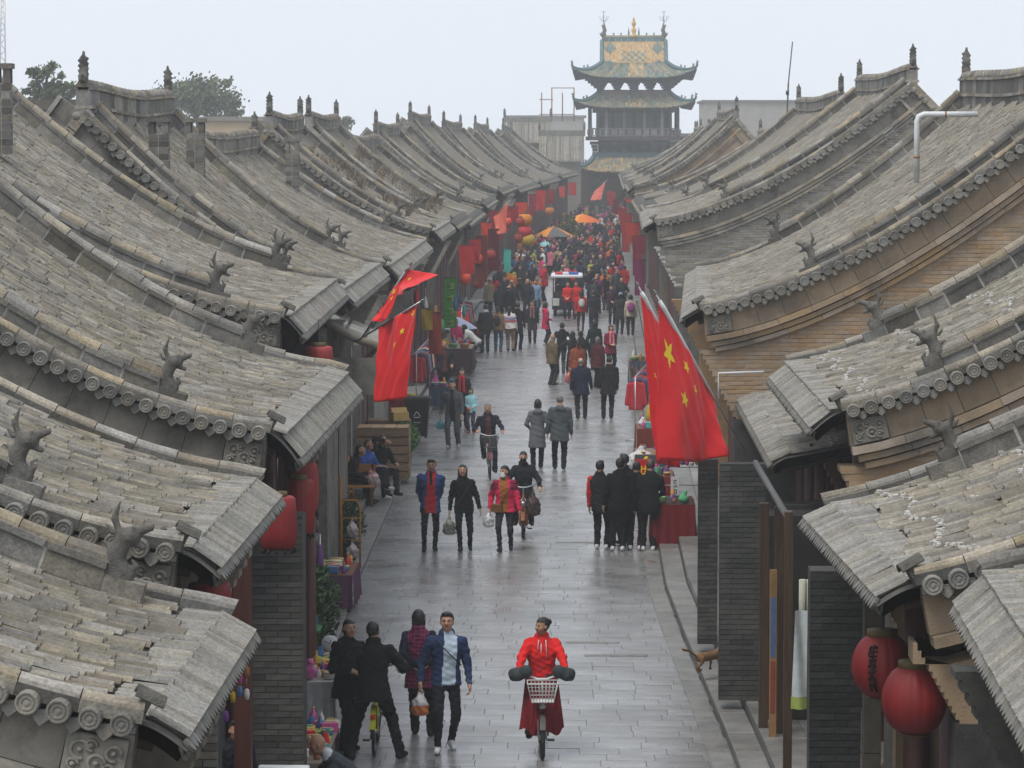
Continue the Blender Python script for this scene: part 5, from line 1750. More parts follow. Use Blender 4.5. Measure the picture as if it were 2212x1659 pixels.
o = person('young man in a denim jacket over a pale blue shirt, white trainers, carrying a bag', g2(962, 1622), 12, H=1.77, top=(.022, .042, .105), bot=(.014, .014, .018), shoe=(.72, .73, .74),
           hair='short', hem=.84, hemw=1.05, extras=(x_glasses, x_strap(BLK, (.165, .05, .47), (-.16, .06, .16))), paint=shirt, pmats=((.50, .60, .70), (.07, .10, .17)), key='young',
           fr=(.12, .16, 0), fl=(-.10, -.16, .015), hr=(.31, .02, .86), hl=(-.28, .10, .83), head=(14, -6), toe=(4, -12), fyaw=(14, -4), curl=.85, legs='leggings', pel=(0, 0, .915))
h = wpt(o, PEOPLE['young'][1]['hands'][0])
bag('clear plastic bag of red and orange fruit in the young man\'s hand', h, .22, .34, .14, (.55, .52, .52), .25, fill=(.62, .20, .07))
person('woman with a ponytail in a long black coat at the edge of the stall', g2(748, 1622), 42, H=1.66, top=BLK, bot=BLK, hair='pony', female=True, hem=.70, hemw=1.15,
       hr=(.12, .22, 1.08), hl=(-.16, .20, 1.06), fr=(.09, .03, 0), fl=(-.09, -.04, 0), extras=(x_glasses,), head=(14, -5), wide=1.15, fat=1.06, hood=True)
person('man in a black padded coat straddling the yellow bicycle, seen from behind', g2(806, 1640), 184, H=1.74, top=(.012, .012, .013), bot=(.013, .013, .015), hair='crop', fat=1.1, hem=.74, hemw=1.12,
       hr=(.36, .30, 1.05), hl=(-.30, .32, 1.05), fr=(.33, .02, 0), fl=(-.27, -.02, 0), fyaw=(28, -25), wide=1.25, collar=True, head=(18, -10), lean=6, pel=(0, .02, .90), hairm=HAIR)
# bald stall keeper bending at the very bottom, and the boy by the brick pier
def collar_w(m, T, C):
    m[(m == 1) & (T[:, 2] > .50)] = 10
person('bald man in a grey jacket crouched over the goods at the bottom edge', Vector((-2.62, 36.2, .0)), -78, H=1.68, top=(.055, .065, .075), bot=BLK, hair='bald', skin=SKIN_D, lean=48, pel=(0, -.1, .42),
       fr=(.14, .32, 0), fl=(-.14, .28, 0), hr=(.2, .55, .45), hl=(-.2, .55, .42), hem=.86, paint=collar_w, pmats=((.6, .62, .64),), fat=1.08)
person('boy in a dark jacket peering out beside the dark brick pier', Vector((-3.60, 33.5, .12)), 34, H=1.5, top=(.016, .018, .026), bot=BLK, hair='short', skin=SKIN_D, head=(12, -8))
# --- the trio walking towards the camera
def lapels(m, T, C):
    k = (m == 1) & (T[:, 1] > .02) & (np.abs(T[:, 0] + .01) < .075 + .03 * (T[:, 2] < .1))
    m[k] = 10
    m[(m == 10) & (T[:, 2] > .30) & (np.abs(T[:, 0]) < .025)] = 11
person('man in an open blue jacket over a red top with a lanyard, hands behind him', g2(928, 1190), 4, H=1.72, top=(.028, .062, .185), bot=BLK, hair='short', hem=.72, hemw=1.1, legs='leggings',
       hr=(.13, -.22, .88), hl=(-.13, -.22, .88), fr=(.10, .06, 0), fl=(-.10, -.06, 0), paint=lapels, pmats=((.42, .015, .02), BLK), extras=(x_glasses,), poles=(1, -.6, 0), wide=1.15, skin=SKIN_D)
b_ = MB()
o = person('woman all in black walking with a patterned plastic bag', g2(1005, 1190), 0, H=1.64, top=BLK, bot=BLK, hair='bob', female=True, fat=1.05, hem=.78, extras=(x_glasses, x_strap((.03, .03, .03))),
           key='blackw', **dict(WALK, hr=(.30, .03, .80), hl=(-.29, .12, .83)), legs='leggings', head=(0, -10))
h = wpt(o, PEOPLE['blackw'][1]['hands'][0])
bag('patterned clear bag hanging from the hand of the woman in black', h, .24, .38, .16, (.10, .10, .09), .3, (.45, .45, .36))
def pinkj(m, T, C):
    k = (m == 1) & (T[:, 1] > .0) & (np.abs(T[:, 0] - .01) < .075)
    m[k] = 10
    m[((m == 1) | (m == 8)) & (T[:, 2] > .30) & (np.abs(T[:, 0]) > .11)] = 11
o = person('woman in a bright pink jacket and white face mask looking aside', g2(1092, 1190), -6, H=1.62, top=(.66, .018, .085), bot=(.025, .025, .03), hair='pony', female=True, fat=1.1, hem=.80, hemw=1.15,
           extras=(x_mask((.82, .83, .84)), x_strap((.16, .07, .03), (-.15, .06, .42), (.12, .1, .0), bag=(.15, .17, -.03))), key='pink', wide=1.2,
           paint=pinkj, pmats=((.30, .115, .02), (.20, .012, .045)), **dict(WALK, hr=(.31, -.02, .84), hl=(-.29, .06, .80)), legs='leggings', head=(30, 2), shoe=(.03, .03, .04))
h = wpt(o, PEOPLE['pink'][1]['hands'][0])
bag('white plastic bag in the hand of the woman in pink', h + Vector((-.02, 0, .04)), .2, .32, .12, (.70, .71, .72), .35)
# --- the couple in grey coats walking away
person('short-haired woman in a long grey hooded coat walking away', g2(1160, 1012), 180, H=1.62, top=(.13, .135, .15), bot=BLK, hair='bob', female=True, hem=.52, hemw=1.18, hood=True, fat=1.03,
       hr=(.22, .16, .95), hl=(-.20, .18, 1.0), fr=(.09, .08, 0), fl=(-.09, -.1, 0), **LO)
person('man in a blue-grey hooded parka walking away beside her', g2(1208, 1014), 180, H=1.73, top=(.075, .088, .095), bot=BLK, hair='crop', hem=.66, hemw=1.12, hood=True, fat=1.12, wide=1.2,
       hr=(.28, .06, .82), hl=(-.27, .02, .82), fr=(.10, -.08, .01), fl=(-.10, .1, 0), hairm=HAIR_G, **LO)
person('stout man in a navy suit jacket walking away', g2(1256, 905), 180, H=1.68, top=(.013, .016, .035), bot=(.014, .015, .022), hair='thin', hem=.68, hemw=1.15, fat=1.16, wide=1.15,
       hr=(.29, .1, .82), hl=(-.29, -.04, .82), fr=(.10, .08, 0), fl=(-.10, -.1, .01), hairm=HAIR_G, **LO)
person('man in a plain black jacket walking away next to the navy suit', g2(1312, 905), 182, H=1.72, top=(.012, .012, .013), bot=(.013, .013, .015), hair='crop', hem=.68, hemw=1.1, fat=1.12, wide=1.15,
       fr=(.10, -.08, .01), fl=(-.10, .1, 0), **LO)
# --- the five at the right stall, backs to the camera
def redarm(m, T, C):
    m[(m == 8) & (T[:, 0] < 0)] = 10
person('youth with a bright red sleeve at the end of the group by the stall', g2(1300, 1186), 165, H=1.66, top=(.014, .014, .016), bot=BLK, hair='short', hem=.74, paint=redarm, pmats=((.46, .02, .02),), fat=1.05, shoe=(.55, .55, .55), **LO)
person('youth in a black jacket standing second in the group by the stall', g2(1334, 1190), 176, H=1.74, top=BLK, bot=BLK, hair='short', hem=.74, fat=1.08, hr=(.2, .2, 1.0), shoe=(.6, .6, .6), head=(18, -12), **LO)
person('youth turned to his friends in the middle of the group by the stall', g2(1352, 1176), 215, H=1.72, top=(.012, .013, .02), bot=BLK, hair='short', hem=.74, head=(-25, -12), **LO)
def stripe(m, T, C):
    m[(m == 8) & (C[:, 1] < -.01) & (C[:, 2] < 1.25) & (T[:, 0] < 0)] = 10
person('youth with a white-striped sleeve in the group by the stall', g2(1372, 1188), 172, H=1.66, top=BLK, bot=BLK, hair='crop', hem=.76, paint=stripe, pmats=((.7, .7, .7),), hl=(-.22, .12, .95), shoe=(.62, .62, .62), **LO)
person('youth with a cropped brown head at the stall table, hands on the goods', g2(1400, 1190), 178, H=1.71, top=(.011, .011, .012), bot=BLK, hair='crop', hem=.74, fat=1.06, hr=(.2, .32, 1.0), shoe=(.6, .6, .6), hairm=mat('hair_brown', (.06, .045, .035), (.10, .075, .055), .5), **LO)
# --- left pavement, walkers and children
o = person('man in a grey suit walking with a turquoise bag', g2(980, 968), -10, H=1.72, top=(.075, .082, .085), inner=(.012, .014, .02), bot=(.065, .07, .072), shoe=(.4, .4, .38), hair='short', hem=.72, hemw=1.08, key='suit',
           **dict(WALK, hr=(.32, .02, .84)), **LO)
bag('turquoise plastic bag in the grey-suited man\'s hand', wpt(o, PEOPLE['suit'][1]['hands'][0]), .2, .3, .12, (.07, .32, .34), .35)
def redgirl(m, T, C):
    m[(m == 1) & (T[:, 2] < .06) & (T[:, 0] > .02) & (T[:, 1] > 0)] = 10
person('little girl in a light blue jumper holding something red', g2(1018, 936), -14, H=1.18, top=(.36, .66, .72), bot=(.05, .055, .09), shoe=(.45, .08, .12), hair='bob', female=True, fat=1.02, hem=.78, hr=(.08, .2, 1.0), hl=(-.1, .2, 1.0),
       paint=redgirl, pmats=((.5, .05, .03),), **LO)
person('woman with a red scarf half hidden behind the grey-suited man', g2(1000, 925), -5, H=1.60, top=(.018, .018, .022), bot=BLK, hair='long', female=True, extras=(x_scarf((.45, .03, .04)),), hem=.66, **LO)
person('balding man in a maroon jumper and open jacket by the racks', g2(958, 860), 20, H=1.70, top=(.02, .022, .026), inner=(.10, .03, .035), bot=BLK, hair='thin', skin=SKIN_D, hem=.78, hl=(-.22, .18, 1.0), **LO)
# --- middle distance
person('elderly bald man in a tan jacket standing sideways', g2(1192, 832), 130, H=1.60, top=(.165, .125, .07), bot=(.03, .034, .036), hair='bald', hem=.72, hemw=1.12, fat=1.08, hr=(.2, .1, .85), **LO)
person('young man in a black jacket and grey trousers facing away behind the tan jacket', g2(1211, 808), 190, H=1.68, top=(.014, .014, .017), bot=(.075, .08, .085), hair='short', hem=.78, hr=(.2, .25, 1.1), hl=(-.2, .25, 1.1), **LO)
o = person('woman in a rust-brown leather coat walking away', g2(1246, 850), 178, H=1.62, top=(.26, .065, .028), bot=BLK, hair='pony', female=True, hem=.55, hemw=1.2, fat=1.15, key='rust', **LO)
bag('red plastic bag hanging by the rust-brown coat', wpt(o, PEOPLE['rust'][1]['hands'][1]), .26, .4, .18, (.42, .08, .07), .35, (.6, .2, .17))
person('long-haired woman holding up a bright phone', g2(1236, 826), 200, H=1.62, top=(.03, .028, .035), bot=BLK, hair='long', female=True, hl=(-.1, .28, 1.35), hr=(.12, .26, 1.3), extras=(x_phone((.85, .87, .9), 1),), **LO)
person('dark-haired man bending his head beside the raised phone', g2(1258, 828), 190, H=1.66, top=(.02, .022, .03), bot=BLK, hair='crop', head=(30, -18), **LO)
person('grey-haired woman in a dark red padded jacket', g2(1291, 838), 150, H=1.58, top=(.085, .018, .022), bot=BLK, hair='bob', hairm=HAIR_G, female=True, hem=.66, hemw=1.15, fat=1.12, hl=(-.15, .25, 1.05), **LO)
person('woman in a crimson jacket with a pink scarf', g2(1318, 808), 24, H=1.60, top=(.22, .012, .045), bot=BLK, hair='bob', female=True, extras=(x_scarf((.75, .23, .28)),), hem=.72, hemw=1.15, fat=1.1, hr=(.08, .2, 1.05), hl=(-.08, .2, 1.05), **LO)
person('woman in a long dark green coat checking her phone', g2(1286, 800), 200, H=1.66, top=(.016, .028, .026), bot=(.05, .055, .06), hair='bob', female=True, hem=.50, hemw=1.2, hl=(-.14, .28, 1.15), extras=(x_phone((.8, .8, .8), 1),), **LO)
person('woman in a hot pink hooded coat standing sideways', g2(1178, 745), 105, H=1.60, top=(.62, .022, .10), bot=(.016, .016, .02), hair='long', female=True, hem=.64, hemw=1.15, shoe=(.7, .7, .7), hood=True, hr=(.1, .22, 1.0), hl=(-.1, .22, 1.0), **LO)
person('long-haired woman in black with a pink patterned scarf', g2(1150, 742), 0, H=1.60, top=(.025, .022, .026), bot=(.045, .035, .04), hair='long', female=True, extras=(x_scarf((.30, .14, .15)),), hem=.56, hemw=1.15, **dict(LO))
def stripes(m, T, C):
    z = T[:, 2]
    for a, b, k in ((.27, .36, 10), (.16, .26, 11)):
        m[((m == 1) | (m == 8)) & (z > a) & (z < b)] = k
person('woman in a jumper striped white, lilac and pink seen from behind', g2(1103, 758), 176, H=1.62, top=(.74, .70, .68), bot=(.30, .21, .13), hair='long', female=True, hem=.86, hemw=1.2, fat=1.12, paint=stripes, pmats=((.30, .29, .48), (.55, .16, .20)), shoe=BLK, **LO)
person('man in black standing close beside the striped jumper', g2(1118, 756), 165, H=1.72, top=BLK, bot=BLK, hair='short', hem=.6, hemw=1.1, **LO)
person('girl in a tan jacket and jeans with a black backpack', g2(1076, 760), 172, H=1.64, top=(.30, .18, .10), bot=(.05, .11, .17), hair='pony', female=True, extras=(x_backpack((.03, .032, .035)),), hem=.82, hemw=1.1, shoe=(.3, .1, .06), **LO)
person('tall man in a black coat with a white collar leaning towards the stall', g2(1048, 762), 195, H=1.74, top=(.016, .017, .022), bot=(.03, .04, .06), hair='short', hem=.76, lean=10, fat=1.1, paint=collar_w, pmats=((.6, .62, .65),), **LO)
person('woman in a white top bending over the stall of bright goods', g2(1026, 790), 250, H=1.62, top=(.72, .71, .66), bot=BLK, hair='long', female=True, lean=48, pel=(0, -.06, .88), hr=(.2, .5, .85), hl=(-.2, .5, .85), shoe=(.6, .6, .55), **LO)
person('stall woman in a magenta jacket behind the snack stall', g2(985, 790, .1), 40, H=1.58, top=(.55, .03, .14), bot=BLK, hair='bun', female=True, hr=(.15, .3, 1.0), hl=(-.15, .3, 1.0), fat=1.08, **LO)
person('woman in a light blue denim jacket facing the camera in the crowd', g2(1140, 690), -8, H=1.64, top=(.17, .27, .42), bot=(.03, .04, .07), hair='long', female=True, hem=.78, wide=1.2, **LO)
person('second woman in pale denim shoulder to shoulder with the first', g2(1156, 686), 6, H=1.64, top=(.20, .31, .46), bot=(.05, .08, .12), hair='bob', female=True, hem=.78, wide=1.2, **LO)
person('man in a black jacket with a bald patch among the denim jackets', g2(1100, 705), 160, H=1.66, top=BLK, bot=BLK, hair='thin', **LO)
person('person in a red jacket with a white rucksack walking away', g2(1254, 715), 178, H=1.62, top=(.55, .02, .025), bot=(.05, .025, .03), hair='long', female=True, extras=(x_backpack((.55, .54, .50)),), legs='leggings', **LO)
person('person in a vivid red jacket standing by the patrol cart', g2(1225, 692), 0, H=1.64, top=(.62, .022, .022), bot=(.02, .022, .03), hair='bob', female=True, hr=(.08, .2, 1.0), hl=(-.08, .2, 1.0), shoe=(.5, .2, .25), **LO)
person('second person in a red jacket between cart and rucksack', g2(1246, 690), -10, H=1.62, top=(.56, .02, .022), bot=(.14, .02, .03), hair='crop', **LO)
person('man in a dark coat and blue jeans beside the red jackets', g2(1282, 722), 178, H=1.72, top=(.016, .018, .024), bot=(.028, .045, .10), hair='short', hem=.68, **LO)
person('person in a cap and dark coat seen from behind near the flags', g2(1338, 722), 175, H=1.64, top=(.03, .032, .034), bot=(.03, .032, .032), hair='bob', cap=(.32, .34, .42), hem=.6, fat=1.1, **LO)
person('woman in a cream jacket with a purple rucksack near the flags', g2(1362, 725), 180, H=1.60, top=(.50, .42, .33), bot=(.02, .022, .03), hair='bob', female=True, extras=(x_backpack((.28, .05, .24), 1.15),), fat=1.1, **LO)
person('slim person in dark purple facing the camera by the right kerb', g2(1322, 700), 15, H=1.62, top=(.05, .022, .04), bot=(.02, .018, .025), hair='short', hl=(-.1, .2, 1.0), hr=(.1, .2, 1.0), **LO)
# --- people sitting on the bench at the left
SIT = dict(pel=(0, -.08, .50), fr=(.12, .42, 0), fl=(-.12, .40, 0), hem=.88)
def trackstripe(m, T, C):
    m[(m == 8) & (C[:, 1] < .5) & (T[:, 0] < -.19) & (np.abs(T[:, 1] + .0) < .03)] = 10
SEAT_P = g2(792, 1082, .12)
person('young man in a blue tracksuit top with a white stripe sitting with crossed leg', SEAT_P + Vector((-.05, .42, 0)), 58, H=1.7, top=(.035, .09, .33), bot=BLK, hair='crop', skin=SKIN_D, shoe=(.72, .74, .70),
       **dict(SIT, fr=(.05, .62, .22), lean=14, hr=(.16, .38, .72), hl=(-.12, .38, .70), paint=trackstripe, pmats=((.75, .77, .8),), head=(6, -22)))
person('man in black resting his face on his hand behind the blue tracksuit', SEAT_P + Vector((.22, 1.25, 0)), 40, H=1.72, top=BLK, bot=(.02, .022, .03), hair='crop', skin=SKIN_D,
       **dict(SIT, lean=12, hr=(.05, .22, 1.16), hl=(-.12, .40, .68), head=(0, -16)))
person('man in a black coat sitting low on the bench with a cast of shopping', SEAT_P + Vector((-.30, -.45, 0)), 80, H=1.7, top=(.018, .017, .02), bot=BLK, hair='short', skin=SKIN_D,
       **dict(SIT, lean=26, hr=(.14, .40, .66), hl=(-.12, .40, .64), head=(0, -30)))
# ------------------------------------------------------------------ the far crowd: every figure its own object, bodies shared by kind
CROWD = []
for k in range(12):
    fem = k % 2 == 1
    me, _ = body(H=1.62 if fem else 1.7, hair=('short', 'bob', 'crop', 'long', 'thin', 'pony')[k % 6], female=fem, fat=1.0 + .04 * (k % 4), hem=(.78, .7, .62)[k % 3], hemw=1.1,
                 hb=.034, hh=.022, hn=.02, fingers=False, hairm=HAIR if k % 6 != 4 else HAIR_G,
                 **[dict(), dict(hr=(.1, .25, 1.0), hl=(-.1, .25, 1.0)), WALK, WALK2, dict(hr=(.28, .02, .82), hl=(-.2, .25, 1.1))][k % 5])
    CROWD.append(me)
PAL = [('dark', c) for c in (BLK, BLK, (.02, .022, .03), NAVY, (.03, .03, .032), (.035, .03, .035), (.018, .024, .03), (.05, .055, .06), (.025, .03, .045))] * 2 + \
      [('red', (.50, .02, .022)), ('red', (.42, .016, .02)), ('pink', (.55, .04, .14)), ('pink', (.6, .16, .22)), ('orange', (.60, .16, .03)), ('pale', (.62, .62, .62)), ('tan', (.30, .22, .13)),
       ('blue', (.08, .14, .32)), ('purple', (.16, .03, .13)), ('yellow-green', (.35, .36, .05)), ('grey', (.16, .17, .18))]
rc = random.Random(21); n = 0; spots = []
tries = 0
while n < 300 and tries < 9000:
    tries += 1
    v = 474 + 222 * rc.random() ** .9
    Y = 53900 / (v - 300)
    x = rc.uniform(XL(Y) + .1, XR(Y) - .1)
    if v > 640 and rc.random() < .55: continue
    if v > 600 and (x < XL(Y) + 1.3 or x > XR(Y) - 1.2) is False and rc.random() < .4: continue
    if abs(x - (-.72)) < 1.15 and 139.5 < Y < 145: continue       # the patrol cart
    if any((x - a) ** 2 + ((Y - b) * .8) ** 2 < .22 for a, b in spots): continue
    spots.append((x, Y)); n += 1
    ki = rc.randrange(12); o = put('person', CROWD[ki], None, (x, Y, 0))
    aw = rc.random() < .6
    o.rotation_euler = (0, 0, R(180 + (rc.gauss(180, 35) if aw else rc.gauss(0, 45))))
    s_ = rc.uniform(.93, 1.05); o.scale = (s_, s_, s_)
    cn, c = rc.choice(PAL)
    bt = rc.choice((BLK, BLK, (.02, .022, .03), (.03, .045, .08), (.04, .04, .045)))
    for i, m in ((1, flat(c)), (8, flat(c)), (7, flat(c)), (2, flat(bt))):
        o.material_slots[i].link = 'OBJECT'; o.material_slots[i].material = m
    far = 'far crowd' if Y > 225 else 'mid crowd' if Y > 180 else 'nearer crowd'
    fx = (x - XL(Y)) / (XR(Y) - XL(Y))
    where = 'by the left shops' if fx < .22 else 'left of centre' if fx < .45 else 'right of centre' if fx < .7 else 'by the right shops'
    tag(o, '%s-haired person in %s, %s, %s, %s' % (('short', 'bob', 'crop', 'long', 'thin', 'tied')[ki % 6], cn if cn != 'dark' else 'dark clothes', 'facing away' if aw else 'facing here', where, far), 'person', 'far crowd filling the street')

# ------------------------------------------------------------------ bicycles and scooters (facing +y in their own frame)
def wheel(root, y, r, spokes=18, hub=.03, tw=.02, colour=None):
    w = MB(); M = Matrix.Translation((0, y, r)) @ Matrix.Rotation(math.pi / 2, 4, 'Y')
    w.tube([(0, y + (r - tw) * math.cos(t), r + (r - tw) * math.sin(t)) for t in np.linspace(0, 2 * math.pi, 29)], tw, 8, 0, False)
    o = w.build('wheel', M_RUBBER, root)
    b = MB(); b.tube([(0, y + (r - 2.1 * tw) * math.cos(t), r + (r - 2.1 * tw) * math.sin(t)) for t in np.linspace(0, 2 * math.pi, 25)], tw * .6, 6, 0, False)
    b.build('rim', colour or M_METAL, o)
    b = MB()
    for k in range(spokes):
        t = k / spokes * 2 * math.pi
        b.tube([((.02 if k % 2 else -.02), y, r), (0, y + (r - 2 * tw) * math.cos(t), r + (r - 2 * tw) * math.sin(t))], .0022, 4, 0, False)
    b.tube([(-.045, y, r), (.045, y, r)], hub, 10)
    b.build('spokes', M_METAL, o)
    return o
def bicycle(label, pos, face, frame=(.05, .05, .05), basket=None, r=.32, bars=None, ebike=False, lamp=False, reflector=False, kind='bicycle', rack=True, steer=0, skip_front=False):
    root = thing(kind, label, kind.replace('_', ' '), pos, R(180 + face))
    fm = flat(frame, .35, bump=0)
    wb = .54 if not ebike else .50
    tw = .02 if not ebike else .030
    wheel(root, -wb, r, tw=tw); wheel(root, wb, r, tw=tw)
    b = MB()
    head_lo, head_hi = (0, wb - .12, .62), (0, wb - .19, .86)
    bb = (0, -.06, .30); seat = (0, -.22, .80)
    b.tube([head_lo, (0, .12, .36), bb], .022, 8); b.tube([head_hi, head_lo], .024, 8)
    b.tube([(0, wb - .17, .8), (0, 0, .48), (0, -.14, .52)], .017, 8)
    b.tube([bb, seat], .019, 8)
    for e in (-1, 1):
        b.tube([(e * .02, -.06, .30), (e * .05, -wb, r)], .011, 6); b.tube([(e * .015, -.19, .70), (e * .05, -wb, r)], .010, 6)
    if ebike:
        b.bev(-.09, .09, -.26, .1, .22, .42, .03); b.bev(-.10, .10, -.28, -.08, .42, .66, .03)
    b.build('frame', fm, root)
    b = MB()
    for e in (-1, 1):
        b.tube([(e * .05, wb, r), (e * .055, wb - .07, r + .2), (e * .02, wb - .11, r + .34)], .013, 6)
    b.build('fork', M_METAL if bars else fm, root)
    for (y, a0, a1, nm) in ((wb, .5, 2.6, 'front_mudguard'), (-wb, .4, 2.9, 'rear_mudguard')):
        b = MB(); b.grid([[(x, y + (r + .03) * math.cos(t), r + (r + .03 - abs(x) * .25) * math.sin(t)) for x in (-.035, 0, .035)] for t in np.linspace(a0, a1, 12)], 0, True)
        b.build(nm, fm, root)
    hb = MB(); y0 = wb - .2; z0 = .98
    hb.tube([(0, wb - .17, .84), (0, y0, z0)], .014, 8)
    hb.tube([(-.30, y0 - .22, z0 + .08), (-.27, y0 - .13, z0 + .085), (-.20, y0 - .01, z0 + .04), (-.06, y0 + .03, z0), (.06, y0 + .03, z0), (.20, y0 - .01, z0 + .04), (.27, y0 - .13, z0 + .085), (.30, y0 - .22, z0 + .08)], .0135, 8)
    o = hb.build('handlebar', bars or M_METAL, root)
    for e in (-1, 1):
        g = MB(); g.tube([(e * .275, y0 - .12, z0 + .085), (e * .303, y0 - .235, z0 + .08)], .019, 8); g.build('grip', M_RUBBER, o)
    s = SDF(); s.ell((0, -.27, .84), (.095, .11, .045), 0, .03); s.cap((0, -.25, .845), (0, -.08, .845), .05, .022, 0, .03)
    V, Q, m = s.mesh(.015); put('saddle', np_mesh('saddle', V, Q, M_RUBBER, smooth=True), root)
    for e in (-1, 1):
        b = MB(); dz = .165 * e; b.tube([(e * .05, -.06, .30), (e * .065, -.06 + .05 * e, .30 + dz)], .010, 6)
        b.bev(e * .12 - .045, e * .12 + .045, -.10 + .05 * e, -.02 + .05 * e, .285 + dz, .31 + dz, .004)
        b.build('pedal', M_BLACKM, root)
    if rack:
        b = MB()
        for x in (-.06, 0, .06): b.tube([(x, -.24, .70), (x, -.75, .70)], .006, 5)
        b.tube([(-.06, -.75, .70), (.06, -.75, .70)], .006, 5); b.tube([(-.06, -.7, .70), (-.05, -wb, r)], .006, 5); b.tube([(.06, -.7, .70), (.05, -wb, r)], .006, 5)
        b.build('rack', M_METAL, root)
    if basket:
        bm = flat(basket, .5, bump=0); bo = MB(); yb, zb = wb + .06, .74
        def ring(z, w, d): return [(-w, yb - .13, z), (w, yb - .13, z), (w, yb - .13 + d, z), (-w, yb - .13 + d, z), (-w, yb - .13, z)]
        bo.tube(ring(zb + .24, .19, .30), .009, 5)
        o = bo.build('basket', bm, root)
        w = MB()
        for k in range(5): w.tube(ring(zb + .05 * k, .14 + .01 * k, .22 + .015 * k), .004, 4)
        for i in range(9):
            x = -1 + i / 4
            for yo, d in ((0, 0), (1, 1)):
                w.tube([(x * .14, yb - .13 + (.22 if d else 0), zb), (x * .19, yb - .13 + (.30 if d else 0), zb + .24)], .004, 4)
        for i in range(6):
            for e in (-1, 1):
                w.tube([(e * .14, yb - .13 + .22 * i / 5, zb), (e * .19, yb - .13 + .30 * i / 5, zb + .24)], .004, 4)
        w.build('basket_wires', bm, o)
        w = MB(); w.box(-.14, .14, yb - .13, yb + .09, zb - .006, zb); w.build('basket_floor', bm, o)
    if lamp:
        b = MB(); b.lathe([(.045, -.05), (.05, .0), (.045, .012), (0, .016)], 12, 0, Matrix.Translation((0, wb + .03, .68)) @ Matrix.Rotation(-math.pi / 2, 4, 'X'))
        b.build('headlight', M_METAL, root)
    if reflector:
        b = MB(); b.bev(-.03, .03, -.02, .02, -.05, .05, .006, 0, Matrix.Translation((0, -.80, .55)) @ Matrix.Rotation(math.pi / 2, 4, 'X')); b.build('tail_reflector', flat((.7, .03, .02), .3), root)
    return root
# the yellow shared bicycle under the man in black
p = g2(803, 1645); p2 = Vector((p.x, p.y + .86, 0))
bicycle('bright yellow shared bicycle seen from its rear wheel', p2, 181, (.55, .52, .03), rack=False, reflector=True)
# woman in red on the electric bicycle
p = g2(1168, 1650); eb = Vector((p.x, p.y + .80, 0))
def skirt_cover(o, I):
    b = MB(); rows = []
    for k, t in enumerate(np.linspace(0, 1, 10)):
        w = .19 + .09 * t; y = .22 + .26 * math.sin(t * 1.6); z = .98 - .66 * t
        rows.append([(w * a * 1.05 + .02 * t * math.sin(a * 5 + 1), y - .20 * abs(a) ** 2 + (.008 + .03 * t) * math.sin(a * 11 + t * 2.5) + .012 * math.sin(a * 23 - t * 6), z + .035 * t * math.cos(a * 7 + .6)) for a in np.linspace(-1, 1, 33)])
    b.grid(rows, 0, True)
    back = [[(p[0], p[1] - .02, p[2]) for p in r] for r in rows]; b.grid(back, 0, True)
    b.build('quilted_apron', flat((.175, .012, .018), .8), o)
    for x in (-.05, .045):
        b = MB(); b.tube([I['TL']((x, .10, .50)), I['TL']((x * 1.2, .135, .38)), I['TL']((x * 1.2, .14, .26 if x < 0 else .40))], .006, 5); b.build('drawstring', M_WHITEP, o)
    b = MB(); b.tube([I['TL']((.01, .128, .46)), I['TL']((.012, .136, .1)), I['TL']((.012, .138, -.03))], .005, 5); b.build('zip', M_METAL, o)
def muffs(o, I):
    for e in (-1, 1):
        s = SDF(); s.cap((e * .36, .14, 1.02), (e * .21, .34, 1.07), .064, .078, 0, .02); s.cap((e * .36, .2, .98), (e * .30, .33, 1.02), .05, .07, 0, .04); s.ell((e * .20, .36, 1.08), (.07, .05, .08), 0, .03)
        V, Q, m = s.mesh(.018); put('handlebar_muff', np_mesh('handlebar_muff', V, Q, flat((.045, .055, .06), .7), smooth=True), o)
bicycle('electric bicycle with a white wire basket and pale handlebar under the woman in red', eb, 2, (.10, .10, .09), basket=(.66, .66, .64), r=.27, bars=M_WHITEP, ebike=True, lamp=True, rack=False)
person('woman in a bright red jacket riding the electric bicycle, looking aside', eb + Vector((0, .0, 0)), 2, H=1.62, top=(.66, .018, .018), bot=(.03, .02, .025), hair='bun', skin=SKIN_D, female=True, fat=1.12, hem=.86, hemw=1.1, wide=1.15,
       pel=(0, -.25, .98), lean=4, hr=(.31, .22, 1.12), hl=(-.31, .22, 1.12), fr=(.16, .08, .20), fl=(-.14, .14, .34), head=(52, 0), extras=(skirt_cover, muffs), poles=(1.1, -.3, -.4))
# man on the bicycle coming up the street
p = g2(1056, 1036); bk = Vector((p.x, p.y + .54, 0))
bicycle('old bicycle with a dark basket coming up the street', bk, 3, (.18, .05, .06), basket=(.10, .10, .10), bars=M_METAL, lamp=True)
person('man in a dark suit riding the old bicycle', bk, 3, H=1.66, top=(.014, .016, .03), inner=(.10, .04, .035), bot=(.014, .015, .02), hair='crop', skin=SKIN_D, hairm=HAIR_G, hem=.80, fat=1.08,
       pel=(0, -.24, .95), lean=10, hr=(.30, .14, 1.10), hl=(-.30, .14, 1.10), fr=(.13, -.02, .42), fl=(-.13, -.02, .10), poles=(.45, -1, -.5), **LO)
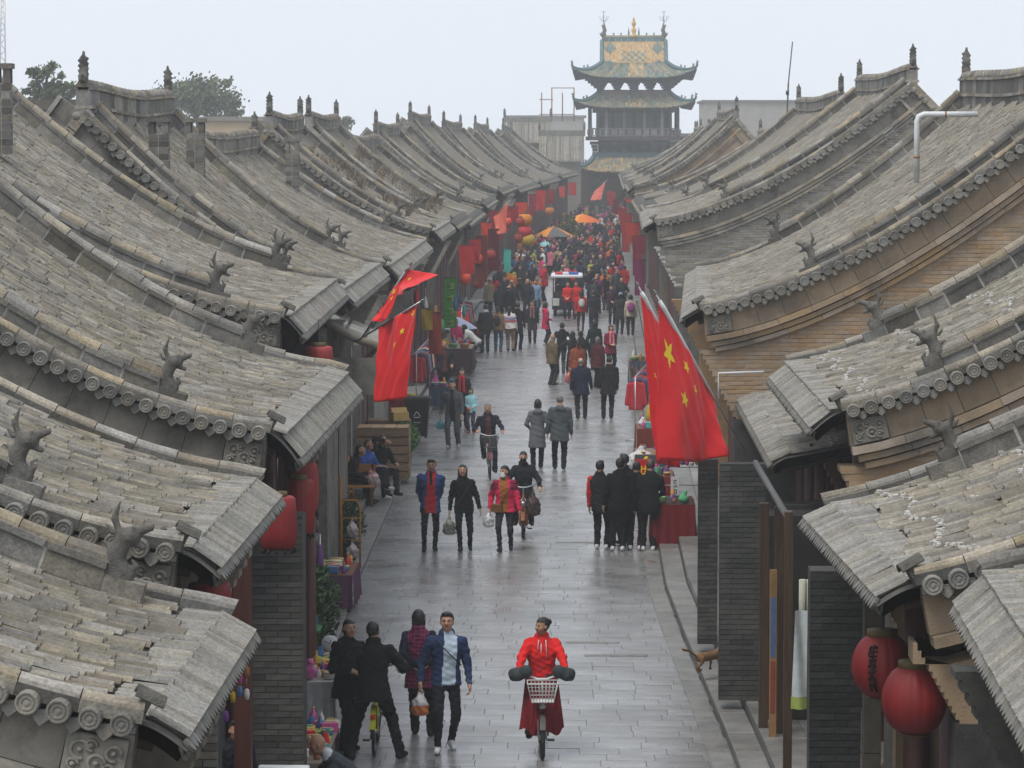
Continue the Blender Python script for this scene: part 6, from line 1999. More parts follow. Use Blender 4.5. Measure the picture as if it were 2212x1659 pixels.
# woman in the black mask on the scooter behind the trio
p = g2(1130, 1164); sc_ = Vector((p.x, p.y + .5, 0))
bicycle('small brown electric scooter behind the woman in pink', sc_, 0, (.24, .09, .04), r=.25, ebike=True, lamp=True, kind='scooter', rack=False)
person('woman in a black face mask and leather jacket riding the scooter', sc_, 0, H=1.62, top=(.014, .017, .022), bot=BLK, hair='bun', female=True, fat=1.08, wide=1.15, pel=(0, -.24, .93), lean=4,
       hr=(.33, .16, 1.05), hl=(-.33, .12, 1.02), fr=(.16, .05, .22), fl=(-.16, .05, .22), extras=(x_mask((.02, .02, .022)),), poles=(.7, -.8, -.5), **LO)
q = gnd(1155, 1130)
bag('large brown paper carrier hanging from the scooter', Vector((q.x, sc_.y - .2, .95)), .30, .55, .18, (.055, .03, .025), .6)

# patrol cart in the far street with a red and blue light bar
PC = at(1222, 640, 132.5); PCX = PC.x
pc = thing('patrol_cart', 'open patrol cart with white canopy and red-blue light bar in the crowd', 'cart', (PCX, 132.5, 0))
o_ = Vector(pc.location); b = MB(o_)
b.bev(PCX - .75, PCX + .75, 131.7, 134.5, .35, .95, .08); b.build('cart_body', flat((.03, .035, .05), .4), pc)
b = MB(o_); b.bev(PCX - .82, PCX + .82, 131.6, 134.3, 1.98, 2.10, .05); b.build('canopy', M_WHITEP, pc)
for (x, y) in ((-.7, 131.8), (.7, 131.8), (-.7, 134.1), (.7, 134.1)):
    b = MB(o_); b.tube([(PCX + x, y, .9), (PCX + x, y, 2.0)], .02, 6); b.build('canopy_post', M_BLACKM, pc)
for x0, x1, c in ((-.6, -.2, (.55, .05, .06)), (-.2, .1, (.75, .75, .78)), (.1, .6, (.06, .12, .42))):
    b = MB(o_); b.bev(PCX + x0, PCX + x1 - .01, 132.0, 132.25, 2.11, 2.24, .03); b.build('light_bar', flat(c, .3), pc)
b = MB(o_); b.bev(PCX - .72, PCX - .38, 131.58, 131.69, .55, .92, .01); b.build('front_panel', flat((.62, .62, .55), .5), pc)
for x in (-.6, .6):
    for y in (132.1, 134.0):
        b = MB(o_); b.tube([(PCX + x - .08, y, .27), (PCX + x + .08, y, .27)], .27, 14); b.build('wheel', M_RUBBER, pc)

b = MB(o_); b.bev(PCX - .7, PCX + .7, 131.75, 131.95, .95, 1.25, .04); b.build('dashboard', M_DARK, pc)
b = MB(o_); b.bev(PCX - .62, PCX + .62, 132.9, 133.4, .95, 1.5, .06); b.build('seat', flat((.03, .03, .032), .6), pc)
pc.location.y += 9.0; pc.scale = (.85, 1, .86)
# market parasols over the far stalls
def parasol(label, c, r, h, cols, n=10):
    root = thing('parasol', label, 'parasol', (c.x, c.y, 0)); o = Vector(root.location)
    for i in range(n):
        b = MB(o); a0, a1 = 2 * math.pi * i / n, 2 * math.pi * (i + 1) / n; rows = []
        for t in np.linspace(.02, 1, 6):
            rows.append([(c.x + r * t * math.cos(a) * (1 - .03 * math.sin((a - a0) / (a1 - a0) * math.pi) * t), c.y + r * t * math.sin(a), c.z - h * (t ** 1.35)) for a in np.linspace(a0, a1, 4)])
        b.grid(rows, 0, True); b.build('canopy_panel', flat(cols[i % len(cols)], .6), root)
    b = MB(o); b.tube([(c.x, c.y, 0), (c.x, c.y, c.z + .1)], .025, 6); b.build('pole', M_METAL, root)
parasol('orange-red parasol with a pale front panel far up the street', at(1258, 462, 218), 1.35, .55, ((.66, .15, .02), (.62, .10, .03), (.72, .30, .06), (.68, .18, .02)))
parasol('orange and grey parasol behind the flags of the left row', at(1196, 490, 208), 1.3, .6, ((.72, .26, .02), (.72, .26, .02), (.12, .11, .11), (.12, .11, .11), (.7, .24, .02)))
parasol('small turquoise umbrella below the orange parasol', at(1178, 521, 200), .62, .3, ((.20, .42, .46), (.26, .48, .5)))
# round-topped bush beside the parasols
tree('rounded olive bush between the two far parasols', at(1228, 492, 214), .75, .9, 26, 31, mat('olive_leaf', (.10, .10, .03), (.17, .16, .05), .7, 2.0, isl=.4), name='bush', size=.2, per=50)
# ------------------------------------------------------------------ flags: cloth hung from leaning poles
def star_mb(b, P, r, off, rot=0.0, mi=0):
    """P(s,t) -> point,normal on the cloth; star drawn as a raised patch centred at s,t"""
    pass
def cloth_flag(label, tip, base, fly, width, folds, seed, big=None, group='red flags on leaning poles', stars=True, droop=.0, amp=.07, name='flag', colour=None, cols=26, rows=30, sleeve=True, curl=0.0, flare=1.0, pole_below=.5):
    """tip/base: the hoist along the pole; fly: where the free edge hangs, as two points under tip and base"""
    root = thing(name, label, 'flag', base, 0, group); o = Vector(root.location)
    rr = random.Random(seed); ph = rr.uniform(0, 6)
    tip, base = Vector(tip), Vector(base); f0, f1 = Vector(fly[0]), Vector(fly[1])
    def P(s, t):
        """s along the hoist (0 tip, 1 base), t from the hoist to the fly"""
        a = tip.lerp(base, s); c = f0.lerp(f1, s)
        p = a.lerp(c, t); L = (c - a).length
        p = p + Vector((0, 0, -droop * math.sin(math.pi * t)))
        n = (base - tip).cross(c - a)
        n = n.normalized() if n.length > 1e-6 else Vector((0, -1, 0))
        w = amp * (math.sin(s * folds * 2 * math.pi + ph + t * 1.4) * (.25 + .75 * t) + .4 * math.sin(s * folds * 4.3 * math.pi + ph * 2 - t * 2.0) * t + .16 * math.sin(s * folds * 13 + t * 9 + ph) * t + .10 * math.sin(s * 31 - t * 17 + ph))
        side = (base - tip).normalized()
        return p + n * w + side * (amp * .35 * math.cos(s * folds * 2 * math.pi + ph + t))
    b = MB(o)
    G = [[tuple(P(i / cols, j / rows)) for i in range(cols + 1)] for j in range(rows + 1)]
    b.grid(G, 0, True)
    cl = b.build('cloth', colour or M_RED, root)
    md = cl.modifiers.new('thickness', 'SOLIDIFY'); md.thickness = .004
    if stars:
        list_ = [(.25, .26, .155, 0)] + [(.085, .47, .052, .4), (.18, .57, .052, .2), (.33, .57, .052, 0), (.44, .47, .052, -.3)] if big is None else big
        for (s, t, r, rot) in list_:
            sb = MB(o); vs = []; W = (base - tip).length; Hh = ((f0 - tip).length + (f1 - base).length) / 2
            def Q(ds, dt):
                q0 = P(s + ds / W, t + dt / Hh)
                e = .01
                n = (P(s + ds / W + e, t + dt / Hh) - q0).cross(P(s + ds / W, t + dt / Hh + e) - q0)
                n = n.normalized() if n.length > 1e-9 else Vector((0, -1, 0))
                if n.dot(EYE - q0) < 0: n = -n
                return q0 + n * .008
            ring = []
            for k in range(20):
                a = k / 20 * 2 * math.pi + rot
                kk = (k % 4) / 4.0
                # five points: radius swings between r and .4 r
                u_ = (k % 4); rad = {0: 1.0, 1: .62, 2: .385, 3: .62}[u_] * r
                ring.append(Q(rad * math.sin(a), -rad * math.cos(a)))
            c = Q(0, 0); mid = [c.lerp(p, .5) for p in ring]
            for i in range(20):
                m2 = (ring[i] - o); ds = 0
            half = []
            for k in range(20):
                a = k / 20 * 2 * math.pi + rot; rad = {0: 1.0, 1: .62, 2: .385, 3: .62}[k % 4] * r * .5
                half.append(Q(rad * math.sin(a), -rad * math.cos(a)))
            vs = [tuple(c)] + [tuple(p) for p in half] + [tuple(p) for p in ring]
            fs = [(0, 1 + i, 1 + (i + 1) % 20) for i in range(20)] + [(1 + i, 21 + i, 21 + (i + 1) % 20, 1 + (i + 1) % 20) for i in range(20)]
            sb.add(vs, fs, 0, True); sb.build('star', M_YEL, cl)
    b = MB(o); d = (base - tip).normalized()
    b.tube([tip - d * .12, base + d * pole_below], .014, 8); pl = b.build('pole', M_METAL, root)
    b = MB(o); b.lathe([(.012, 0), (.026, .03), (.012, .08), (0, .1)], 8, 0, Matrix.Translation(tip - d * .12) @ (-d).to_track_quat('Z', 'Y').to_matrix().to_4x4()); b.build('pole_tip', M_METAL, root)
    if sleeve:
        b = MB(o); b.tube([tip, tip.lerp(base, .08), tip.lerp(base, .35), tip.lerp(base, .98)], [.028, .036, .032, .018], 8)
        b.build('hoist_sleeve', M_WHITEP, root)
    return root
# right pair: big flags hanging off poles that lean out from the low house
Y = 47.0
FL = [(.30, .24, .20, .3), (.10, .50, .085, .4), (.40, .60, .085, .1), (.62, .52, .085, -.3), (.58, .30, .085, -.3)]
t_, b_ = at(1386, 632, Y - .4), at(1540, 975, Y + .6)
cloth_flag('red five-star flag with a white hoist sleeve, outermost at the right shops', at(1386, 632, Y + .1), at(1448, 752, Y + .6), (at(1424, 1004, Y + .3), at(1462, 1012, Y + .6)), 0, 1.2, 3, amp=.07,
           big=[(.20, .45, .05, .2), (.45, .62, .10, .5), (.30, .80, .05, .1)], pole_below=1.9)
cloth_flag('broad red five-star flag draped to a long corner beside the outermost one', at(1425, 650, Y - .5), at(1546, 866, Y + .3), (at(1428, 1000, Y - .4), at(1568, 990, Y + .2)), 0, 1.15, 8, amp=.085, pole_below=1.0,
           big=[(.16, .26, .17, .5), (.42, .20, .085, .2), (.56, .30, .085, .1), (.36, .50, .11, .1)])
# left group in front of the fourth house
Y = 50.5
cloth_flag('red flag swept sideways from a pole at the left shops', at(880, 583, Y), at(846, 640, Y + .5), (at(940, 595, Y - .6), at(862, 636, Y - .2)), 0, .8, 5, amp=.05, big=[(.3, .3, .05, 0)], pole_below=.9, sleeve=False)
cloth_flag('short red flag bunched on its pole above the long one at the left shops', at(868, 598, Y - .6), at(826, 662, Y - .2), (at(838, 690, Y - .5), at(806, 694, Y - .2)), 0, 1.2, 6, amp=.05, big=[(.2, .22, .045, .2), (.2, .4, .04, 0)], pole_below=.8, sleeve=False)
cloth_flag('long red five-star flag hanging straight at the left shops', at(900, 657, Y - .9), at(822, 705, Y - .2), (at(864, 862, Y - .7), at(818, 868, Y - .3)), 0, 1.6, 12, amp=.08, flare=1.0, pole_below=.7,
           big=[(.30, .22, .055, .1), (.42, .36, .055, .3), (.1, .08, .06, .2)], sleeve=False)
# far flags
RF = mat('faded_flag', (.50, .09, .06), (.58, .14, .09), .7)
cloth_flag('faded red flag far along the left row', at(1098, 436, 118), at(1066, 470, 118.5), (at(1094, 500, 117.6), at(1076, 508, 118)), 0, 1.0, 4, amp=.07, stars=False, colour=RF, sleeve=False)
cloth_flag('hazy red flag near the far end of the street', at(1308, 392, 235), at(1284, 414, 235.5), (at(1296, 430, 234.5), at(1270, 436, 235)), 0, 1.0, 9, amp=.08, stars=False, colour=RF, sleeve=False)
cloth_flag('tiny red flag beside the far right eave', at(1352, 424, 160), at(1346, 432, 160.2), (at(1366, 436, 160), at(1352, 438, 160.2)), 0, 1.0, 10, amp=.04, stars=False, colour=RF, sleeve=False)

# ------------------------------------------------------------------ lanterns
def lantern(label, top, w, h, m=M_LANT, drum=False, n=20, writing=False, group='red lanterns under the eaves', wire=.5):
    root = thing('lantern', label, 'lantern', (top.x, top.y, top.z - h), 0, group); o = Vector(root.location)
    c = Vector((top.x, top.y, top.z - h / 2)); M = Matrix.Translation(c)
    b = MB(o)
    if drum:
        prof = [(w * .40, -h / 2), (w * .46, -h * .46), (w * .5, -h * .2), (w * .5, h * .2), (w * .46, h * .46), (w * .40, h / 2)]
    else:
        prof = [(w * .24 + w * .26 * math.sin(math.pi * t) ** .62, -h / 2 + h * t) for t in np.linspace(0, 1, 13)]
    b.lathe(prof, 56, 0, M, True, -.05, n); b.build('silk_body', m, root)
    for sg in (-1, 1):
        b = MB(o); z = sg * h / 2; b.lathe([(w * .25, z - .02), (w * .25, z + .03 * sg + .02)], 16, 0, M); b.build('rim', flat((.10, .07, .03), .5), root)
    b = MB(o); b.tube([c + Vector((0, 0, h / 2)), c + Vector((0, 0, h / 2 + wire))], .006, 5); b.build('hanging_wire', M_BLACKM, root)
    if drum:
        for k in range(12):
            a = k / 12 * 2 * math.pi
            b = MB(o); b.tube([c + Vector((w * .42 * math.cos(a), w * .42 * math.sin(a), -h / 2)), c + Vector((w * .44 * math.cos(a), w * .44 * math.sin(a), -h / 2 - .05))], .018, 5)
            b.build('tassel', flat((.03, .02, .02), .7), root)
    if writing:
        # brushed characters down the side that looks at the camera
        strokes = [[(-.5, .9, .5, .9), (-.5, .72, .5, .75), (-.45, .55, .45, .58), (0, .98, 0, .5), (-.5, .9, -.5, .55)],
                   [(-.45, .38, .45, .42), (.0, .48, -.4, .1), (.05, .34, .45, .08), (-.3, .22, .35, .26), (-.1, .12, .2, .05)],
                   [(-.45, -.1, .4, -.04), (-.05, .02, -.05, -.4), (-.05, -.2, -.45, -.42), (-.02, -.2, .45, -.44)],
                   [(-.4, -.56, .1, -.52), (-.35, -.6, -.3, -.9), (.1, -.5, .42, -.92), (-.3, -.74, .25, -.72), (.35, -.5, .15, -.72)]]
        bw = MB(o); a0 = -math.pi / 2 - .42
        for ch in strokes:
            for (x0, y0, x1, y1) in ch:
                pts = []
                for t in np.linspace(0, 1, 5):
                    x, y = x0 + (x1 - x0) * t, y0 + (y1 - y0) * t
                    tz = .5 + y * .40; rr = w * .24 + w * .26 * math.sin(math.pi * tz) ** .62 + .004
                    a = a0 + x * .30
                    pts.append(c + Vector((rr * math.cos(a), rr * math.sin(a), -h / 2 + h * tz)))
                bw.tube(pts, .010, 5)
        bw.build('brushed_characters', flat((.02, .012, .012), .6), root)
    return root
lantern('great red lantern with black brushed characters under the right eave', at(1906, 1372, 27.2), .52, .52, writing=True, wire=.3)
lantern('great plain red lantern hanging in front of the lettered one', at(1976, 1440, 25.75), .53, .53, wire=.3)
for (lab, u, v, Y, w, h) in (('tall red drum lantern hanging beside the lower left eave, nearest the street', 645, 1036, 37.0, .38, .62), ('red drum lantern tucked behind the tile fringe of the second left house', 600, 1072, 33.4, .40, .54),
                             ('red drum lantern below the corbels of the second left house', 452, 1258, 28.2, .40, .42), ('second red drum lantern behind the first beside the lower left eave', 655, 1000, 39.5, .38, .6),
                             ('dark red drum lantern in the gap under the fourth left eave', 688, 748, 46.5, .42, .22)):
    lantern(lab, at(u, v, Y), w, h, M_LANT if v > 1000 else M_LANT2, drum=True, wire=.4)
ORD = 'first second third fourth fifth sixth seventh eighth ninth tenth eleventh twelfth thirteenth last'.split()
fl = [(1032, 548), (1046, 575), (1036, 600), (1052, 512), (1060, 540), (1044, 622), (1096, 470), (1112, 486), (1124, 470), (1108, 512), (1120, 505), (955, 588), (1006, 590), (1018, 596)]
fl = fl[::2]
for i, (u, v) in enumerate(fl):
    Yl = 130 if u > 1080 else 112 if u > 1025 else 100
    lantern('small red lantern, %s of the string along the far left shops' % ORD[i], at(u, v, Yl + i * .4), .36, .36, M_LANT2 if i % 3 else mat('lantern_bright', (.62, .05, .03), (.7, .08, .04), .5), group='strings of small lanterns at the far left shops')
for i, (u, v, c) in enumerate(((1134, 462, (.60, .20, .04)), (1134, 488, (.45, .04, .05)), (1140, 505, (.50, .32, .05)), (1188, 448, (.45, .16, .05)))):
    lantern('%s palace lantern on the far left shops' % ('orange', 'crimson', 'yellow', 'hazy orange')[i], at(u, v, 135 if i < 3 else 200), .62, .5, flat(c, .5), group='strings of small lanterns at the far left shops')

# red cloths and pennants strung along both sides of the far street
rp = random.Random(44)
PEN = [(1008, 560, 100), (1026, 540, 108), (1050, 498, 120), (1072, 486, 126), (1088, 476, 132), (1108, 462, 140), (1126, 452, 150), (1150, 442, 165), (1168, 432, 180), (1190, 424, 200), (1214, 414, 225), (1330, 446, 215), (1344, 462, 190), (1352, 480, 170), (1366, 502, 150), (1380, 528, 132), (1236, 408, 245), (1320, 428, 240)]
for i, (u, v, Y) in enumerate(PEN):
    c = ((.42, .03, .03), (.30, .025, .03), (.52, .05, .03), (.24, .03, .05))[i % 4]; w, h = rp.uniform(.35, .7), rp.uniform(.6, 1.1)
    t = thing('red_pennant', '%s red cloth pennant along the far %s shops' % (ORD[i] if i < 11 else ORD[i - 11], 'left' if u < 1260 else 'right'), 'pennant', at(u, v, Y), rp.uniform(-.5, .5), 'red cloths along the far street')
    if i >= 16: t['label'] = 'hazy red cloth strung before the tower, %s' % ('left of the street' if u < 1260 else 'right of the street')
    b = MB(); b.grid([[(x * w * (1 - .25 * (.5 - z)), .07 * math.sin(z * 5 + x * 7 + i) * (1 - z), (z - .5) * h - .12 * abs(x) * (1 - z)) for x in np.linspace(-.5, .5, 6)] for z in np.linspace(0, 1, 8)], 0, True); b.build('cloth', flat(c, .7), t)
    b = MB(); b.tube([(-w * .55, 0, h * .5), (w * .55, 0, h * .5)], .012, 5); b.build('cord', M_WOODB, t)

# ------------------------------------------------------------------ piers and posts of the shop fronts
def brick_pier(house, x0, x1, y, d, z0, z1, name='brick_pier', m=M_BRICK_D, limit=260, mortar=None):
    o = house.org
    b = MB(o); b.box(x0 + .01, x1 - .01, y + .012, y + d, z0, z1)
    core = b.build(name, mortar or mat('dark_mortar', (.028, .027, .025), (.05, .048, .045), .9), house.root)
    bl, bh = .27, .068; n = max(1, int(round((x1 - x0) / bl))); bl = (x1 - x0) / n
    f = MB(); f.box(-bl / 2 + .004, bl / 2 - .004, -.012, .02, -bh / 2 + .004, bh / 2 - .004); full = f.mesh('brick', m)
    f = MB(); f.box(-bl / 4 + .004, bl / 4 - .004, -.012, .02, -bh / 2 + .004, bh / 2 - .004); halfm = f.mesh('brick', m)
    z = z0 + bh / 2; k = 0; cnt = 0
    while z < z1:
        xs = [(x0 + bl * (i + .5), full) for i in range(n)] if k % 2 == 0 else [(x0 + bl * .25, halfm)] + [(x0 + bl * (i + 1), full) for i in range(n - 1)] + [(x1 - bl * .25, halfm)]
        for (x, me) in xs:
            if inframe((x, y, z), 40)[0] and cnt < limit:
                put('brick', me, core, Vector((x, y + random.uniform(-.003, .003), z)) - o); cnt += 1
        z += bh; k += 1
    return core
H3L = HOUSES[2]
brick_pier(H3L, at(545, 1300, 35.0).x, at(655, 1300, 35.0).x, 35.0, .5, .24, 3.6)
H1L, H2L = HOUSES[0], HOUSES[1]
brick_pier(H2L, at(404, 1500, 26.6).x, at(470, 1500, 26.6).x, 26.6, .4, .24, 3.2, limit=120, m=M_BRICK)
H2R, H3R, H4R = HOUSES[5], HOUSES[6], HOUSES[7]
def stone_panel(house, u0, u1, Y, d, z0, z1, m=M_STONEDK, nm='stone_pier', trim=True):
    a, b_ = at(u0, 1400, Y).x, at(u1, 1400, Y).x; o = house.org
    k = int((z1 - z0) / .62) + 1; core = None
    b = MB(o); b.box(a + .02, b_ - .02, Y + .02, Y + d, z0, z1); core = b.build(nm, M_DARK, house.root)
    for i in range(k):
        za, zb = z0 + (z1 - z0) * i / k, z0 + (z1 - z0) * (i + 1) / k
        b = MB(o); b.bev(a + .012, b_ - .012, -zb + .004, -za - .004, -Y - .1, -Y + random.uniform(0, .004), .003, 0, Matrix(((1, 0, 0, 0), (0, 0, -1, 0), (0, -1, 0, 0), (0, 0, 0, 1))))
        b.build('stone_block', m, core)
    if trim:
        for x in (a, b_):
            b = MB(o); b.box(x - .012, x + .012, Y - .014, Y + .1, z0, z1); b.build('edge_trim', mat('pale_edge', (.17, .17, .15), (.24, .23, .2), .6), core)
brick_pier(H2R, at(1748, 1400, 31.4).x, at(1862, 1400, 31.4).x, 31.4, .4, .27, 3.5, m=mat('black_brick', (.020, .021, .021), (.045, .046, .044), .75, 5.0, isl=.4, bump=.5))
PB = mat('grimy_brick', (.030, .031, .030), (.075, .074, .068), .7, 3.0, isl=.35, hue=.4, bump=.5, stain=(.13, .125, .11), sscale=2.2, samt=.5)
brick_pier(H4R, at(1552, 1400, 42.6).x, at(1652, 1400, 42.6).x, 42.6, .3, .27, 3.42, m=PB, limit=160)
brick_pier(H4R, at(1506, 1400, 47.4).x, at(1550, 1400, 47.4).x, 47.4, .3, .27, 3.0, m=PB, limit=120)
b = MB(H3R.org); b.box(at(1654, 1200, 41.3).x, at(1790, 1200, 41.3).x, 41.2, 41.9, .27, 2.9); b.build('shop_dark_block', M_DARK, H3R.root)  # solid dark box standing in for the shade behind the posts
b = MB(H3R.org); b.tube([at(1632, 1000, 41.6), at(1703, 1120, 37.6)], .045, 6); b.build('gutter_beam', flat((.12, .12, .12), .6), H3R.root)
stone_panel(H2R, 1864, 1908, 30.2, .3, .27, 3.6, m=mat('brown_stone', (.06, .05, .035), (.10, .085, .06), .7), trim=False)
def post(house, u0, u1, Y, z0, z1, m=M_WOODB, nm='shop_post', d=.12):
    a, b_ = at(u0, 1400, Y).x, at(u1, 1400, Y).x
    b = MB(house.org); b.bev(a, b_, Y, Y + d, z0, z1, .01); return b.build(nm, m, house.root)
post(H3R, 1640, 1660, 40.6, .27, 3.13); post(H3R, 1672, 1694, 40.2, .27, 3.13); post(H2R, 1694, 1712, 33.0, .27, 3.9)
b = MB(H2R.org)
a = at(1734, 1180, 31.9)
b.tube([(a.x, 31.9, 3.35), (a.x, 31.9, 2.72)], .035, 8); b.tube([(a.x + .07, 31.9, 3.35), (a.x + .07, 31.9, 2.8)], .03, 8)
b.build('downpipe', flat((.42, .42, .34), .5), H2R.root)
post(H3L, 505, 540, 33.2, .24, 3.4, M_WOOD, d=.2)
H4L = HOUSES[3]; post(H4L, 722, 734, 57.5, .24, 3.9, M_WOOD); post(H4L, 742, 752, 60.5, .24, 3.9, M_WOOD)
for k, yy in enumerate((36.8, 39.6, 42.2)):
    x = H3L.xe(yy) - .55; b = MB(H3L.org); b.lathe([(.12, .24), (.085, .4), (.08, 3.9)], 10, 0, Matrix.Translation((x, yy, 0))); b.build('veranda_post', M_WOOD, H3L.root)

# the small canopy roof between the fourth and fifth house on the left
def small_canopy(label, near, far, drop, reach, rise):
    ya = drop * FPX / (near[1] - 300); yb = drop * FPX / (far[1] - 300)
    a, b_ = at(near[0], near[1], ya), at(far[0], far[1], yb)
    root = thing('shop_canopy', label, 'canopy', (a.x, ya, 0)); o = Vector(root.location)
    b = MB(o); dk = MB(o)
    n = max(4, int((yb - ya) / .15)); nc = int(reach / .26)
    P = lambda q, y: Vector((a.x + (b_.x - a.x) * (y - ya) / (yb - ya) - reach * q, y, a.z + rise * (.5 * q + .5 * q * q)))
    dk.grid([[P(0, ya), P(0, yb)], [P(.5, ya), P(.5, yb)], [P(1, ya), P(1, yb)]], 0, False); dk.build('deck', M_DECK, root)
    O, EX, N, S = [], [], [], []
    for i in range(n):
        for k in range(nc):
            q = (k + .5) / nc; y = ya + (yb - ya) * (i + .5) / n
            t = (P(q + .02, y) - P(q - .02, y)).normalized(); O.append(P(q, y) + Vector((0, 0, .02))); EX.append(-t); N.append(Vector((-t.z, 0, t.x)) if t.x > 0 else Vector((t.z, 0, -t.x)))
    O, EX, N = np.array(O), np.array(EX), np.array(N)
    tiles_joined('tile_field', O, EX, N, np.ones(len(O)), M_EAVE, root, o)
    b = MB(o); b.box(a.x - reach - .1, a.x - reach + .05, ya, yb, .2, a.z + rise - .05); b.box(a.x - reach, a.x - .12, ya, ya + .18, a.z - .75, a.z - .12); b.build('bracket_wall', M_FASCIA, root)
    for y in (ya + .1, yb - .15):
        c = MB(o); c.tube([(a.x - reach + .05, y, a.z - .8), (a.x - .2, y, a.z - .08)], .045, 8); c.build('strut', M_WOOD, root)
    b = MB(o); b.tube([P(0, ya) + Vector((0, 0, .05)), P(.5, ya) + Vector((0, 0, .06)), P(1, ya) + Vector((0, 0, .06))], .07, 8); b.build('verge_coping', M_COPE, root)
    return root
small_canopy('little tiled canopy jutting out behind the fourth left eave', (826, 758), (838, 722), 3.6, 1.0, .45)
small_canopy('little pale-tiled canopy further along the left shops', (902, 618), (912, 596), 3.5, 1.1, .55)

# ------------------------------------------------------------------ stalls, goods and street things
def rgb(i, pal=((.62, .03, .05), (.66, .44, .05), (.07, .28, .12), (.08, .20, .42), (.60, .10, .30), (.70, .68, .62), (.36, .16, .07), (.22, .07, .30), (.10, .38, .38))):
    return pal[i % len(pal)]
def table(label, x0, x1, y0, y1, h, top, cloth=None, z=.0, name='stall_table'):
    root = thing(name, label, 'table', ((x0 + x1) / 2, (y0 + y1) / 2, z)); o = Vector(root.location)
    b = MB(o); b.bev(x0, x1, y0, y1, z + h - .04, z + h, .008); b.build('table_top', flat(top, .6), root)
    for x in (x0 + .05, x1 - .05):
        for y in (y0 + .05, y1 - .05):
            b = MB(o); b.box(x - .025, x + .025, y - .025, y + .025, z, z + h - .04); b.build('leg', M_WOODB, root)
    if cloth:
        b = MB(o); rows = []
        for t in np.linspace(0, 1, 7):
            rows.append([(x0 - .01 + (x1 - x0 + .02) * s, y0 - .012 - .025 * t * (1 + math.sin(s * 26)), z + h + .006 - (h - .06) * t) for s in np.linspace(0, 1, 25)])
        b.grid(rows, 0, True)
        for xx in (x0 - .015, x1 + .015):
            rows = []
            for t in np.linspace(0, 1, 7):
                rows.append([(xx + (.02 * t if xx > x0 else -.02 * t) * (1 + math.sin(s * 20)), y0 + (y1 - y0) * s, z + h + .006 - (h - .06) * t) for s in np.linspace(0, 1, 17)])
            b.grid(rows, 0, True)
        b.build('table_cloth', flat(cloth, .85), root)
    return root
rg = random.Random(17)
GN = [0]
WORDS = ['red', 'amber', 'green', 'blue', 'magenta', 'cream', 'brown', 'violet', 'teal']
def goods(kind, where, c, p, s, i, grp):
    """small wares: box, bottle, ball, bundle or pouch standing at p"""
    lab = '%s %s among the wares on %s' % (WORDS[i % 9], kind.replace('_', ' '), where)
    root = thing(kind, lab, kind.split('_')[-1], p, rg.uniform(-.4, .4), grp)
    if kind == 'gift_box':
        b = MB(); b.bev(-s * .5, s * .5, -s * .38, s * .38, 0, s * .5, .006); b.build('box_body', flat(c, .5), root)
        b = MB(); b.box(-s * .51, s * .51, -.012, .012, s * .5, s * .5 + .004); b.build('ribbon', flat((.7, .6, .2), .5), root)
    elif kind == 'glass_bottle':
        b = MB(); b.lathe([(s * .22, 0), (s * .24, s * .1), (s * .24, s * .6), (s * .1, s * .75), (s * .09, s * .95)], 12); b.build('bottle_body', flat(c, .15, spec=.6), root)
        b = MB(); b.lathe([(s * .1, s * .95), (s * .1, s * 1.05), (0, s * 1.06)], 10); b.build('cap', flat((.6, .5, .2), .4), root)
    elif kind == 'toy_drum':
        b = MB(); b.lathe([(s * .4, 0), (s * .45, s * .2), (s * .4, s * .4), (0, s * .41)], 14); b.build('drum_body', flat(c, .4), root)
        b = MB(); b.tube([(s * .43 * math.cos(t), s * .43 * math.sin(t), s * .38) for t in np.linspace(0, 6.283, 15)], .01, 5); b.build('drum_rim', flat((.7, .6, .2), .4), root)
    else:
        q = SDF(); q.ell((0, 0, s * .35), (s * .42, s * .34, s * .36), 0, .03); q.cap((0, 0, s * .55), (.02, 0, s * .85), s * .14, s * .2, 0, .04)
        V, Q, m = q.mesh(max(.016, s * .09)); V[:, 2] = np.maximum(V[:, 2], 0)
        V += np.stack([.006 * np.sin(V[:, 2] * 70), .006 * np.sin(V[:, 0] * 80 + V[:, 2] * 40), 0 * V[:, 0]], 1)
        put('pouch_body', np_mesh('pouch_body', V, Q, flat(c, .6), smooth=True), root)
        b = MB(); b.tube([(s * .15 * math.cos(t), s * .15 * math.sin(t), s * .6) for t in np.linspace(0, 6.283, 9)], .008, 5); b.build('tie', flat((.7, .6, .3), .6), root)
    return root
def fill(where, x0, x1, y0, y1, z, n, kinds=('gift_box', 'glass_bottle', 'toy_drum', 'cloth_pouch'), smin=.09, smax=.17):
    grp = 'wares on ' + where
    nx = max(1, int(math.ceil(math.sqrt(n * (x1 - x0) / max(.1, (y1 - y0)))))); k = 0
    ny = int(math.ceil(n / nx))
    for i in range(nx):
        for j in range(ny):
            if k >= n: return
            p = (x0 + (x1 - x0) * (i + .5) / nx + rg.uniform(-.02, .02), y0 + (y1 - y0) * (j + .5) / ny + rg.uniform(-.02, .02), z)
            GN[0] += 1; goods(rg.choice(kinds), where, rgb(GN[0]), p, rg.uniform(smin, smax), GN[0], grp); k += 1
# right stall with the red cloth
a = g2(1410, 1188); x0, x1 = a.x, at(1500, 1100, a.y).x
table('dark table with a red cloth beside the group of youths', x0, x1, a.y - .1, a.y + 1.5, .86, (.05, .02, .02), (.17, .012, .015), z=.0)
fill('the red-clothed table', x0 + .05, x1 - .05, a.y, a.y + 1.4, .875, 14)
goods('cloth_pouch', 'the red-clothed table edge', (.12, .45, .22), (x1 - .2, a.y + .1, .875), .24, 2, 'wares on the red-clothed table')
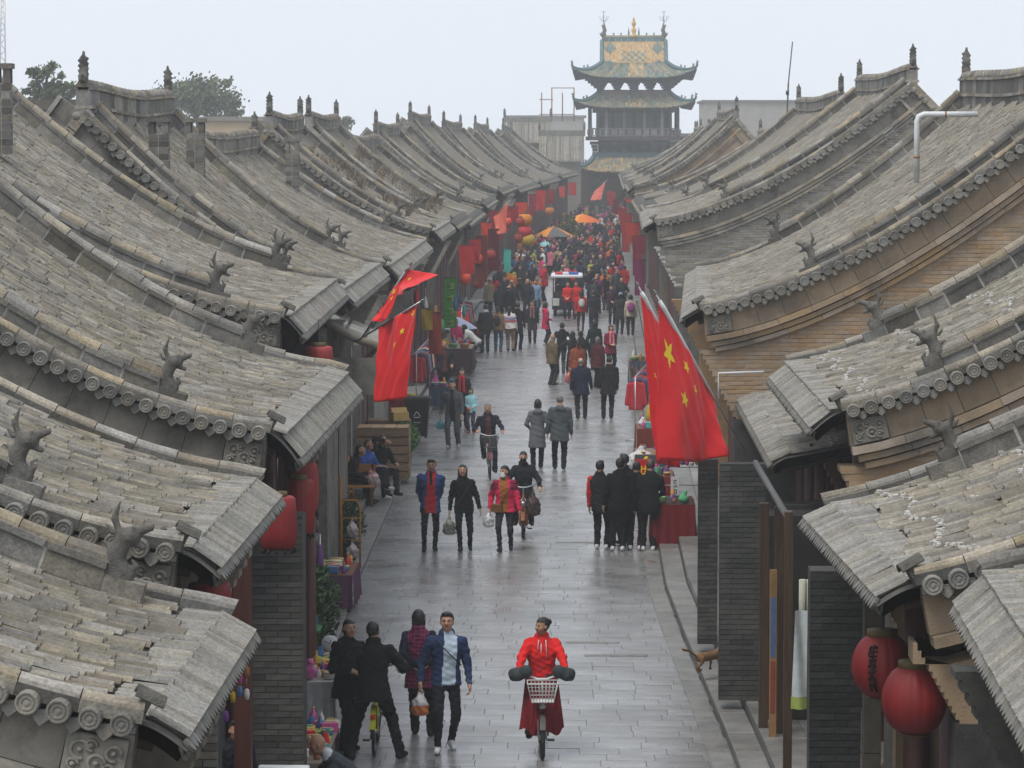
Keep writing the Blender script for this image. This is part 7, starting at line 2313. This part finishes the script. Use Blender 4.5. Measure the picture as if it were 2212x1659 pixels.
# wire display rack behind the youths with a white price card and a red notice
def card(label, c, w, h, m, p, lines, lc, name='price_card', face=0.0, cat='sign'):
    root = thing(name, label, cat, p, face)
    b = MB(); b.bev(-w / 2, w / 2, -h, 0, -.008, .008, .003, 0, Matrix.Rotation(math.pi / 2, 4, 'X')); b.v = [(v[0], v[1], v[2] + h) for v in b.v]; b.build('board', flat(c, .6), root)
    for i, strokes in enumerate(lines):
        s = MB()
        for (xa, ya, xb, yb) in strokes:
            A = Vector((xa * w, -.012, ya * h)); B_ = Vector((xb * w, -.012, yb * h)); s.tube([A, B_], .011 if w > .3 else .007, 4)
        s.build('character', flat(lc, .5), root)
    return root
JING = [(-.2, .68, .2, .68), (-.24, .52, .24, .52), (-.1, .78, -.12, .36), (.1, .78, .1, .36)]
q = at(1390, 1010, 66.0)
card('red notice with a yellow character above the stall', (.55, .02, .02), .38, .62, None, (q.x, 66.0, q.z - .45), [JING], (.80, .60, .03))
q = at(1458, 1050, 62.3)
card('small white price card with handwritten numbers on the display rack', (.66, .67, .70), .16, .36, None, (q.x, 62.3, q.z - .18), [[(-.2, .8, .2, .8), (-.2, .72, .1, .6)], [(-.2, .5, .25, .5)], [(-.2, .3, .2, .3), (-.2, .3, -.2, .12), (.2, .3, .2, .12), (-.2, .12, .2, .12)]], (.05, .05, .06))
rk = thing('display_rack', 'grey wire display rack of trinkets behind the red-clothed table', 'rack', (at(1470, 1080, 62.6).x, 62.6, .14)); o = Vector(rk.location)
x0, x1 = at(1425, 1080, 62.6).x, at(1510, 1080, 62.6).x
for x in (x0, x1):
    b = MB(o); b.tube([(x, 62.6, .14), (x, 62.6, 2.3)], .015, 6); b.build('upright', M_METAL, rk)
for z in (1.0, 1.35, 1.7, 2.05):
    b = MB(o); b.tube([(x0, 62.6, z), (x1, 62.6, z)], .008, 5); b.build('wire_rail', M_METAL, rk)
for i in range(16):
    x = x0 + (x1 - x0) * ((i % 8) + .5) / 8; z = 2.0 - .36 * (i // 8) - .01 * (i % 3)
    t = thing('hanging_trinket', '%s trinket hanging on the wire display rack' % WORDS[i % 9], 'trinket', (x, 62.55, z - .25), 0, 'trinkets on the wire display rack')
    b = MB(); b.tube([(0, 0, .25), (0, 0, .16)], .004, 4); b.lathe([(.0, .0), (.035, .03), (.045, .08), (.02, .16), (0, .17)], 8); b.build('charm', flat(rgb(i), .5), t)
# folded cloths heap and white bundle by the right kerb
q = at(1385, 985, 70)
bag('heaped white bundle on the far right stall', Vector((q.x, 70, q.z + .25)), .6, .5, .5, (.5, .5, .5), .8, kind='bundle')
table('far right stall table with a patterned front', at(1372, 1000, 70).x, at(1440, 1000, 70).x, 69.6, 71.2, .9, (.2, .12, .07), (.10, .10, .11))
fill('the far right stall table', at(1376, 1000, 70).x, at(1436, 1000, 70).x, 69.7, 71.1, .915, 8)
# clothes racks: garments hang as things of their own
def clothes_rack(where, xa, ya, xb, yb, h, n, pal, z=.1):
    root = thing('clothes_rack', 'steel clothes rack %s' % where, 'rack', ((xa + xb) / 2, (ya + yb) / 2, z)); o = Vector(root.location)
    for (x, y) in ((xa, ya), (xb, yb)):
        b = MB(o); b.tube([(x, y, z), (x, y, z + h)], .016, 6); b.tube([(x - .25, y, z + .02), (x + .25, y, z + .02)], .014, 6); b.build('upright', M_METAL, root)
    b = MB(o); b.tube([(xa, ya, z + h), (xb, yb, z + h)], .014, 6); b.build('rail', M_METAL, root)
    for i in range(n):
        t = (i + .5) / n; x, y = xa + (xb - xa) * t, ya + (yb - ya) * t; c = pal[i % len(pal)]
        cn = ['red', 'dark', 'violet', 'grey', 'pink', 'blue', 'black', 'cream'][pal.index(c) % 8]
        g = thing('hanging_jacket', '%s jacket hanging on the rack %s' % (cn, where), 'jacket', (x, y, z + h - 1.0), rg.uniform(-.12, .12), 'jackets on the rack ' + where)
        s = SDF(); s.prof([.12, .5, .78, .86], [.20, .19, .20, .07], [.05, .05, .045, .03], [0, 0, 0, 0], np.eye(3), (0, 0, 0), 0, .02)
        for e in (-1, 1): s.cap((e * .18, 0, .78), (e * .25, 0, .28), .05, .045, 0, .03)
        V, Q, m = s.mesh(.03); V[:, 1] += .012 * np.sin(V[:, 0] * 40); put('jacket_body', np_mesh('jacket_body', V, Q, flat(c, .85), smooth=True), g)
        b = MB(); b.tube([(0, 0, .84), (0, 0, .97), (.03, 0, 1.0)], .005, 5); b.build('hanger', M_METAL, g)
xr_ = at(1370, 900, 84).x
clothes_rack('at the right kerb', xr_, 82.5, at(1400, 900, 88).x, 88, 1.65, 10, ((.45, .03, .04), (.03, .03, .035), (.12, .05, .15), (.10, .10, .11)), z=.0)
clothes_rack('at the left kerb by the bin', at(905, 800, 92).x, 90.5, at(925, 800, 96).x, 97, 1.7, 12, ((.42, .04, .05), (.03, .03, .035), (.10, .06, .14), (.12, .12, .13), (.5, .2, .2), (.07, .22, .38), (.02, .02, .02), (.5, .48, .42)), z=.05)
clothes_rack('past the snack stall', -4.2, 112, -4.3, 119, 1.8, 11, ((.50, .05, .05), (.04, .03, .035), (.30, .05, .2), (.2, .2, .2), (.6, .25, .1), (.07, .18, .34), (.03, .03, .03), (.5, .45, .4)), z=.1)
# dry grass bundle in a pot by the right flags
dg = thing('dried_grass', 'spray of dried straw stalks standing in a pot by the right kerb', 'dried plant', g2(1378, 885)); b = MB()
for i in range(26):
    a = rg.uniform(0, 6.28); l = rg.uniform(.7, 1.2); t = rg.uniform(.1, .7)
    b.tube([(0, 0, .5), (math.cos(a) * l * t * .5, math.sin(a) * l * t * .5, .5 + l * .6), (math.cos(a) * l * t, math.sin(a) * l * t, .5 + l * (.95 - t * .25))], [.012, .009, .004], 4)
b.build('stalks', flat((.26, .16, .06), .8), dg)
b = MB(); b.lathe([(.14, 0), (.2, .25), (.22, .5), (.19, .5)], 14); b.build('pot', flat((.16, .08, .05), .7), dg)
# left kerb: recycling bin, crates, planter, bench, rack
p = at(902, 905, 82)
rb = thing('recycling_bin', 'dark wheeled recycling bin with a white triangle mark', 'bin', (p.x, 82, .1)); b = MB()
b.add([(-.24, -.24, .08), (.24, -.24, .08), (.24, .24, .08), (-.24, .24, .08), (-.31, -.31, 1.0), (.31, -.31, 1.0), (.31, .31, 1.0), (-.31, .31, 1.0)], [(0, 3, 2, 1), (0, 1, 5, 4), (1, 2, 6, 5), (2, 3, 7, 6), (3, 0, 4, 7), (4, 5, 6, 7)])
b.build('bin_body', flat((.022, .018, .02), .5), rb)
b = MB(); b.bev(-.34, .34, -.35, .34, 1.0, 1.07, .03); b.build('lid', flat((.03, .025, .028), .5), rb)
for e in (-1, 1):
    b = MB(); b.tube([(e * .2 - .03, .2, .1), (e * .2 + .03, .2, .1)], .1, 12); b.build('wheel', M_RUBBER, rb)
for k in range(3):
    a0, a1 = math.pi / 2 + k * 2.094, math.pi / 2 + (k + 1) * 2.094; b = MB()
    A = Vector((.11 * math.cos(a0), -.305, .62 + .11 * math.sin(a0))); B_ = Vector((.11 * math.cos(a1), -.300, .62 + .11 * math.sin(a1)))
    b.tube([A.lerp(B_, .1), A.lerp(B_, .82)], .012, 5); b.build('recycling_arrow', M_WHITEP, rb)
b = MB(); b.box(-.09, .09, -.306, -.29, .42, .45); b.build('lettering_strip', flat((.3, .3, .3), .6), rb)
def crate(label, c, w, d, h, rz=0.0, slats=5, z=0):
    root = thing('wooden_crate', label, 'crate', (c[0], c[1], z), rz, 'wooden crates by the left kerb')
    for (x, y) in ((-1, -1), (1, -1), (1, 1), (-1, 1)):
        b = MB(); b.box(x * (w / 2 - .03) - .03, x * (w / 2 - .03) + .03, y * (d / 2 - .03) - .03, y * (d / 2 - .03) + .03, 0, h); b.build('corner_post', M_WOODL, root)
    for i in range(slats):
        za, zb = h * (i + .08) / slats, h * (i + .92) / slats
        for f in (-1, 1):
            b = MB(); b.box(-w / 2, w / 2, f * (d / 2 + .009) - .009, f * (d / 2 + .009) + .009, za, zb); b.build('slat', M_WOODL, root)
            b = MB(); b.box(f * (w / 2 + .009) - .009, f * (w / 2 + .009) + .009, -d / 2, d / 2, za, zb); b.build('slat', M_WOODL, root)
    for i in range(4):
        b = MB(); b.box(-w / 2 + w * i / 4 + .008, -w / 2 + w * (i + 1) / 4 - .008, -d / 2 - .02, d / 2 + .02, h, h + .02); b.build('lid_plank', M_WOODL, root)
    return root
cx = at(826, 960, 72).x
crate('large slatted wooden crate behind the seated men', (cx, 72.4), 1.15, .8, 1.15, .0, 6, .1)
crate('open wooden crate with cardboard behind the large one', (at(838, 900, 76).x, 76.5), 1.0, .8, .95, .06, 5, .1)
cb = thing('cardboard_box', 'yellowish cardboard flap on top of the open crate', 'box', (at(860, 890, 76).x, 76.2, 1.07), .5); b = MB(); b.bev(-.2, .2, -.15, .15, 0, .2, .006); b.build('carton', flat((.50, .32, .12), .8), cb)
b = MB(); b.box(-.2, .2, -.16, -.155, .0, .26, 0, Matrix.Rotation(R(-30), 4, 'X')); b.build('flap', flat((.52, .34, .13), .8), cb)
ws = thing('tree_stump', 'rough wooden trunk post standing at the end of the crates', 'stump', (at(862, 960, 73).x, 73.2, .1)); b = MB(); b.lathe([(.2, 0), (.17, .3), (.18, .7), (.16, 1.0), (.06, 1.02), (0, 1.0)], 11, 0, None, True, .06, 7); b.build('bark', flat((.10, .065, .045), .9), ws)
def pot_plant(label, p, w, h, potc, leafc, n, seed, leafs=.05):
    root = thing('potted_plant', label, 'plant', p); rr = random.Random(seed)
    b = MB(); b.lathe([(w * .22, 0), (w * .3, w * .45), (w * .33, w * .5), (w * .28, w * .5), (w * .26, w * .42)], 16); b.build('pot', flat(potc, .7), root)
    V, F = [], []; st = MB()
    for i in range(40):
        a = rr.uniform(0, 6.28); q = rr.uniform(.1, .5) * w; z = rr.uniform(.6, 1) * h
        tip = Vector((q * math.cos(a), q * math.sin(a), z)); st.tube([(0, 0, w * .45), tip * .5 + Vector((0, 0, w * .3)), tip], [.008, .006, .003], 4)
    for i in range(n):
        a = rr.uniform(0, 6.28); q = (rr.random() ** .5) * w * .62; z = w * .45 + (h - w * .45) * rr.random()
        q *= math.sin(math.pi * min(1, max(.12, (z - w * .3) / (h - w * .25)))) ** .5
        c = Vector((q * math.cos(a), q * math.sin(a), z)); ax = Vector((rr.uniform(-1, 1), rr.uniform(-1, 1), rr.uniform(-.2, 1))).normalized(); t = ax.orthogonal().normalized(); u_ = ax.cross(t); s = leafs * rr.uniform(.6, 1.3); k = len(V)
        V += [c + t * s, c + u_ * s * .4, c - t * s, c - u_ * s * .4]; F.append((k, k + 1, k + 2, k + 3))
    st.build('stems', flat((.05, .07, .03), .8), root)
    put('foliage', np_mesh('foliage', np.array([tuple(v) for v in V]), np.array(F), leafc), root)
M_GLEAF = mat('bright_leaf', (.05, .14, .025), (.11, .24, .05), .55, 4.0, isl=.4, hue=.3)
M_DLEAF = mat('dark_leaf', (.02, .055, .018), (.045, .10, .03), .55, 4.0, isl=.4)
pp = at(874, 975, 76)
pot_plant('bushy green plant in a terracotta pot on the left kerb', Vector((pp.x, 76, .1)), .62, .92, (.30, .10, .05), M_GLEAF, 1500, 3)
pp = at(755, 1080, 58)
pot_plant('dark leafy plant beside the yellow rack', Vector((pp.x, 58, .12)), .5, 1.1, (.06, .05, .045), M_DLEAF, 900, 4)
pp = at(682, 1200, 46)
pot_plant('trailing dark green plant hanging over the left step', Vector((pp.x, 46, .24)), .62, 1.35, (.03, .025, .03), M_DLEAF, 1400, 6, .06)
def bench(label, c, w, rz):
    root = thing('bench', label, 'bench', c, rz)
    M = flat((.36, .16, .045), .55)
    for i in range(4):
        b = MB(); b.bev(-w / 2, w / 2, -.2 + .1 * i, -.2 + .1 * i + .092, .40, .43, .006); b.build('seat_slat', M, root)
    for i in range(4):
        b = MB(); b.bev(-w / 2, w / 2, -.03, .0, .50 + .09 * i, .582 + .09 * i, .004, 0, Matrix.Translation((0, -.24, 0))); b.build('back_slat', M, root)
    for x in (-w / 2 + .06, w / 2 - .06):
        for y in (-.22, .17):
            b = MB(); b.box(x - .025, x + .025, y - .025, y + .025, 0, .86 if y < 0 else .40); b.build('leg', flat((.14, .05, .02), .6), root)
    return root
bc = SEAT_P + Vector((-.28, -.78, 0)); bench('orange-brown slatted bench on the left pavement', (bc.x, bc.y, .1), 1.0, R(180))
bench('orange-brown slatted bench under the seated men', (SEAT_P.x - .20, SEAT_P.y + .35, .1), 1.9, R(-90))
bag('crumpled clear bag with red print on the bench', Vector((SEAT_P.x + .12, SEAT_P.y - .55, .92)), .36, .42, .3, (.55, .45, .45), .25, (.6, .1, .1), fill=(.42, .33, .33))
# tall orange steel rack with hanging bags
yr = thing('steel_display_frame', 'tall orange steel frame with bagged snacks on the left kerb', 'rack', (at(757, 1250, 57).x, 57, .1)); o = Vector(yr.location)
x0, x1 = at(738, 1200, 57).x, at(778, 1200, 57).x; OR = flat((.50, .22, .02), .45, bump=0)
b = MB(o); b.tube([(x0, 57, .1), (x0, 57, 1.22), (x0 + .05, 57, 1.32), (x1 - .06, 57, 1.32), (x1, 57, 1.2), (x1, 57, .1)], .018, 8); b.build('outer_frame', OR, yr)
b = MB(o); b.tube([(x0 - .01, 57, .1), (x0 - .01, 57, 1.75)], .016, 8); b.build('mast_bar', OR, yr)
for z in (.2, .62, 1.0):
    b = MB(o); b.tube([(x0, 57, z), (x1, 57, z)], .012, 6); b.build('cross_bar', OR, yr)
for k, z in enumerate((.62, 1.0)):
    bag('clear snack bag with red seal on the %s bar of the orange frame' % ('lower', 'upper')[k], Vector(((x0 + x1) / 2 + .03, 56.95, z)), .22, .34, .12, (.5, .45, .44), .2, (.62, .5, .48), fill=(.33, .29, .28))
b = MB(o)
for (xa, za, xb, zb) in ((-.5, .9, .5, .9), (-.1, 1.0, -.5, .3), (-.3, .55, .4, .55), (.4, .55, .3, .1), (.0, .55, -.4, .05)):
    b.tube([((x0 + x1) / 2 + xa * .14, 56.97, 1.36 + za * .22), ((x0 + x1) / 2 + xb * .14, 56.97, 1.36 + zb * .22)], .010, 5)
b.build('character_sign', OR, yr)
# folded purple parasol and lower-left goods stall
fp = thing('folded_parasol', 'folded purple parasol standing beside the left stall', 'parasol', (at(692, 1380, 46.5).x, 46.5, .1)); b = MB()
b.lathe([(.035, .5), (.065, .7), (.06, 1.2), (.05, 1.55), (.02, 1.75)], 10, 0, None, True, .3, 8); b.build('furled_canopy', flat((.16, .06, .22), .5), fp)
b = MB(); b.tube([(0, 0, 0), (0, 0, 1.9)], .015, 6); b.build('pole', M_METAL, fp)
b = MB(); b.lathe([(.2, 0), (.2, .05), (.04, .1)], 12); b.build('base', M_STONEDK, fp)
x0, x1 = at(658, 1300, 46).x, at(700, 1300, 46).x
table('small green-topped table by the folded parasol', x0 - .25, x1, 45.2, 46.3, .7, (.06, .2, .1), None, z=.1)
fill('the green-topped table', x0 - .2, x1 - .03, 45.25, 46.2, .805, 9, ('glass_bottle', 'gift_box', 'glass_bottle'))
x0, x1 = at(656, 1500, 40.5).x, at(716, 1500, 40.5).x
table('long goods table with white cloth behind the woman in black', x0 - .1, x1 + .02, 40.8, 42.9, .78, (.55, .55, .52), (.55, .55, .55), z=.02)
fill('the white-clothed table', x0 - .05, x1, 40.9, 42.8, .815, 26, smin=.1, smax=.2)
q = goods('cloth_pouch', 'the white-clothed table corner', (.60, .14, .36), (at(662, 1500, 40.6).x, 40.95, .815), .26, 4, 'wares on the white-clothed table')
x0, x1 = at(652, 1600, 37.5).x, at(712, 1600, 37.5).x
table('low crate table piled with bagged goods at the bottom edge', x0 - .15, x1 - .02, 36.9, 39.6, .5, (.3, .25, .2), None, z=.02)
fill('the low crate table', x0 - .1, x1 - .05, 37.0, 39.5, .525, 30, ('cloth_pouch', 'gift_box', 'glass_bottle', 'toy_drum'), .12, .22)
al = thing('alarm_clock', 'round white clock on a wooden block at the stall', 'clock', (at(712, 1392, 43.2).x, 43.2, .80)); b = MB(); b.lathe([(.10, -.03), (.115, 0), (.10, .02), (0, .022)], 20, 0, Matrix.Translation((0, 0, .12)) @ Matrix.Rotation(math.pi / 2, 4, 'X')); b.build('clock_case', M_WHITEP, al)
b = MB()
for a, l in ((1.2, .06), (2.6, .08)): b.tube([(0, -.026, .12), (l * math.cos(a), -.026, .12 + l * math.sin(a))], .005, 4)
b.build('clock_hands', M_BLACKM, al)
b = MB(); b.bev(-.14, .14, -.08, .08, -.1, .01, .01); b.build('block', M_WOODL, al)
wb = thing('foam_box', 'white foam box at the bottom edge beside the brick pier', 'box', (at(610, 1650, 33.6).x, 33.6, .24)); b = MB(); b.bev(-.26, .26, -.2, .2, 0, .78, .01); b.build('box_body', M_WHITEP, wb)
b = MB(); b.bev(-.27, .27, -.21, .21, .785, .86, .012); b.build('lid', M_WHITEP, wb)
# bright hanging goods at the lowest left shop
for i in range(9):
    u, v = 488 + (i % 4) * 15, 1452 + (i // 4) * 42 + 6 * (i % 3)
    t = thing('hanging_toy', '%s toy packet hanging at the lowest left shop' % WORDS[(i * 2) % 9], 'toy', at(u, v, 31.5), 0, 'toys hung at the lowest left shop')
    b = MB(); b.tube([(0, 0, .1), (0, 0, .3)], .003, 4); b.lathe([(.0, -.06), (.022, -.05), (.03, .0), (.022, .05), (0, .06)], 7); b.build('packet', flat(rgb(i * 2), .4), t)
# snack stall far left with bright goods, green banner, teal umbrella
a = at(985, 790, 106)
table('snack stall table piled with orange goods under a pale blue parasol', a.x - .7, a.x + .55, 105, 107.5, .85, (.4, .3, .25), (.10, .06, .07), z=.05)
fill('the snack stall table', a.x - .65, a.x + .5, 105.1, 107.4, .915, 12, smin=.2, smax=.34)
parasol('pale blue-grey parasol over the snack stall', at(985, 684, 111), .75, .4, ((.28, .32, .44), (.30, .34, .46)))
bn = thing('hanging_banner', 'tall green cloth banner with pale writing on the left shops', 'banner', at(973, 655, 104)); b = MB(); b.grid([[(x, .02 * math.sin(z * 4 + x * 5), z) for x in (-.2, -.07, .07, .2)] for z in np.linspace(-.8, .8, 10)], 0, True); b.build('cloth', flat((.07, .32, .05), .7), bn)
b = MB()
for k in range(4):
    for s_ in range(4):
        z = .6 - .4 * k; b.tube([(-.1 + .07 * (s_ % 3), -.03, z - .05 * s_), (.1, -.03, z - .05 * s_ + .04)], .014, 4)
b.build('characters', flat((.55, .6, .2), .6), bn)
b = MB(); b.tube([(-.24, 0, .82), (.24, 0, .82)], .014, 6); b.build('rod', M_WOODB, bn)
bn = thing('hanging_banner', 'small turquoise banner hanging deeper among the left shops', 'banner', at(1096, 562, 140)); b = MB(); b.grid([[(x, .02 * math.sin(z * 4), z) for x in (-.15, 0, .15)] for z in np.linspace(-.5, .5, 7)], 0, True); b.build('cloth', flat((.06, .40, .34), .7), bn)
b = MB(); b.tube([(-.18, 0, .51), (.18, 0, .51)], .012, 6); b.build('rod', M_WOODB, bn)
for i, (u, v, Y, c, h, w, d_) in enumerate(((1040, 560, 112, (.12, .025, .022), 1.6, .4, 'dark red cloth banner at the lantern shop'), (1066, 540, 118, (.10, .02, .025), 1.5, .4, 'wine-red cloth banner beside the lantern shop'), (1376, 560, 150, (.26, .03, .05), 1.5, .4, 'crimson banner along the right shops'),
                                   (1352, 520, 185, (.36, .035, .04), 1.3, .45, 'bright red banner far along the right shops'), (1382, 600, 128, (.20, .03, .10), 1.4, .4, 'purple-red cloth hanging at the right shops'), (940, 720, 86, (.26, .04, .025), 1.1, .35, 'orange-red shop hanging above the left racks'),
                                   (922, 690, 84, (.34, .22, .03), .55, .3, 'yellow shop hanging above the left racks'))):
    bn = thing('hanging_banner', d_, 'banner', at(u, v, Y)); b = MB(); b.grid([[(x * w, .03 * math.sin(z * 3 + x * 6 + i), z * h) for x in np.linspace(-.5, .5, 5)] for z in np.linspace(-.5, .5, 9)], 0, True); b.build('cloth', flat(c, .7), bn)
    b = MB(); b.tube([(-w * .55, 0, h * .51), (w * .55, 0, h * .51)], .014, 6); b.build('rod', M_WOODB, bn)
pf = thing('menu_stand', 'painted blue and red signboard leaning between the right shop posts', 'sign', (at(1666, 1500, 40.3).x, 40.0, .27)); b = MB(); b.bev(-.045, .045, -.012, .012, 0, 2.1, .004); b.build('board', flat((.30, .17, .08), .6), pf)
for (z0, z1, c) in ((1.0, 1.75, (.07, .14, .28)), (.3, .95, (.24, .06, .04)), (1.76, 2.05, (.22, .14, .05))):
    b = MB(); b.box(-.03, .03, -.018, -.012, z0, z1); b.build('painted_panel', flat(c, .5), pf)
wc = thing('hung_cloth', 'white cloth with green and yellow hem hanging by the stone pier', 'cloth', at(1730, 1430, 31.0)); b = MB()
b.grid([[(x, .03 * math.sin(x * 40 + z * 3), z) for x in np.linspace(-.06 - .03 * (.5 - z), .06, 7)] for z in np.linspace(-.45, .5, 10)], 0, True); b.build('cloth', flat((.52, .56, .56), .8), wc)
b = MB(); b.grid([[(x, .03 * math.sin(x * 40 + z * 3) - .004, z) for x in np.linspace(-.092, .06, 7)] for z in (-.46, -.40, -.34)], 0, True); b.build('hem', flat((.32, .40, .10), .8), wc)
# low wares set out along both kerbs
for (k, where, u, Y, n_, hgt) in ((0, 'the red-draped stand by the flags', 868, 86, 10, .7), (1, 'the slim stand past the bin', 936, 99, 10, .8), (2, 'the trinket stand before the snack stall', 955, 92, 10, .6), (3, 'the toy stand along the right kerb', 1408, 77, 12, .75),
                               (4, 'the low stand behind the right stall', 1420, 66.5, 10, .7), (5, 'the bright stand at the left step', 712, 52, 12, .6), (6, 'the far right cloth stand', 1385, 100, 10, .8), (7, 'the far left lantern stand', 1020, 118, 10, .9)):
    x = at(u, 900, Y).x; table('small stand of bright trinkets: ' + where, x - .35, x + .35, Y, Y + 1.6, hgt, (.18, .08, .05), ((.20, .02, .03), (.12, .05, .10), (.05, .07, .12), (.16, .03, .02))[k % 4], z=.05)
    fill(where, x - .32, x + .32, Y + .05, Y + 1.5, hgt + .065, n_, smin=.14, smax=.28)
for k in range(18):
    left = k % 3 != 2
    u, v, Y = (900 + 14 * (k % 9) + 5 * (k % 2), 640 + 16 * (k % 5), 88 + 2 * k) if left else (1392 + 5 * k, 880 + 6 * k, 80 - k)
    t = thing('hanging_trinket', '%s hanging ware %s, %s' % (WORDS[(k * 5) % 9], 'above the left racks' if left else 'above the right stalls', ('upper', 'lower', 'middle', 'end', 'inner')[k % 5]), 'trinket', at(u, v, Y), 0, 'wares hung above the stalls')
    b = MB(); b.tube([(0, 0, .2), (0, 0, .45)], .006, 4); b.lathe([(.02, -.2), (.06, -.16), (.07, -.05), (.05, .08), (.02, .2)], 8, 0, None, True, .2, 5); b.build('charm', flat(tuple(c_ * .8 for c_ in rgb(k * 5)), .5), t)
# the ginger cat stepping onto the platform
def cat():
    s = SDF()
    s.ell((0, -.02, .20), (.062, .16, .068), 0, .03); s.ell((0, .12, .205), (.056, .08, .066), 0, .03); s.ell((0, -.15, .20), (.06, .07, .066), 0, .03)
    s.cap((0, .17, .23), (0, .235, .275), .042, .036, 0, .02); s.ell((0, .255, .295), (.04, .045, .038), 0, .02); s.cap((0, .285, .285), (0, .305, .28), .018, .014, 0, .01)
    for e in (1, -1):
        s.cap((e * .024, .245, .32), (e * .03, .24, .352), .014, .004, 0, .005)
        s.cap((e * .035, .13 + .04 * e, .17), (e * .035, .15 + .05 * e, .09), .026, .017, 0, .02); s.cap((e * .035, .15 + .05 * e, .09), (e * .035, .15 + .07 * e, .015), .015, .013, 0, .01); s.cap((e * .035, .15 + .07 * e, .014), (e * .035, .185 + .07 * e, .014), .014, .012, 0, .01)
        s.cap((e * .04, -.14, .19), (e * .04, -.11 - .05 * e, .115), .042, .024, 0, .02); s.cap((e * .04, -.11 - .05 * e, .115), (e * .038, -.18 - .05 * e, .07), .022, .015, 0, .01); s.cap((e * .038, -.18 - .05 * e, .07), (e * .038, -.165 - .05 * e, .015), .014, .012, 0, .01); s.cap((e * .038, -.165 - .05 * e, .014), (e * .038, -.12 - .05 * e, .014), .014, .012, 0, .01)
    for k in range(5):
        a = [(-.21, .22), (-.27, .25), (-.34, .30), (-.41, .33), (-.47, .34), (-.53, .36)]
        s.cap((0.01 * k, a[k][0], a[k][1]), (0.01 * (k + 1), a[k + 1][0], a[k + 1][1]), .018, .016, 0, .01)
    V, Q, m = s.mesh(.011)
    o = put('cat', np_mesh('cat', V, Q, mat('ginger_fur', (.16, .082, .032), (.26, .14, .06), .85, 26.0, bump=.5, bscale=90), smooth=True), None)
    p = gnd(1528, 1448, .28); o.location = (p.x, p.y, .277); o.rotation_euler = (0, 0, R(-48)); o.scale = (1.0,) * 3
    return tag(o, 'ginger cat with raised tail stepping along the right platform', 'cat')
cat()
lf = thing('litter_scrap', 'crushed reddish paper scrap on the paving by the right border stones', 'litter', g2(1408, 1216)); b = MB()
b.add([(-.12, 0, .01), (.02, -.05, .05), (.13, .01, .012), (.03, .07, .04), (-.05, .05, .045)], [(0, 1, 4), (1, 2, 3), (1, 3, 4)]); b.build('paper', flat((.22, .10, .07), .8), lf)
# ------------------------------------------------------------------ haze: smoky autumn air, even everywhere
def haze(density):
    b = MB(); b.box(-330, 330, -40, 600, -1.6, 40)
    o = stuff(b.build('haze', []))
    m = bpy.data.materials.new('haze_air'); m.use_nodes = True
    nt = m.node_tree; nt.nodes.clear()
    v = nt.nodes.new('ShaderNodeVolumePrincipled'); v.inputs['Density'].default_value = density
    v.inputs['Color'].default_value = (0.95, 0.975, 1.0, 1); v.inputs['Anisotropy'].default_value = 0.2
    out = nt.nodes.new('ShaderNodeOutputMaterial'); nt.links.new(v.outputs[0], out.inputs['Volume'])
    o.data.materials.append(m)
    o['label'] = 'pale smoky haze filling the street'; o['category'] = 'haze'
    return o
haze(0.00082)
